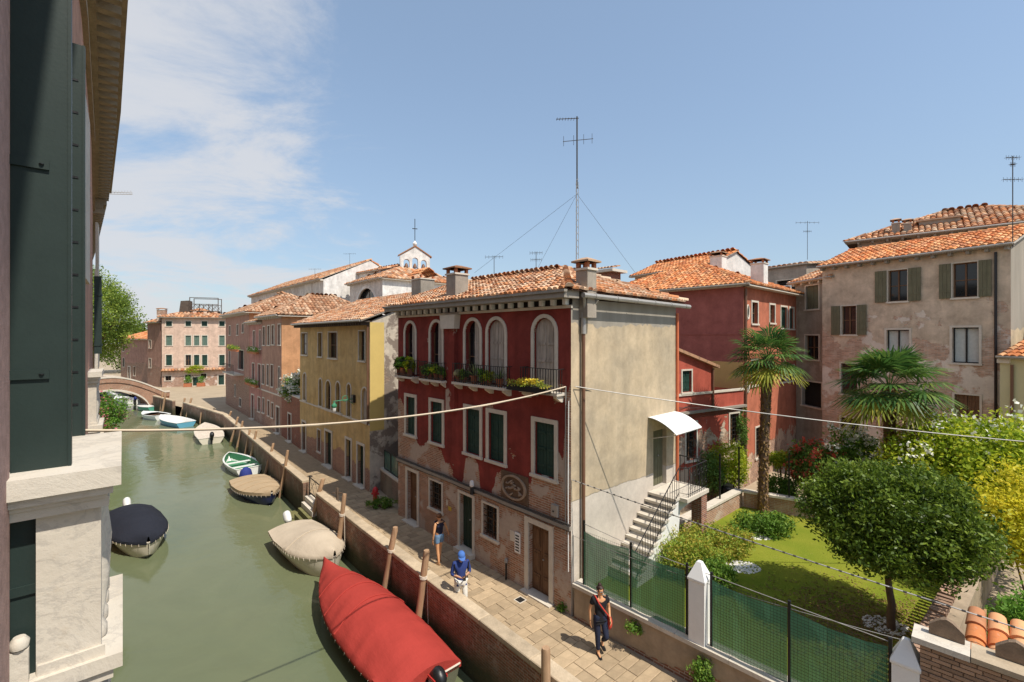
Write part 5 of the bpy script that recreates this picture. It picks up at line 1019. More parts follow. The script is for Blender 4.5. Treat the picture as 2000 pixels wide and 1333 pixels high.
# grey house in the corner
FGr = Frame(PY(1553, 700, 29.2), PY(1625, 700, 26.2)); cF = cH; F = []
for a, b, t_, bt, k in ((95, 165, 495, 622, 'shut'), (92, 165, 765, 895, 'glass'), (75, 180, 1018, 1150, 'dark')): F.append((*RC(FGr, cF, a, b, t_, bt), dict(fill=k, sur=.08, mat='olive')))
house('grey_corner_house', 'shaded grey house in the corner between crimson and beige houses', FGr, 6, 11.0, 'render_grey', F, eave=.3, rise=1.3, tile='tile', tw=.26, tl=.4, corbels=.7, seed=65)
# tall house behind
FTl = Frame((24.3, 32), (32.5, 24.6)); M['tall'] = m_plaster('tall_house_plaster', rgb(.42, .37, .31), rgb(.5, .44, .37), thr=.6)
th = house('tall_rear_house', 'taller house with arched eave brackets behind the beige house', FTl, 9, 14.2, 'tall', [(5.6, 6.6, 12.6, 13.9, dict(fill='glass', sur=.12)), (5.7, 6.7, 9.2, 11.5, dict(arch=True, fill='glass', sur=.12)), (5.7, 6.7, 6.0, 8, dict(fill='glass', sur=.12))], eave=.7, rise=2.2, roof='hip', tile='tile', tw=.3, tl=.45, corbels=.75, seed=67, cmat='lead')
for i, x in enumerate((1.75, 2.35)): chimney(None, ['thin', 'shorter thin'][i]+' grey chimney pipe on the tall rear house roof', FTl.w(x+.3, .2, 14.5), .4, .4, .75-.12*i, FTl.ang, 'render_grey', 'slab')
dm = thing('roof_dormer', 'low plastered dormer box on the tall rear house roof', 'dormer', FTl.w(4.2, 1.0, 14.6), FTl.ang); MB().box(-1.0, 1.0, 0, 1.6, 0, .75).obj('box', M['render_grey'], dm); MB().box(-1.15, 1.15, -.15, 1.7, .751, .83).obj('roof', M['tile'], dm)
# pale green annex and tiled lean-to at the right edge
FPg = Frame(PY(1953, 800, 19.2), PY(2060, 800, 17.6)); M['palegreen'] = m_plain('pale_green_plaster', rgb(.55, .5, .3), .9, .1, 1.5)
pg = house('pale_green_annex', 'pale yellow green annex with tiled roof at the right edge', FPg, 2.0, 6.75, 'palegreen', [], eave=.2, rise=.9, roof='shed', tile='tile_new', tw=.22, tl=.34, seed=71, eave_l=.0)
MB().box(-.05, .35, .004, .1, 6.55, 6.72, front).obj('pilaster_cap', M['stone'], pg); MB().tube([(.42, -.06, 6.5), (.42, -.06, 2)], .05, 8).obj('downpipe', M['copper'], pg)
FPh = Frame(PY(1975, 700, 21.5), PY(2080, 700, 19.8)); house('upper_lean_to', 'ochre upper lean-to with tiled roof and window at the right edge', FPh, 2.2, 8.4, 'orange', [(.3, 2.2, 7.2, 8.1, dict(fill='glass', sur=.08))], eave=.25, rise=.9, roof='shed', tile='tile', tw=.22, tl=.34, seed=73, z0=4)
# roofscape behind the crimson house
FRo = Frame(PY(1240, 540, 36), PY(1387, 540, 30.5)); house('tiled_roof_house', 'house with orange gabled roof behind the crimson house roof', FRo, 6, 12.3, 'tall', [(1.0, 2.8, 10.9, 11.9, dict(fill='glass', sur=.1))], side='church_l', eave=.3, rise=1.3, tile='tile_new', tw=.28, tl=.42, seed=75, z0=5, eave_r=.1)
FWh = Frame(PY(1392, 540, 41), PY(1575, 540, 34)); wh = house('pale_flat_house', 'pale cream house with flat edge and white balustrade beyond the crimson house', FWh, 7, 13.0, 'tall', [(5.8, 7.4, 11.0, 12.0, dict(fill='dark', sur=.08))], eave=.15, rise=.35, tile='tile_old', tw=.4, tl=.6, seed=77, z0=5, cmat='lead')
tb = fthing('roof_balcony', 'pale roof balcony with white trellis rail beyond the crimson house', 'balcony', FWh); MB().box(5.2, 8.0, 0, 1, 0, 1, lambda x, y, z: (x, -1.6+1.59*y, 9.6+z*1.1)).obj('parapet', M['tall'], tb)
for k in range(3): a = 5.3+k*.85; f_ = MB().box(a, a+.8, -1.62, -1.57, 10.75, 10.82).box(a, a+.8, -1.62, -1.57, 11.35, 11.42).box(a, a+.06, -1.62, -1.57, 10.82, 11.35).box(a+.74, a+.8, -1.62, -1.57, 10.82, 11.35).tube([(a, -1.6, 10.8), (a+.8, -1.6, 11.4)], .03, 4).tube([(a, -1.6, 11.4), (a+.8, -1.6, 10.8)], .03, 4).obj('trellis_panel', M['white'], tb)
kb = PY(1183, 545, 27); kk = thing('roof_hut', 'small brick roof hut with tiled top behind the red house', 'hut', (kb.x, kb.y, 9.0), FR.ang); MB().box(-.7, .7, -.5, .5, -.5, PY(1183, 535, 27).z-9).obj('shaft', M['brick2'], kk); zz = PY(1183, 535, 27).z-9
MB().box(-1.0, 1.0, -.75, .75, zz+.001, zz+.15).obj('slab', M['stone'], kk); m = MB()
for i in range(9):
    for j in range(2): tile_mesh(m, Vector((-.9+i*.225, -.7+j*.35, zz+.17+j*.08)), Vector((1, 0, 0)), Vector((0, .95, .25)).normalized(), Vector((0, -.25, .95)).normalized(), .22, .36, .1+.08*i)
m.obj('tiles', M['tile_old'], kk, 60, fix=False)
# aerials
def aerial(label, px, py0, py1, Y, arms, lean=0):
    b = PY(px, py1, Y); h = PY(px, py0, Y).z-b.z; t_ = thing('antenna', label, 'antenna', b); MB().tube([(0, 0, -.3), (lean, 0, h)], .018, 5).obj('pole', M['cable_dark'], t_); m = MB()
    for (f, w_) in arms:
        z = h*f; m.tube([(-w_, 0, z), (w_, .05, z+.03)], .012, 4)
        for k in range(6): x = -w_+2*w_*k/5; m.tube([(x, -.08, z), (x, .08, z)], .007, 4); m.tube([(x, 0, z-.1), (x, 0, z+.1)], .007, 4)
    m.obj('array', M['cable_dark'], t_)
aerial('tall aerial pole at the right edge above the beige house', 1978, 305, 470, 19.5, ((.98, .28), (.72, .4), (.9, .1)))
aerial('thin aerial on the pale flat house', 1577, 432, 500, 36, ((.95, .9), (.7, .3))); aerial('small aerial above the left side of the red roof', 965, 500, 550, 26, ((.95, .5),)); aerial('small aerial with guy wires behind the red roof', 1047, 492, 545, 26, ((.95, .35), (.7, .3)))
aerial('small aerial on the church nave roof', 615, 525, 548, 62, ((.95, .8),)); aerial('thin aerial on the church attic', 683, 495, 520, 62, ((.95, .8),))
# construction crane, far
cr0 = PY(190, 700, 260); ck = thing('tower_crane', 'distant white tower crane jib beside the palace cornice', 'crane', (cr0.x-6, cr0.y, 0)); zc_ = PY(200, 378, 260).z; M['crane'] = m_plain('crane_grey', rgb(.4, .38, .36), .6, .1, 5)
m = MB()
for s in (-1, 1): m.tube([(s*.8, 0, 0), (s*.8, 0, zc_)], .15, 4)
m.obj('mast', M['crane'], ck); m = MB(); m.tube([(-8, 0, zc_), (26, 0, zc_-.6)], .22, 4).tube([(-8, 0, zc_+1.6), (26, 0, zc_+.2)], .18, 4)
for k in range(20): x = -8+k*1.7; m.tube([(x, 0, zc_), (x+.85, 0, zc_+1.5), (x+1.7, 0, zc_)], .09, 3)
m.obj('jib', M['crane'], ck)
# ------------------------------------------------------------------ the walled garden
FGw = Frame((1.68, 12.42), (5.05, 8.96), 14.0); GZ = .5
def gu(px, py=1200, off=0): return FGw.uz(px, py, off)[0]
M['gwall'] = m_plaster('garden_wall_plaster', rgb(.42, .33, .235), rgb(.36, .27, .19), rgb(.34, .16, .1), zlim=.12, zsoft=.55, zn=2.5, bthr=.36, streak=.3)
uE = gu(1742); gw = fthing('garden_wall', 'low rendered street wall with white coping below the green fence', 'wall', FGw)
MB().box(.02, uE+.3, .0, .28, -.1, .87).obj('rendered_wall', M['gwall'], gw); x = .0; rr = random.Random(8)
while x < uE+.2: l = rr.uniform(1.1, 1.7); l = min(l, uE+.35-x); MB().box(x+.004, x+l-.004, -.07, .33, .871, .965).obj('coping_stone', M['white_stone'], gw); x += l
# fence
fn = fthing('mesh_fence', 'black post fence with green shade netting on the garden wall', 'fence', FGw)
def m_net():
    g = G('green_shade_net'); n = g.noise(.9, 4); d = g.n('ShaderNodeBsdfDiffuse', {'Color': g.scale(rgb(.10, .235, .15), g.math('MULTIPLY_ADD', n, .4, .8))}); tl_ = g.n('ShaderNodeBsdfTranslucent', {'Color': rgb(.12, .30, .18)}); tp = g.n('ShaderNodeBsdfTransparent')
    a = g.n('ShaderNodeMixShader', {0: .5, 1: d.outputs[0], 2: tl_.outputs[0]}); b = g.n('ShaderNodeMixShader', {0: .13, 1: a.outputs[0], 2: tp.outputs[0]}); g.t.links.new(b.outputs[0], g.n('ShaderNodeOutputMaterial').inputs[0]); return g.m
M['net'] = m_net(); FT_ = 2.45; pxs = [1135, 1227, 1337, 1385, 1538, 1737]; us = [gu(p) for p in pxs]
for i, u in enumerate(us): MB().box(u-.025, u+.025, .1, .15, .966, FT_+(.12 if i != 0 else .25)).obj('post', M['black'], fn)
for a, b in ((0, 1), (1, 2), (3, 4), (4, 5)):
    u0, u1 = us[a]+.03, us[b]-.03; n = 10; rows = [[(u0+(u1-u0)*k/n, .09+.012*math.sin(k*1.7+a), z) for z in np.linspace(.99, FT_-.03-.07*math.sin(math.pi*k/n), 4)] for k in range(n+1)]
    MB().grid(rows).obj('shade_net', M['net'], fn)
    w = MB(); k = u0
    while k < u1: w.box(k-.0016, k+.0016, .07, .074, .98, FT_); k += .06
    for z in np.arange(1.0, FT_, .06): w.box(u0, u1, .066, .07, z-.0016, z+.0016)
    o = w.obj('wire_mesh', M['iron'], fn); o['kind'] = 'stuff'
MB().tube([(us[0], .12, FT_+.16)]+[(u, .12, FT_+.05) for u in us[1:]], .008, 5).obj('top_wire', M['zinc'], fn)
def pillar(px0, px1, pyt, label, u=None):
    u0, u1 = gu(px0), gu(px1); c = (u0+u1)/2; w = .175; t_ = thing('gate_pillar', label, 'pillar', FGw.w(c, .14, .94), FGw.ang, 'white pyramid topped pillars'); zt = FGw.uz((px0+px1)/2, pyt, .1)[1]-.94
    r_ = lambda s, z: [(-s, -s, z), (s, -s, z), (s, s, z), (-s, s, z)]; m = MB(); m.grid([r_(w, 0), r_(w, zt-.42), r_(w+.02, zt-.4), r_(w+.02, zt-.36), r_(.05, zt-.02), r_(.02, zt)], True); m.face(r_(.02, zt)); m.face(r_(w, 0)); m.obj('shaft', M['white'], t_); return c
pillar(1341, 1382, 1095, 'white pyramid topped pillar in the middle of the green fence'); pillar(1742, 1796, 1248, 'white pyramid topped pillar at the right end of the green fence')
# lawn
def m_lawn():
    g = G('lawn_grass'); a = g.noise(.7, 5); b = g.noise(30, 4, .7); c = g.noise(5, 4); col = g.mix(g.rng(a, .3, .7), rgb(.15, .20, .018), rgb(.24, .25, .03)); col = g.scale(col, g.math('MULTIPLY_ADD', b, .7, .65)); col = g.mix(g.rng(c, .62, .75, 0, .4), col, rgb(.3, .27, .07))
    return g.out(col, .95, g.bump(b, .8, .03), .1)
wl0, wl1 = Vector((4.98, 15.1)), Vector((9.72, 19.2)); rw0 = PZ(1824, 1228, 1.3); rw1 = PZ(1925, 1030, 1.3); rwd = (rw1-rw0).normalized(); rw2 = rw0+rwd*8.5; rwm = rw0-rwd*2.2
pts = [FGw.w(.05, .29), FGw.w(9.2, .29), rwm, rw2, Vector((wl1.x, wl1.y, 0)), Vector((wl0.x, wl0.y, 0)), Vector((FR.w(RW, RD-.3).x, FR.w(RW, RD-.3).y, 0)), FR.w(RW+.01, .3)]
lw_ = MB(); lw_.face([(p.x, p.y, GZ) for p in pts]); struct(lw_.obj('lawn', m_lawn()))
# grass tufts near the edges of the lawn and fallen leaves under the tree
tb_ = PZ(1741, 1228, GZ)
C = np.stack([tb_.x+RNG.normal(-.5, 1.1, 2600), tb_.y+RNG.normal(.1, .95, 2600), np.full(2600, GZ+.015)], 1); C = C[[inside((c[0], c[1]), [(p.x, p.y) for p in pts]) for c in C]]; V, Qq, r_ = leaves_np(C, 3, .055, [.06, .06, .003], 3, .5, 301); lf = link('fallen_leaves', np_mesh('fallen_leaves', V, Qq, LEAF['dry'], r_)); tag(lf, 'brown fallen leaves scattered on the lawn under the round tree', 'leaves', kind='stuff')
# inner garden walls
M['gbrick'] = m_brickwall('pale_garden_brick', rgb(.45, .24, .15), rgb(.34, .17, .11), rgb(.45, .38, .3), rgb(.52, .43, .35), .55)
def gwall(name, label, p, q, h, th=.24, posts=(), z0=.2):
    fr = Frame(p, q); t_ = fthing(name, label, 'wall', fr); MB().box(0, fr.W, 0, th, z0, h).obj('brickwork', M['gbrick'], t_); x = 0
    while x < fr.W-.01: l = min(.9, fr.W-x); MB().box(x+.004, x+l-.004, -.05, th+.05, h+.001, h+.09).obj('coping_stone', M['stone'], t_); x += l
    return fr
fw1 = gwall('garden_side_wall', 'low brick wall with stone coping along the left of the lawn', wl0, wl1, 1.12); fw2 = gwall('garden_back_wall', 'low brick wall with stone coping along the back of the lawn', (wl1.x+.02, wl1.y-.05), (rw2.x, rw2.y), 1.1)
for i, (fr, px) in enumerate(((fw1, 1372), (fw1, 1412), (fw1, 1449), (fw2, 1541))):
    u = fr.uz(px, 950)[0]; t_ = thing('fence_post', ['first', 'second', 'third', 'last'][i]+' thin black post on the low garden wall, counted from the stair', 'post', fr.w(u, .12, 1.21), fr.ang, 'thin black posts on the garden wall'); MB().box(-.025, .025, -.025, .025, -.02, 1.75).obj('upright', M['black'], t_); MB().box(-.035, .035, -.035, .035, 1.751, 1.78).obj('cap', M['black'], t_)
# right boundary wall with projecting coping bricks
frR = Frame((rwm.x, rwm.y), (rw2.x, rw2.y)); rwl = fthing('boundary_wall', 'narrow boundary wall with a ladder of projecting bricks right of the lawn', 'wall', frR)
MB().box(0, frR.W, -.34, .0, .2, 1.28).obj('masonry', M['gwall'], rwl); bm_ = MB().box(-.055, .055, 0, .3, 0, .085).mesh('brick', m_plain('coping_brick', rgb(.36, .23, .16), .9, .3, 6, rand=.25)); k = 0
while k*.19 < frR.W-.2:
    o = link('brick', bm_, rwl); o.location = (.12+k*.19, -.1, 1.285+rr.uniform(0, .015)); o.rotation_euler = (R(rr.uniform(-3, 3)), 0, R(rr.uniform(-4, 4))); k += 1
# neighbour's tall wall at the bottom right, its bricks and tiled lean-to
u0 = gu(1797); nw = fthing('neighbour_wall', 'tall old brick wall at the bottom right corner', 'wall', FGw); MB().box(u0, 14, .012, .4, -.1, 2.72).obj('core', M['joint'], nw)
bq = m_plain('old_wall_brick', rgb(.31, .2, .13), .92, .32, 5, rand=.28, bump=.5); bricks = {}
for row in range(13):
    z = 1.84+row*.068; x = u0+(0 if row % 2 else -.12)
    while x < 10.6:
        l = rr.choice((.23, .25, .26)); a = max(x, u0); b = x+l-.012
        if b-a > .05:
            key = (round(b-a, 2), rr.randint(0, 2))
            if key not in bricks: e = .006; d_ = .012+.006*key[1]; bricks[key] = MB().grid([[(0, .02, 0), (key[0], .02, 0), (key[0], .02, .056), (0, .02, .056)], [(0, -d_+e, 0), (key[0], -d_+e, 0), (key[0], -d_+e, .056), (0, -d_+e, .056)], [(e, -d_, e), (key[0]-e, -d_, e), (key[0]-e, -d_, .056-e), (e, -d_, .056-e)]], True).face([(e, -d_, e), (key[0]-e, -d_, e), (key[0]-e, -d_, .056-e), (e, -d_, .056-e)]).mesh('brick', bq)
            o = link('brick', bricks[key], nw); o.location = (a, .0, z)
        x += l
x = u0-.1
for i in range(7): l = rr.uniform(.5, .8); MB().box(x, x+l-.01, -.06, .42, 2.73+.01*(i % 2), 2.82).obj('coping_stone', M['white_stone' if i < 1 else 'coping'], nw); x += l
ml = m_plain('merlon_stone', rgb(.22, .155, .105), .95, .5, 8, bump=.9)
for i, u in enumerate((u0+.3, u0+1.05, u0+1.85)):
    pl = [(-.21, 0), (-.21, .14), (-.15, .2), (-.07, .27), (0, .3), (.07, .27), (.15, .2), (.21, .14), (.21, 0)]; o = MB().prism(pl, -.04, .06, lambda a, o_, z: (u+a, .3-o_, 2.83+z)).obj('merlon', ml, nw)
lr = fthing('lean_to_roof', 'small roof of large orange barrel tiles at the bottom right corner', 'roof', FGw); e_ = 0; tm = None
t0 = MB(); tile_mesh(t0, Vector((0, 0, 0)), Vector((1, 0, 0)), Vector((0, 1, 0)), Vector((0, 0, 1)), .27, .42, 0, 8); tm = t0.mesh('roof_tile', M['tile_new'], 60)
ua = u0+.62; ub = 10.4; MB().box(ua-.1, ub, .42, 1.85, 1.2, 2.2).obj('support', M['oldwall'], lr); sl = Vector((0, .975, .22)).normalized()
for i in range(int((ub-ua)/.27)):
    for j in range(4): o = link('roof_tile', tm, lr); bs_ = Matrix((Vector((1, 0, 0)), sl, Vector((1, 0, 0)).cross(sl))).transposed().to_4x4(); o.matrix_local = Matrix.Translation(Vector((ua+i*.27+rr.uniform(-.01, .01), .45, 2.3))+sl*(j*.38)) @ bs_ @ Matrix.Rotation(rr.uniform(-.03, .03), 4, 'Z')
# wooden trellis beside the boundary wall
tl0 = frR.uz(1878, 1200, -.7)[0]; tl1 = frR.uz(1922, 1040, -.7)[0]; tr = fthing('wooden_trellis', 'leaning diamond lattice trellis beside the boundary wall', 'trellis', frR); wd = m_wood('trellis_wood', rgb(.36, .2, .1), rgb(.5, .3, .16), 0)
ta, tbb = sorted((tl0, tl1)); zt = 1.75
for zz in (.35, zt): MB().box(ta, tbb, -.74, -.70, zz, zz+.06).obj('rail', wd, tr)
for xx in (ta, tbb-.06): MB().box(xx, xx+.06, -.739, -.701, .41, zt-.001).obj('stile', wd, tr)
m = MB(); k = ta-1.3
while k < tbb:
    for s in (1, -1):
        a, b = (k, .41), (k+1.3, zt)
        if s < 0: a, b = (k, zt), (k+1.3, .41)
        f0 = max(0, (ta-a[0])/1.3); f1 = min(1, (tbb-a[0])/1.3)
        if f1 > f0: m.tube([(a[0]+1.3*f0, -.72+.008*s, a[1]+(b[1]-a[1])*f0), (a[0]+1.3*f1, -.72+.008*s, a[1]+(b[1]-a[1])*f1)], .012, 4)
    k += .17
o = m.obj('lattice', wd, tr); o['kind'] = 'stuff'
dc = thing('drain_cover', 'small dark square drain cover in the quay paving', 'drain', PZ(1016, 1172, .024), FR.ang); MB().box(-.11, .11, -.11, .11, -.01, .006).obj('grate', M['iron'], dc); MB().box(-.14, .14, -.14, .14, -.012, .003).obj('rim', M['stone'], dc)
# ------------------------------------------------------------------ garden plants
shrub('round_tree', 'dense round headed evergreen tree in the middle of the lawn', 'tree', tb_, (1.78, 1.7, 1.2), LEAF['ever'], 1000, 44, .1, 201, trunk=(.075, 1.75), zc=2.75, part='crown', spread=[.12]*3, lumps=22, shell=.5)
def palm(label, base, h, crown, seed, lean=(0, 0), n=34):
    t_ = thing('fan_palm', label, 'palm tree', base); k = random.Random(seed); pts = [(lean[0]*(i/8)**1.5, lean[1]*(i/8)**1.5, h*i/8-.05) for i in range(9)]; top = Vector(pts[-1])
    m = MB().tube(pts, [.19, .18, .175, .17, .175, .18, .19, .21, .16], 12)
    m.obj('trunk', M['bark'], t_, 50)
    # shaggy fibre and old leaf bases
    V = []; Qs = []; rs = []
    for i in range(1300):
        f = k.uniform(.0, 1); a = k.uniform(0, 6.28); c = Vector((lean[0]*f**1.5, lean[1]*f**1.5, h*f)); r0 = .165+.04*(f > .8); d = Vector((math.cos(a), math.sin(a), 0)); e = Vector((-d.y, d.x, 0)); p = c+d*r0; tip = p+d*k.uniform(.03, .1)+Vector((0, 0, k.uniform(-.12, .2))); b = len(V)
        V += [p-e*.035, p+e*.035, tip+e*.012, tip-e*.012]; Qs.append((b, b+1, b+2, b+3)); rs.append(k.random())
    fo = link('trunk_fibre', np_mesh('trunk_fibre', [tuple(v) for v in V], Qs, LEAF['dry'], rs), t_); fo['kind'] = 'stuff'
    for i in range(n):
        fr_ = i/n; az = i*2.39996+k.uniform(-.2, .2); el = R(80-fr_*112+k.uniform(-9, 9)); yel = fr_ > .8
        d = Vector((math.cos(az)*math.cos(el), math.sin(az)*math.cos(el), math.sin(el))); pl = crown*k.uniform(.42, .55); droop = .12+.2*fr_
        p1 = top+d*pl*.5+Vector((0, 0, .06)); p2 = top+d*pl-Vector((0, 0, droop*pl*.5)); ax = (p2-p1).normalized(); sd = ax.cross(Vector((0, 0, 1)));
        if sd.length < .05: sd = Vector((1, 0, 0))
        sd.normalize(); up_ = sd.cross(ax); st_ = MB().tube([top, p1, p2], [.018, .014, .01], 4, False); fl = crown*k.uniform(.46, .56); V = list(st_.v); Qs = [tuple(f_) for f_ in st_.f]; rs = [.5]*len(Qs); ns = 26
        for j in range(ns):
            g = -2.05+4.1*j/(ns-1); dr = ax*math.cos(g)+sd*math.sin(g); ll = fl*(.78+.22*math.cos(g*.7)); w_ = ll*.042; wd_ = (ax*-math.sin(g)+sd*math.cos(g))*w_; fold = up_*(.02*(1 if j % 2 else -1))
            q0 = p2+dr*.03; q1 = p2+dr*ll*.55+up_*(-.02)+fold; q2 = p2+dr*ll*.97-Vector((0, 0, ll*k.uniform(.1, .3))); b = len(V)
            V += [q0, q1-wd_, q1+wd_, q2-wd_*.15, q2+wd_*.15]; Qs += [(b, b+1, b+2, b), (b+1, b+3, b+4, b+2)]; cc = min(.99, max(.01, .5+.5*math.sin(g*.5)*.4+k.uniform(-.3, .3))); rs += [cc, cc]
        Qf = [f_ if len(set(f_)) == 4 else f_ for f_ in Qs]
        me = bpy.data.meshes.new('frond'); me.from_pydata([tuple(v) for v in V], [], [tuple(dict.fromkeys(f_)) for f_ in Qf]); at = me.attributes.new('rnd', 'FLOAT', 'FACE'); at.data.foreach_set('value', rs); me.materials.append(LEAF['palm_y' if yel else 'palm']); link('frond', me, t_)
    return t_
pb = PZ(1490, 1000, GZ); palm('taller fan palm in the corner of the lawn before the crimson house', pb, PY(1510, 700, pb.y).z-GZ, 1.75, 211, (.25, .1))
pb2 = Vector((14.6, 17.6, .2)); palm('broader fan palm in front of the beige house', pb2, PY(1745, 757, pb2.y).z-.2, 2.2, 223, (.0, 0), 40)
shrub('lime_shrub', 'large lime green shrub with white flowers filling the right of the garden', 'shrub', PY(1880, 1010, 15.8)-Vector((0, 0, 1.2)), (2.55, 2.1, 2.05), LEAF['lime'], 560, 46, .15, 231, zc=2.6, flowers=(LEAF['white'], 110, .13), lumps=18, spread=[.26]*3)
shrub('lime_shrub', 'lime shrub leaning to the right picture edge under the pale green annex', 'shrub', PY(1985, 1000, 14.2)-Vector((0, 0, 1.4)), (2.0, 1.8, 1.75), LEAF['lime'], 330, 44, .14, 233, zc=2.4, flowers=(LEAF['white'], 30, .12), lumps=12, spread=[.22]*3)
shrub('golden_shrub', 'bright golden yellow shrub behind the boundary wall', 'shrub', Vector((14.1, 12.3, .2)), (1.5, 1.2, 1.25), LEAF['yellow'], 260, 44, .12, 235, zc=2.45, lumps=12, spread=[.18]*3)
shrub('oleander_bush', 'oleander with red flowers left of the round tree', 'bush', PY(1602, 960, 19.5)-Vector((0, 0, .9)), (1.25, .9, 1.25), LEAF['oleander'], 150, 46, .15, 237, zc=1.75, flowers=(LEAF['red'], 110, .13, 20))
shrub('oleander_bush', 'oleander with white flowers beside the broader palm trunk', 'bush', PY(1672, 950, 19)-Vector((0, 0, .8)), (1.1, .9, 1.25), LEAF['green'], 120, 44, .14, 239, zc=1.9, flowers=(LEAF['white'], 100, .14, 20))
shrub('nandina_hedge', 'orange tinged nandina hedge at the foot of the stair', 'hedge', PZ(1350, 1120, GZ), (1.1, .9, .6), LEAF['nandina'], 220, 40, .085, 241, zc=.5)
shrub('nandina_hedge', 'darker low hedge between the stair hedge and the lawn', 'hedge', PZ(1405, 1085, GZ), (1.3, .7, .5), LEAF['nandina'], 190, 40, .085, 243, zc=.42)
shrub('leafy_shrub', 'dark green hedge plant behind the fence near the white pillar', 'shrub', PZ(1400, 1150, GZ), (.55, .45, .42), LEAF['green'], 70, 40, .09, 244, zc=.35)
shrub('palm_undergrowth', 'low green plants around the foot of the taller palm', 'shrub', PZ(1490, 1040, GZ), (1.1, .8, .42), LEAF['green'], 120, 40, .1, 245, zc=.3)
shrub('lemon_vine', 'yellow green climber on a frame behind the low garden wall', 'vine', PY(1425, 960, 20.6)-Vector((0, 0, .6)), (1.05, .7, 1.05), LEAF['lime'], 130, 40, .11, 247, zc=1.7)
shrub('leafy_shrub', 'dark climbing shrub against the annex beside the stair landing', 'shrub', PY(1388, 960, 20.2)-Vector((0, 0, .6)), (.6, .6, .9), LEAF['oleander'], 80, 40, .1, 249, zc=1.4)
shrub('leafy_shrub', 'green shrub behind the back wall right of the taller palm', 'shrub', PY(1525, 965, 20)-Vector((0, 0, .6)), (1.0, .7, .6), LEAF['green'], 90, 40, .11, 251, zc=.9)
shrub('lemon_vine', 'small yellow green climber right of the taller palm trunk', 'vine', PY(1528, 905, 20.5)-Vector((0, 0, 1.2)), (.75, .5, .4), LEAF['lime'], 60, 36, .11, 253, zc=1.35)
shrub('fern_bed', 'bright green leafy bed in the neighbour garden at the right edge', 'shrub', Vector((13.0, 10.3, .2)), (1.7, 1.3, .75), LEAF['bright'], 300, 44, .13, 255, zc=.75, lumps=14)
shrub('climbing_vine', 'narrow vine climbing the corner of the crimson house', 'vine', PY(1449, 880, 22)-Vector((0, 0, .4)), (.28, .25, 1.05), LEAF['oleander'], 60, 36, .09, 257, zc=1.4)
shrub('wall_weed', 'tuft of weeds growing on the garden wall below the netting', 'weeds', FGw.w(gu(1244, 1225), -.06, .55), (.2, .12, .16), LEAF['green'], 18, 26, .07, 261, zc=.1, stems=3); shrub('wall_weed', 'trailing green plant hanging on the street wall at the right', 'weeds', FGw.w(gu(1376, 1290), -.1, .1), (.22, .16, .45), LEAF['green'], 40, 30, .07, 263, zc=.35, stems=3)
shrub('wall_weed', 'small weeds at the foot of the wall by the fence start', 'weeds', PZ(1102, 1196), (.18, .14, .14), LEAF['green'], 14, 24, .07, 265, zc=.1, stems=3)
pj = thing('garden_urn', 'tall black urn behind the low garden wall', 'urn', PY(1420, 985, 20.0)-Vector((0, 0, .25))); MB().lathe([(.14, 0), (.17, .05), (.22, .5), (.27, .95), (.22, 1.05), (.25, 1.1), (.2, 1.12)], n=14).obj('body', M['black'], pj, 40); MB().lathe([(.02, 0), (.18, .01)], (0, 0, 1.1), 12).obj('soil', M['soil'], pj)
# white pebble beds
pm = m_plain('white_pebbles', rgb(.72, .7, .66), .8, .3, 12, bump=.3)
for i, (px, py, rx, ry_) in enumerate(((1448, 1108, .55, .4), (1480, 1048, .6, .3), (1728, 1222, .5, .4))):
    c = PZ(px, py, GZ); k = random.Random(i); m = MB()
    for j in range(260):
        a = k.uniform(0, 6.28); r_ = math.sqrt(k.random()); x, y, s = c.x+rx*r_*math.cos(a), c.y+ry_*r_*math.sin(a), k.uniform(.018, .04); z = GZ+.004
        m.face([(x-s, y-s*.6, z), (x+s, y-s*.7, z), (x+s*.5, y, z+s)]); m.face([(x+s, y-s*.7, z), (x+s*.8, y+s*.8, z), (x+s*.5, y, z+s)]); m.face([(x+s*.8, y+s*.8, z), (x-s*.8, y+s*.7, z), (x+s*.5, y, z+s)]); m.face([(x-s*.8, y+s*.7, z), (x-s, y-s*.6, z), (x+s*.5, y, z+s)])
    tag(m.obj('pebbles', pm), ['white pebbles by the stair hedge', 'white pebbles round the taller palm bed', 'pale pebbles at the foot of the round tree'][i], 'pebbles', kind='stuff')
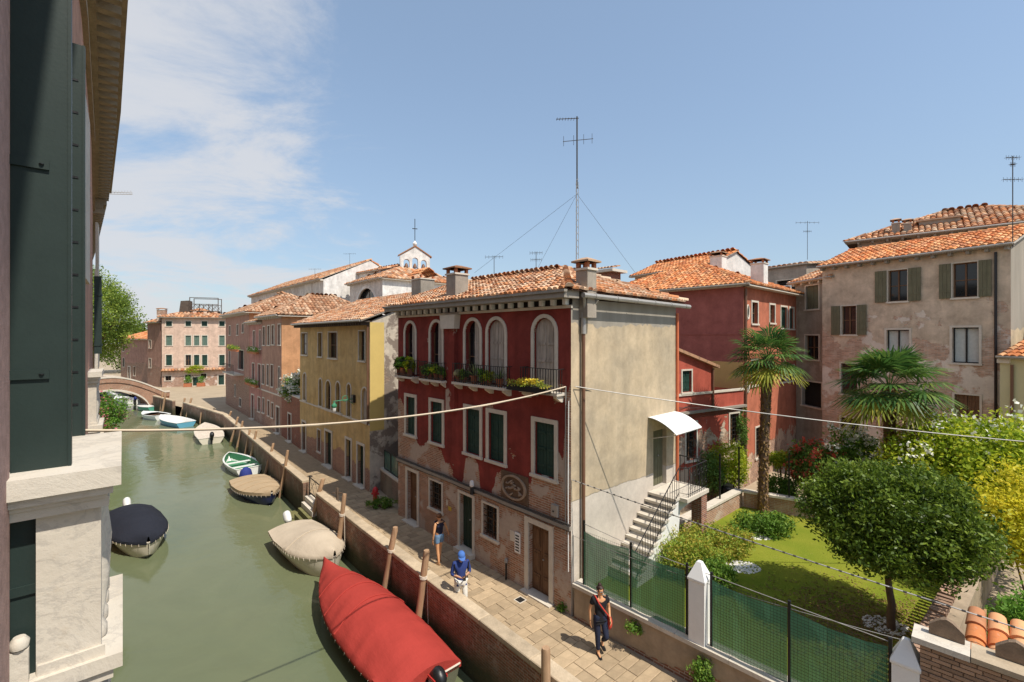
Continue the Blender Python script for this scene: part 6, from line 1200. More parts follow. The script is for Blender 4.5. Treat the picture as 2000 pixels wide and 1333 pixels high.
# ------------------------------------------------------------------ boats
def hull(L_, B, H, bow=.9, n=20, flare=.72, sheer=.18, tap=.38, pw=2.3):
    """rows of cross sections from stern (x=0) to bow (x=L)"""
    rows = []
    for i in range(n+1):
        f = i/n; w = B/2*(1-max(0, (f-tap)/(1-tap))**pw)*(.86+.14*min(1, f/.25)); w = max(w, .012); top = H+sheer*f**2.2; keel = -.28+(.28+top*.55)*max(0, (f-.8)/.2)**2; row = []
        for s in (-1, 1):
            half = [(0, keel), (w*flare*.75, keel+.06), (w*flare, keel*.3+.1), (w*.93, top*.6), (w, top)]
            half = [(s*a, b) for a, b in half]; row += half[::-1] if s < 0 else half[1:]
        rows.append([(L_*f*(1 if b < 99 else 1), a, b) for a, b in row])
    return rows
def boat(name, label, stern, bowp, B, H, mat, cover=None, cmat=None, ridge_h=.35, motor=None, deck=None, rub='cream', z=WZ, inside_mat=None, ribs=(), tap=.38, pw=2.3, skirt=.13, n=20, fold=.012):
    d = Vector((bowp.x-stern.x, bowp.y-stern.y)); L_ = d.length; t_ = thing(name, label, 'boat', (stern.x, stern.y, z), math.atan2(d.y, d.x)); rows = hull(L_, B, H, tap=tap, pw=pw, n=n)
    m = MB().grid(rows); m.face(rows[0]); m.obj('hull', mat, t_, 45)
    g = MB(); pl = [r_[0] for r_ in rows]; pr = [r_[-1] for r_ in rows]; g.tube([(p[0], p[1], p[2]) for p in pl], .03, 6).tube([(p[0], p[1], p[2]) for p in pr], .03, 6).tube([pl[0], pr[0]], .03, 6); g.obj('gunwale', M[rub], t_, 40)
    if cover:
        cr = []; n = len(rows)-1; k = random.Random(len(label)); m_ = 20
        for i, r_ in enumerate(rows):
            f = i/n; a, b = Vector(r_[0]), Vector(r_[-1]); w = (b.y-a.y)/2; top = a.z; rh = ridge_h*cover(f); row = []
            for j in range(m_+1):
                s = -1+2*j/m_; zz = top+.035+rh*(1-abs(s)**2.1) - fold*abs(s)**1.5*(1+math.sin(i*.9+1.3*math.sin(i*.37)+s*2))*(1 if abs(s) < .98 else .3)-fold*.8*max(0, math.sin(i*.33+s*1.2))*(1-s*s)
                row.append((a.x+(.0), s*(w+.045), zz))
            row = [(row[0][0], row[0][1]-.0, top-skirt)]+row+[(row[-1][0], row[-1][1], top-skirt)]
            cr.append(row)
        m = MB().grid(cr); m.face(cr[0]); m.obj('cover', cmat, t_, 55)
        for f in ribs:                # batten seams across the cover
            i = int(f*n); MB().tube([(p[0], p[1]*1.004, p[2]+.012) for p in cr[i][1:-1]], .022, 6).obj('cover_batten', cmat, t_)
        lc = MB()
        for i in range(1, n, max(1, n//20)):
            for e in (0, -1): p = cr[i][e]; lc.tube([(p[0], p[1]*1.01, p[2]+.03), (p[0]+.05, p[1]*1.005, p[2]-.05)], .007, 4)
        lo = lc.obj('lacing', M['rope'], t_); lo['kind'] = 'stuff'
    else:
        im = inside_mat or M['gel']; n = len(rows)-1; m = MB().grid([[(r_[0][0], r_[0][1]*.9, r_[0][2]-.02), (r_[0][0], r_[0][1]*.8, .12), (r_[0][0], -r_[0][1]*.8, .12), (r_[0][0], -r_[0][1]*.9, r_[0][2]-.02)] for r_ in rows]); m.obj('inner_hull', im, t_, 45)
        dk = MB().grid([[r_[0], (r_[0][0], r_[0][1]*.9, r_[0][2]-.015)] for r_ in rows]).grid([[r_[-1], (r_[-1][0], r_[-1][1]*.9, r_[-1][2]-.015)] for r_ in rows]); dk.obj('side_deck', M[rub], t_)
        for f in (.25, .55): i = int(f*n); w = abs(rows[i][0][1])*.88; MB().box(rows[i][0][0]-.13, rows[i][0][0]+.13, -w, w, H-.16, H-.12).obj('thwart', M[rub] if not deck else M['brown'], t_)
        if deck == 'fore':
            i0 = int(.62*n); MB().grid([[(r_[0][0], r_[0][1]*.97, r_[0][2]+.005), (r_[0][0], 0, r_[0][2]+.05), (r_[0][0], -r_[0][1]*.97, r_[0][2]+.005)] for r_ in rows[i0:]]).obj('foredeck', M[rub], t_)
        if deck == 'full':
            MB().grid([[(r_[0][0], r_[0][1]*.97, r_[0][2]+.005), (r_[0][0], 0, r_[0][2]+.05), (r_[0][0], -r_[0][1]*.97, r_[0][2]+.005)] for r_ in rows]).obj('deck', cmat or M[rub], t_)
    if motor:
        mm, mh = motor; m = MB(); P_ = lambda x, y, z_: (x, y, z_)
        tlt = .5; ax_ = Vector((-math.sin(tlt), 0, math.cos(tlt))); bx_ = Vector((math.cos(tlt), 0, math.sin(tlt))); c0 = Vector((-.2, 0, H+.1))
        mt = bpy.data.objects.new('outboard_motor', None)
        rws = [[c0+ax_*h_+bx_*(math.cos(a)*r_*1.45-sh_)+Vector((0, math.sin(a)*r_, 0)) for a in np.linspace(0, 2*math.pi, 15)[:-1]] for h_, r_, sh_ in ((0, .10, 0), (.03, .135, .02), (.12, .155, .05), (.26, .16, .08), (.38, .15, .09), (.45, .12, .08), (.49, .06, .06), (.5, .01, .05))]; cowl = MB().grid(rws, True); cowl.face(rws[0])
        co_ = cowl.obj('outboard_motor', mm, t_, 50); MB().tube([(-.24, 0, -.5), (-.2, 0, H+.14)], [.05, .07], 8).obj('motor_leg', M['black'], co_); MB().box(-.3, .06, -.1, .1, H-.16, H+.05).obj('clamp', M['black'], co_)
        if mh: MB().box(-.52, -.22, -.175, -.15, H+.3, H+.36).box(-.52, -.22, .15, .175, H+.3, H+.36).obj('motor_decal', m_plain('red_decal', rgb(.45, .03, .025), .4, .05), co_)
    return t_
redc = m_canvas('red_canvas', rgb(.36, .045, .035)); bei = m_canvas('beige_canvas', rgb(.5, .42, .32)); navy = m_canvas('dark_navy_canvas', rgb(.022, .025, .036)); tan = m_canvas('tan_canvas', rgb(.40, .30, .19))
def W_(px, py, z=-.65): return PZ(px, py, z)
peak = lambda f: max(.12, math.sin(math.pi*min(1, (f*.86+.14)))**.7)
boat('covered_boat', 'long boat under a bright red canvas cover with black outboard in the foreground', W_(838, 1342, -.6), W_(633, 1108, -.35), 2.05, .62, m_plain('olive_hull', rgb(.12, .12, .08), .4, .1, 4, .5), lambda f: .55+.6*math.sin(math.pi*min(1, f*1.15))*(1 if f < .85 else 1), redc, .52, (M['black'], True), rub='stone', ribs=(.46, .6, .74), skirt=.1, n=64, fold=.03)
boat('covered_boat', 'cream boat under a beige canvas cover tied at the quay', W_(567, 1036), W_(654, 1108), 1.95, .62, M['cream'], lambda f: .3+.8*min(1, f*1.5)*(1-max(0, f-.62)*2.2), bei, .46, (M['gel'], False), rub='lead', ribs=(.55,), tap=.45, pw=3.0, skirt=.05)
boat('covered_boat', 'navy hulled boat under a tan slatted cover beside the white rowing boat', W_(482, 936), W_(531, 973), 2.0, .5, m_plain('navy_hull', rgb(.02, .03, .1), .3, .1, 4, .5), lambda f: .5+.4*math.sin(math.pi*f), tan, .22, None, rub='stone', ribs=(.2, .4, .6, .8))
mc = thing('motor_cover', 'blue cloth covered outboard at the stern of the navy boat', 'motor', W_(480, 930, -.6)); mb_ = m_plain('blue_cloth', rgb(.025, .04, .2), .8, .15, 4); MB().lathe([(.36, -.25), (.34, .1), (.28, .35), (.12, .5), (.02, .53)], n=10).obj('cloth', mb_, mc, 50); MB().tube([(0, 0, -.9), (0, 0, -.2)], .06, 6).obj('motor_leg', M['black'], mc)
boat('rowing_boat', 'open white rowing boat with green floor in mid canal', W_(488, 920, -.8), W_(447, 892, -.7), 1.75, .5, M['gel'], None, None, inside_mat=m_plain('green_boat_floor', rgb(.06, .22, .11), .6, .2, 4), rub='gel')
boat('covered_boat', 'small boat under a dark navy cover at the left bank', W_(250, 1001), W_(290, 1073), 1.95, .5, M['cream'], lambda f: .5+.65*math.sin(math.pi*min(1, f*1.1+.05)), navy, .42, (M['gel'], False), rub='stone', tap=.42, pw=2.8, skirt=.08)
boat('motor_boat', 'plank decked motor boat with black outboard near the far poles', W_(413, 857), W_(400, 831), 2.0, .5, M['cream'], None, m_wood('pale_deck_planks', rgb(.5, .42, .33), rgb(.62, .55, .46), 0), deck='full', motor=(M['black'], False), rub='stone')
blu = m_plain('light_blue_hull', rgb(.12, .35, .48), .4, .1, 4, .5)
boat('small_boat', 'white decked boat with light blue hull near the canal bend', W_(364, 826), W_(314, 815), 1.9, .5, blu, None, M['gel'], deck='full', rub='gel')
boat('small_boat', 'small open white boat behind the light blue boat', W_(318, 812), W_(280, 808), 1.8, .5, M['gel'], None, None, rub='gel', deck='fore', inside_mat=M['dark'])
boat('small_boat', 'green trimmed small boat at the foot of the bridge', W_(302, 795), W_(271, 793), 1.7, .5, m_plain('sea_green_hull', rgb(.1, .35, .25), .4, .1, 4, .5), None, M['gel'], deck='full', rub='gel')
boat('small_boat', 'white motor boat with blue engine under the bridge', W_(262, 785), W_(226, 779), 1.9, .6, M['gel'], None, None, deck='fore', rub='gel', motor=(mb_, False)); boat('small_boat', 'white boat half hidden behind the flowering bush at the bridge', W_(240, 772), W_(214, 768), 1.9, .6, M['gel'], None, M['gel'], deck='full', rub='gel')
# ------------------------------------------------------------------ mooring poles
PO = [(833, 1075, 815, 1243, 'stout pale mooring pole beside the stern of the red boat', .1), (772, 1030, 760, 1172, 'stout pale mooring pole beside the middle of the red boat', .1), (673, 965, 657, 1096, 'mooring pole at the bow of the beige covered boat', .09), (630.6, 935.5, 619, 1030, 'mooring pole in front of the water steps gate', .1),
 (562, 880, 547, 972, 'mooring pole at the bow of the navy boat', .08), (534, 866, 521, 936, 'mooring pole beside the tan cover of the navy boat', .08), (500.7, 842, 490, 907, 'right pole of the pair at the white rowing boat', .08), (488.5, 840, 478, 897, 'left pole of the pair at the white rowing boat', .08),
 (474, 823, 462, 883, 'right pole of the second pair beyond the rowing boat', .08), (465, 815, 449, 872, 'left pole of the second pair beyond the rowing boat', .08), (451.5, 804, 438, 850, 'pale pole right of the plank decked motor boat', .09), (440, 808, 431, 834, 'dark pole right of the plank decked motor boat', .08), (418, 798, 414, 827, 'dark pole behind the plank decked motor boat', .08), (393, 806, 390.5, 831, 'thin pole left of the plank decked motor boat', .06),
 (374, 778, 363, 820, 'right pole behind the light blue boat', .1), (361, 778, 353, 816, 'left pole behind the light blue boat', .1), (324, 768, 316, 810, 'right pole at the small open white boat', .1), (318, 766, 313, 806, 'left pole at the small open white boat', .1)]
for i, (tx, ty, bx, by, lab, r_) in enumerate(PO):
    b = PZ(bx, by, WZ)
    for (ta, tb__) in ((-5, TB), (TB, 41)):
        a_, c_ = Q(ta), Q(tb__); d_ = (c_-a_).normalized(); nn_ = Vector((d_.y, -d_.x, 0)); s_ = (b-a_).dot(d_)
        if 0 <= s_ <= (c_-a_).length:
            o_ = (b-a_).dot(nn_)
            if -.6 < o_+.0 and o_ > -.19: b = b-nn_*(o_+.19)
    tp = PY(tx, ty, b.y-.05); t_ = thing('mooring_pole', lab, 'pole', (b.x, b.y, WZ), 0, 'wooden mooring poles along the quay'); v = tp-b; k = random.Random(i); mt = M['pole_dark'] if 'dark' in lab else M['pole']
    ps = [tuple(v*f+Vector((k.uniform(-.015, .015), k.uniform(-.015, .015), 0))) for f in (-.5, 0, .25, .5, .75, .97)]+[tuple(v)]; MB().tube(ps, [r_*1.1, r_*1.1, r_*1.05, r_, r_*.97, r_*.93, r_*.8], 10).obj('shaft', mt, t_, 50)
    MB().tube([tuple(v*-.1), tuple(v*.16)], [r_*1.14, r_*1.09], 10).obj('wet_foot', M['moss'], t_, 50)
    if i < 3:
        c = v*.68; m = MB()
        for q in range(3): m.tube([(c.x+(r_*1.08)*math.cos(a), c.y+(r_*1.08)*math.sin(a), c.z+q*.035+.01*math.sin(a*2)) for a in np.linspace(0, 6.28, 13)], .015, 5, False)
        m.tube([(c.x+r_*1.1, c.y, c.z), (c.x+r_*1.3, c.y-.03, c.z-.8), (c.x+r_*1.5, c.y-.05, c.z-1.3)], .012, 5); m.obj('rope_lashing', M['rope'], t_)
        if i < 2: c2 = v*.1; MB().tube([(c2.x+.19*math.cos(a), c2.y+.19*math.sin(a), c2.z+.04*math.sin(a)) for a in np.linspace(0, 6.28, 15)], .022, 6, False).obj('mooring_ring', M['rope'], t_)
b = Q(-.25, -.16, WZ); t_ = thing('mooring_pole', 'mooring pole top at the bottom edge of the picture', 'pole', b, 0, 'wooden mooring poles along the quay'); MB().tube([(0, 0, -1), (0, 0, 1.2), (0, .01, 2.3), (0, .01, 2.36)], [.11, .1, .095, .08], 10).obj('shaft', M['pole'], t_, 50)
# ------------------------------------------------------------------ overhead cables
def cable(label, pts, r_, mat, sag=0, n=24, beads=0):
    P0, P1 = Vector(pts[0]), Vector(pts[-1]); t_ = thing('overhead_cable', label, 'cable', P0); f = lambda s: (P1-P0)*s-Vector((0, 0, sag*4*s*(1-s))); MB().tube([f(i/n) for i in range(n+1)], r_, 6).obj('strand', mat, t_, 60)
    if beads:
        bm__ = MB().lathe([(r_*1.5, 0), (r_*1.5, .05)], n=6).mesh('cable_clip', M['cable_dark']); dq = (P1-P0).to_track_quat('Z', 'Y')
        for k in range(beads): o = link('cable_clip', bm__, t_); o.location = f((k+.5)/beads); o.rotation_mode = 'QUATERNION'; o.rotation_quaternion = dq
    return t_
hook = FR.w(RW-.1, -.12, 0); hz_ = FR.uz(1125, 757)[1]
cable('thick pale cable crossing the canal to the corner of the red house', (PY(130, 841, 6.2), (hook.x, hook.y, hz_)), .022, M['cable'], .33)
cA = FR.w(RW+.06, .1, FR.uz(1130, 757)[1]); farR = PY(2060, 868, 12.5)
cable('twin dark cable from the red house corner across the garden to the right', (cA, farR), .016, M['zinc'], .12); cable('slack thin cable from the red house corner to the annex wall', (cA, FAn.w(FAn.uz(1400, 798)[0], -.1, 4.45)), .011, M['cable_dark'], .3); cable('thin cable along the annex to the crimson house downpipe', (FAn.w(.4, -.1, 4.5), FCr.w(CW+.1, .1, 5.2)), .011, M['cable_dark'], .1)
lo0 = FR.w(RW+.02, .02, FR.side(1120, 936, RW)[1]); lo1 = PY(2060, 1250, 7.1); cable('clipped steel cable sloping over the lawn to the bottom right', (lo0, lo1), .012, M['zinc'], .05, beads=46)
cable('thin wire above the fence netting', (FR.w(RW+.02, .05, 2.2), FGw.w(gu(1790, 1240), .15, 2.62)), .006, M['zinc'], .12)
for i, (x_, z0, z1) in enumerate(((9.42, 2.2, 6.3), (9.52, 1.2, 5.9))): m = thing('wall_conduit', ['pale', 'thin pale'][i]+' conduit running down the corner of the red house', 'conduit', FR.w(x_, -.02, z0), FR.ang); MB().tube([(0, 0, 0), (.0, -.01, (z1-z0)/2), (.01, 0, z1-z0)], .016, 6).obj('pipe', M['white' if i else 'zinc'], m, 40)
# ------------------------------------------------------------------ pot plants on the balconies
def pot_plant(label, u, z, kind, s=1.0, seed=1, out=.2, pot='pot'):
    t_ = thing('potted_plant', label, 'plant', FR.w(u, -out, z), FR.ang, 'potted plants on the red house balconies'); h = .16*s; MB().lathe([(.06*s, 0), (.085*s, h), (.1*s, h), (.1*s, h+.02), (.08*s, h+.02)], n=12).obj('pot', M[pot], t_, 40); MB().lathe([(.01, 0), (.075*s, .004)], (0, 0, h), 10).obj('soil', M['soil'], t_)
    if kind == 'agave':
        k = random.Random(seed); V = []; Qs = []; rs = []
        for i in range(22):
            a = i*2.4; el = R(k.uniform(15, 80)); d = Vector((math.cos(a)*math.cos(el), math.sin(a)*math.cos(el), math.sin(el))); e = Vector((-math.sin(a), math.cos(a), 0)); L__ = .34*s*k.uniform(.7, 1.2); p = Vector((0, 0, h)); m1 = p+d*L__*.5; tp_ = p+d*L__-Vector((0, 0, .04)); b = len(V); V += [p-e*.014, p+e*.014, m1+e*.018, m1-e*.018, tp_+e*.002, tp_-e*.002]; Qs += [(b, b+1, b+2, b+3), (b+3, b+2, b+4, b+5)]; rs += [k.random()]*2
        link('foliage', np_mesh('foliage', [tuple(v) for v in V], Qs, LEAF['agave'], rs), t_)
    elif kind == 'cactus': MB().lathe([(.07*s, 0), (.14*s, .06), (.15*s, .13), (.1*s, .22), (.02, .26)], (0, 0, h), 14).obj('cactus_ball', m_plain('cactus', rgb(.3, .27, .13), .9, .3, 14), t_, 40)
    else:
        C = blob(26, (.17*s, .15*s, .16*s), seed)+[0, 0, h+.12*s]; V, Qq, r_ = leaves_np(C, 16, .07*s, [.04]*3, .4, .5, seed); link('foliage', np_mesh('foliage', V, Qq, LEAF[kind], r_), t_)
for i, (u, kind, s, lab) in enumerate(((.5, 'ever', 1.7, 'dark trailing plant at the left end of the first balcony'), (.85, 'bright', 1.9, 'tall bright leafy plant on the first balcony'), (1.3, 'lime', 1.7, 'yellow flowering plant in a terracotta pot on the first balcony'), (2.45, 'oleander', 1.2, 'small leafy plant at the left end of the second balcony'), (2.85, 'bright', 1.2, 'green plant in the middle of the second balcony'), (3.25, 'lime', 1.3, 'pale trailing plant on the second balcony'), (3.6, 'green', 1.1, 'dark plant at the right end of the second balcony'),
   (4.62, 'cactus', 1.1, 'round cactus at the left end of the third balcony'), (5.0, 'green', 1.0, 'low green plant beside the cactus'), (5.55, 'agave', 1.5, 'spiky variegated agave on the third balcony'), (6.0, 'bright', 1.1, 'fresh green plant right of the agave'), (6.35, 'lime', 1.0, 'small lime plant on the third balcony'), (6.85, 'agave', 1.4, 'upright agave in a pot at the right of the third balcony'))): pot_plant(lab, u, 6.06 if u < 4 else 6.09, kind, s, 400+i)
tf = thing('flower_trough', 'long trough of yellow and brown flowers hung outside the fourth balcony', 'planter', FR.w(8.4, -.48, 6.1), FR.ang); MB().box(-.8, .8, -.11, .11, 0, .16).obj('trough', M['dark'], tf); C = np.stack([np.linspace(-.8, .8, 40), RNG.uniform(-.1, .1, 40), RNG.uniform(.16, .3, 40)], 1)
V, Qq, r_ = leaves_np(C, 16, .06, [.06, .07, .04], .4, .6, 431); link('foliage', np_mesh('foliage', V, Qq, LEAF['nandina'], r_), tf); V, Qq, r_ = leaves_np(C[10:28]+[0, 0, .05], 24, .05, [.05, .06, .03], .7, .8, 432); link('blossom', np_mesh('blossom', V, Qq, LEAF['gold'], r_), tf)['kind'] = 'stuff'
# ------------------------------------------------------------------ people
def skin_mesh(J, Eg, root, sub=2):
    """J: {name: ((x,y,z),(rx,ry))}, Eg: [(a,b)] -> verts, faces of a smooth skinned surface"""
    names = list(J); ix = {n: i for i, n in enumerate(names)}; me = bpy.data.meshes.new('tmp'); me.from_pydata([J[n][0] for n in names], [(ix[a], ix[b]) for a, b in Eg], [])
    o = bpy.data.objects.new('tmp', me); COL.objects.link(o); o.modifiers.new('s', 'SKIN'); lay = me.skin_vertices[0].data
    for n in names: r = J[n][1]; lay[ix[n]].radius = r if isinstance(r, tuple) else (r, r); lay[ix[n]].use_root = (n == root)
    sb = o.modifiers.new('b', 'SUBSURF'); sb.levels = sb.render_levels = sub; dg = bpy.context.evaluated_depsgraph_get(); ev = o.evaluated_get(dg); m2 = ev.to_mesh()
    V = [tuple(v.co) for v in m2.vertices]; Fc = [tuple(p.vertices) for p in m2.polygons]; ev.to_mesh_clear(); bpy.data.objects.remove(o); bpy.data.meshes.remove(me); return V, Fc
def as_mb(VF): m = MB(); m.v = VF[0]; m.f = VF[1]; m.r = [0]*len(VF[1]); return m
def ball(m, c, r, n=10, k=7, sx=1, sy=1, sz=1):
    rows = [[(c[0]+r*sx*math.sin(math.pi*i/k)*math.cos(2*math.pi*j/n), c[1]+r*sy*math.sin(math.pi*i/k)*math.sin(2*math.pi*j/n), c[2]+r*sz*math.cos(math.pi*i/k)) for j in range(n)] for i in range(k+1)]; return m.grid(rows, True)
def hand(m, wrist, d, inward, curl=.5, s=1.0):
    """palm and five bent fingers; d = direction of the fingers, inward = palm side"""
    d = Vector(d).normalized(); w = Vector(wrist); inw = Vector(inward); inw = (inw-d*inw.dot(d)).normalized(); sd = d.cross(inw); pc = w+d*.05*s; rows = []
    for f, a, b in ((0, .022, .016), (.03, .034, .015), (.07, .04, .014), (.092, .037, .011)): c = w+d*f*s; rows.append([c+(sd*math.cos(t)*a+inw*math.sin(t)*b)*s for t in np.linspace(0, 2*math.pi, 9)[:-1]])
    m.grid(rows, True)
    for k, (off, ln) in enumerate(((-.03, .062), (-.01, .075), (.011, .082), (.031, .074))):
        p0 = w+(d*.08+sd*off)*s; p1 = p0+(d*.5+inw*curl*.15)*ln*s; d2 = (d*(1-curl*.6)+inw*curl).normalized(); p2 = p1+d2*ln*.5*s; d3 = (d*(1-curl)+inw*curl*1.3).normalized(); m.tube([p0, p1, p2, p2+d3*ln*.2*s], [.0095*s, .009*s, .008*s, .005*s], 6)
    p0 = w+(d*.025-sd*.03)*s; p1 = p0+(d*.5-sd*.55+inw*.3)*.05*s; m.tube([p0, p1, p1+(d*.8+inw*.4)*.035*s, p1+(d*.8+inw*.5)*.045*s], [.012*s, .0105*s, .009*s, .005*s], 6)
def person(label, loc, rz, P, body_mat, clothes, hair, extras, hands):
    """P: joint positions, facing -y"""
    t = thing('person', label, 'person', loc, rz); J = {}
    rad = dict(pelvis=(.125, .10), waist=(.115, .088), chest=(.135, .10), neck0=(.06, .06), neck=(.046, .05), head=(.078, .092), crown=(.062, .075), shL=(.058, .058), shR=(.058, .058), elL=.038, elR=.038, wrL=.024, wrR=.024, hipL=(.088, .088), hipR=(.088, .088), thL=.076, thR=.076, knL=.054, knR=.054, caL=.052, caR=.052, anL=.034, anR=.034, toL=(.036, .022), toR=(.036, .022))
    P = dict(P)
    for s in 'LR':
        P['th'+s] = tuple(Vector(P['hip'+s]).lerp(Vector(P['kn'+s]), .35)); P['ca'+s] = tuple(Vector(P['kn'+s]).lerp(Vector(P['an'+s]), .35))
    for n, r in rad.items(): J[n] = (P[n], r)
    Eg = [('pelvis', 'waist'), ('waist', 'chest'), ('chest', 'neck0'), ('neck0', 'neck'), ('neck', 'head'), ('head', 'crown')]
    for s in 'LR': Eg += [('chest', 'sh'+s), ('sh'+s, 'el'+s), ('el'+s, 'wr'+s), ('pelvis', 'hip'+s), ('hip'+s, 'th'+s), ('th'+s, 'kn'+s), ('kn'+s, 'ca'+s), ('ca'+s, 'an'+s), ('an'+s, 'to'+s)]
    m = as_mb(skin_mesh(J, Eg, 'pelvis')); hd = Vector(P['head']); up = (Vector(P['crown'])-hd).normalized(); fw = Vector(P.get('face', (0, -1, 0))).normalized()
    m.tube([hd+fw*.085+up*.01, hd+fw*.112-up*.02, hd+fw*.092-up*.03], [.008, .014, .007], 6)
    sdv = fw.cross(up).normalized()
    for s in (-1, 1): ball(m, hd+sdv*s*.082-up*.005, .022, 7, 5, .5, 1, 1.2)
    for s in 'LR': hand(m, P['wr'+s], *hands[s])
    m.obj('body', body_mat, t, 70)
    fm = MB()
    for s in (-1, 1): ball(fm, hd+fw*.088+sdv*s*.033+up*.015, .011, 6, 4)
    fm.tube([hd+fw*.092-sdv*.022-up*.055, hd+fw*.098-up*.055, hd+fw*.092+sdv*.022-up*.055], .005, 4); fm.obj('eyes_and_mouth', M['dark'], t)
    for nm, mat, keys, grow, ends in clothes:
        Jc = {k: (P[k], tuple((r if isinstance(r, tuple) else (r, r))[i]+grow for i in (0, 1))) for k, r in rad.items() if k in keys}
        for k, (par, f, r) in ends.items(): Jc[k] = (tuple(Vector(P[par[0]]).lerp(Vector(P[par[1]]), f)), (r, r))
        Ec = [(a, b) for a, b in Eg if a in Jc and b in Jc]+[(par[2] if len(par) > 2 else par[0], k) for k, (par, f, r) in ends.items()]
        as_mb(skin_mesh(Jc, Ec, 'pelvis' if 'pelvis' in Jc else 'chest')).obj(nm, mat, t, 70)
    hair(t, hd, up, fw, sdv); extras(t, P, hd, up, fw, sdv)
    for s in 'LR':
        a, b = Vector(P['an'+s]), Vector(P['to'+s]); dv_ = (b-a); dv_.z = 0; dv_.normalize(); sh = MB(); base = a-dv_*.06; rows = []
        for f, w_, h_ in ((0, .028, .06), (.05, .038, .075), (.13, .04, .06), (.2, .042, .045), (.25, .03, .03)): c = base+dv_*f; sd_ = Vector((-dv_.y, dv_.x, 0)); zb = min(a.z-.075, b.z-.02) if abs(a.z-b.z) < .2 else a.z-.075+(b.z-a.z)*min(1, f/.2)*.6; rows.append([Vector((c.x, c.y, zb))+sd_*x_*w_+Vector((0, 0, z_*h_)) for x_, z_ in ((-1, 0), (1, 0), (1, .6), (.5, 1), (-.5, 1), (-1, .6))])
        sh.grid(rows, True); sh.face(rows[0]); sh.face(rows[-1]); sh.obj('shoe', extras.shoe, t, 50)
    return t
def base_pose(): return dict(pelvis=(0, 0, .94), waist=(0, 0, 1.10), chest=(0, .0, 1.30), neck0=(0, .01, 1.41), neck=(0, 0, 1.47), head=(0, -.015, 1.575), crown=(0, -.01, 1.645), shL=(.165, .01, 1.375), shR=(-.165, .01, 1.375), hipL=(.09, 0, .89), hipR=(-.09, 0, .89), elL=(.22, .03, 1.10), elR=(-.22, .03, 1.10), wrL=(.24, -.04, .86), wrR=(-.24, -.04, .86), knL=(.1, -.02, .49), knR=(-.1, -.02, .49), anL=(.1, .02, .085), anR=(-.1, .02, .085), toL=(.11, -.12, .035), toR=(-.11, -.12, .035))
brown_h = m_plain('brown_hair', rgb(.11, .045, .02), .6, .3, 25); dark_h = m_plain('dark_hair', rgb(.035, .016, .012), .55, .3, 25)
def bun_hair(mat, bun_dir):
    def f(t, hd, up, fw, sd):
        m = MB(); rows = []
        for i in range(9):
            th = math.pi*.62*i/8; row = []
            for j in range(14): a = 2*math.pi*j/14; v = (up*math.cos(th)+(fw*-math.cos(a)*1.06+sd*math.sin(a)*.9)*math.sin(th)); lift = max(0, math.cos(a+math.pi))*.0; r_ = .1+.006*math.sin(3*a+i); cut = .62 if math.cos(a) < -.35 and i > 4 else 1.0; row.append(hd+up*.02+v*(r_*cut+.0))
            rows.append(row)
        m.grid(rows, True); ball(m, hd+up*bun_dir[0]-fw*bun_dir[1], .05, 10, 7); m.obj('hair', mat, t, 60)
    return f
def no_extra(shoe):
    def f(t, P, hd, up, fw, sd): pass
    f.shoe = shoe; return f
# woman in denim shorts walking away
wp = base_pose(); wp.update(elR=(-.30, -.02, 1.13), wrR=(-.42, -.10, .92), elL=(.235, .05, 1.10), wrL=(.25, .0, .85), knL=(.09, .04, .49), anL=(.09, .12, .10), toL=(.1, -.01, .05), knR=(-.085, -.08, .49), anR=(-.08, -.10, .085), toR=(-.085, -.24, .035))
dn = m_plain('denim', rgb(.14, .24, .38), .85, .22, 9); nv = m_plain('navy_cotton', rgb(.02, .022, .045), .9, .15, 9); sk = m_plain('tanned_skin', rgb(.62, .32, .16), .5, .06, 9, .35, bump=0); wl_ = PZ(858, 1101)
person('woman in navy strapless top and denim shorts walking away along the quay', wl_, math.atan2(q_.y, q_.x)+R(90), wp, sk, [('top', nv, ('waist', 'chest'), .012, {'b': (('waist', 'pelvis'), .7, .135), 'tp': (('chest', 'neck0'), .05, .135)}), ('shorts', dn, ('pelvis', 'hipL', 'hipR', 'thL', 'thR'), .018, {'wb': (('pelvis', 'waist'), .75, .128), 'eL': (('thL', 'knL'), .2, .09), 'eR': (('thR', 'knR'), .2, .09)})], bun_hair(brown_h, (.075, .07)), no_extra(m_plain('sandal', rgb(.35, .2, .1), .7, .1)), {'L': ((0, -.1, -1), (-1, 0, 0), .4), 'R': ((-.45, -.4, -.8), (1, 0, 0), .3)})
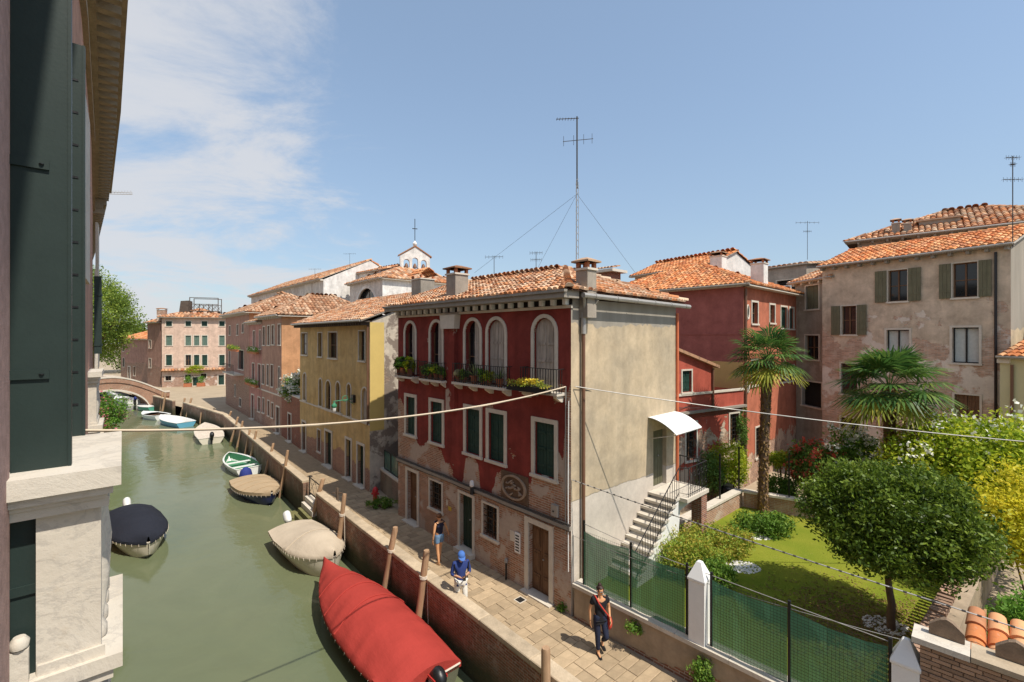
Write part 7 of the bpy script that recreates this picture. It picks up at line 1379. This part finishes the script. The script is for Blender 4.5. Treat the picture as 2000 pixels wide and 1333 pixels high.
# man in blue cap with phone
mp2 = base_pose(); mp2.update(head=(0, -.05, 1.60), neck=(0, -.01, 1.48), crown=(0, -.075, 1.67), face=(0, -1, -.45), shL=(.19, .0, 1.39), shR=(-.19, .0, 1.39), elL=(.25, -.02, 1.12), elR=(-.26, -.0, 1.12), wrL=(.07, -.24, 1.12), wrR=(-.06, -.25, 1.10), knL=(.1, -.1, .5), anL=(.1, -.05, .1), toL=(.11, -.19, .05), knR=(-.1, .02, .49), anR=(-.1, .12, .10), toR=(-.105, -.01, .04))
bs_ = m_plain('blue_shirt', rgb(.025, .045, .17), .85, .18, 9); wt = m_plain('white_trousers', rgb(.68, .65, .58), .85, .1, 9); cb = m_plain('blue_cap', rgb(.06, .15, .42), .8, .12, 9)
def cap(t, hd, up, fw, sd):
    MB_ = MB(); MB_.grid([[hd+up*.0+(fw*-math.cos(a)+sd*math.sin(a))*.085-up*.03 for a in np.linspace(0, 6.28, 13)], [hd+(fw*-math.cos(a)+sd*math.sin(a))*.088+up*.02 for a in np.linspace(0, 6.28, 13)]]); MB_.obj('hair', dark_h, t, 60)
    m = MB(); rows = []
    for i in range(6):
        th = math.pi*.5*i/5; rows.append([hd+up*.03+(up*math.cos(th)*1.0+(fw*-math.cos(a)*1.1+sd*math.sin(a))*math.sin(th))*.105 for a in np.linspace(0, 2*math.pi, 17)[:-1]])
    m.grid(rows, True); br = []
    for a in np.linspace(-1.2, 1.2, 9): br.append([hd+up*.032+(fw*math.cos(a)*1.08+sd*math.sin(a))*.1, hd+up*.012+(fw*math.cos(a)*1.9+sd*math.sin(a)*1.05)*.1])
    m.grid(br); m.grid([[p-up*.008 for p in r_] for r_ in br]); m.obj('cap', cb, t, 60)
def phone(t, P, hd, up, fw, sd): 
    MB().box(-.035, .04, -.37, -.36, 1.06, 1.2).obj('phone', M['black'], t); MB().tube([(.2, -.08, 1.42), (.19, -.11, 1.25), (.17, -.1, 1.05), (.16, -.08, .95)], .014, 5).tube([(-.2, -.08, 1.42), (-.19, -.11, 1.25), (-.17, -.1, 1.05)], .014, 5).obj('bag_strap', M['black'], t)
phone.shoe = m_plain('white_trainer', rgb(.6, .58, .55), .7, .1)
person('man in blue cap, blue shirt and white trousers looking at his phone', Vector((-1.42, 12.62, .02)), R(22), mp2, M['skin'], [('shirt', bs_, ('pelvis', 'waist', 'chest', 'shL', 'shR', 'elL', 'elR'), .022, {'nk': (('chest', 'neck0'), .7, .07), 'sL': (('elL', 'wrL'), .35, .05), 'sR': (('elR', 'wrR'), .35, .05), 'hm': (('hipL', 'hipR', 'pelvis'), .5, .135)}), ('trousers', wt, ('pelvis', 'hipL', 'hipR', 'thL', 'thR', 'knL', 'knR', 'caL', 'caR'), .02, {'eL': (('caL', 'anL'), .95, .06), 'eR': (('caR', 'anR'), .95, .06)})], cap, phone, {'L': ((-.5, -.8, .1), (-.3, .3, .6), .75), 'R': ((.4, -.85, .15), (.3, .2, .7), .75)})
# woman in black t-shirt with red bag
bp3 = base_pose(); bp3.update(face=(.25, -1, -.1), elR=(-.235, .06, 1.10), wrR=(-.235, .04, .84), elL=(.235, .03, 1.12), wrL=(.2, -.12, .95), knL=(.1, -.16, .52), anL=(.1, .13, .26), toL=(.1, .06, .14), knR=(-.07, -.03, .49), anR=(-.055, -.02, .085), toR=(-.05, -.16, .035))
bk_ = m_plain('black_cotton', rgb(.014, .014, .017), .9, .2, 9); nt = m_plain('navy_trousers', rgb(.018, .024, .05), .85, .2, 9); rb = m_plain('red_bag_cloth', rgb(.55, .06, .04), .8, .12, 9)
def bag(t, P, hd, up, fw, sd):
    for s in (-1, 1): ball(MB(), hd+fw*.098+sd*s*.034+up*.012, .019, 10, 6, 1, .5, .85).obj('sunglass_lens', M['black'], t, 60)
    MB().tube([hd+fw*.1-sd*.07+up*.018, hd+fw*.112+up*.02, hd+fw*.1+sd*.07+up*.018], .005, 4).obj('sunglass_bridge', M['black'], t)
    MB().tube([(-.13, .09, 1.42), (-.125, -.03, 1.445), (-.07, -.125, 1.33), (.05, -.14, 1.16), (.17, -.12, 1.0), (.22, -.06, .9)], [.016]*6, 6).obj('bag_strap', rb, t, 60)
    m = MB(); rows = [[(.20+.02*math.sin(z*9)+w_*math.cos(a)*.55, -.03+w_*math.sin(a), z) for a in np.linspace(0, 6.28, 11)[:-1]] for z, w_ in ((.98, .03), (.93, .08), (.84, .12), (.74, .13), (.67, .1), (.65, .03))]; m.grid(rows, True); m.obj('shoulder_bag', rb, t, 60)
bag.shoe = M['black']
person('woman in black t-shirt with sunglasses and red shoulder bag on the quay', PZ(1172, 1280), R(10), bp3, sk, [('t_shirt', bk_, ('pelvis', 'waist', 'chest', 'shL', 'shR'), .018, {'hm': (('hipL', 'hipR', 'pelvis'), .5, .135), 'nk': (('chest', 'neck0'), .45, .075), 'sL': (('shL', 'elL'), .55, .062), 'sR': (('shR', 'elR'), .55, .062)}), ('trousers', nt, ('pelvis', 'hipL', 'hipR', 'thL', 'thR', 'knL', 'knR', 'caL', 'caR'), .015, {'wb': (('pelvis', 'waist'), .8, .12), 'eL': (('caL', 'anL'), .8, .052), 'eR': (('caR', 'anR'), .8, .052)})], bun_hair(dark_h, (.115, .02)), bag, {'L': ((0, -.6, -.8), (-1, 0, 0), .5), 'R': ((0, -.1, -1), (1, 0, 0), .4)})
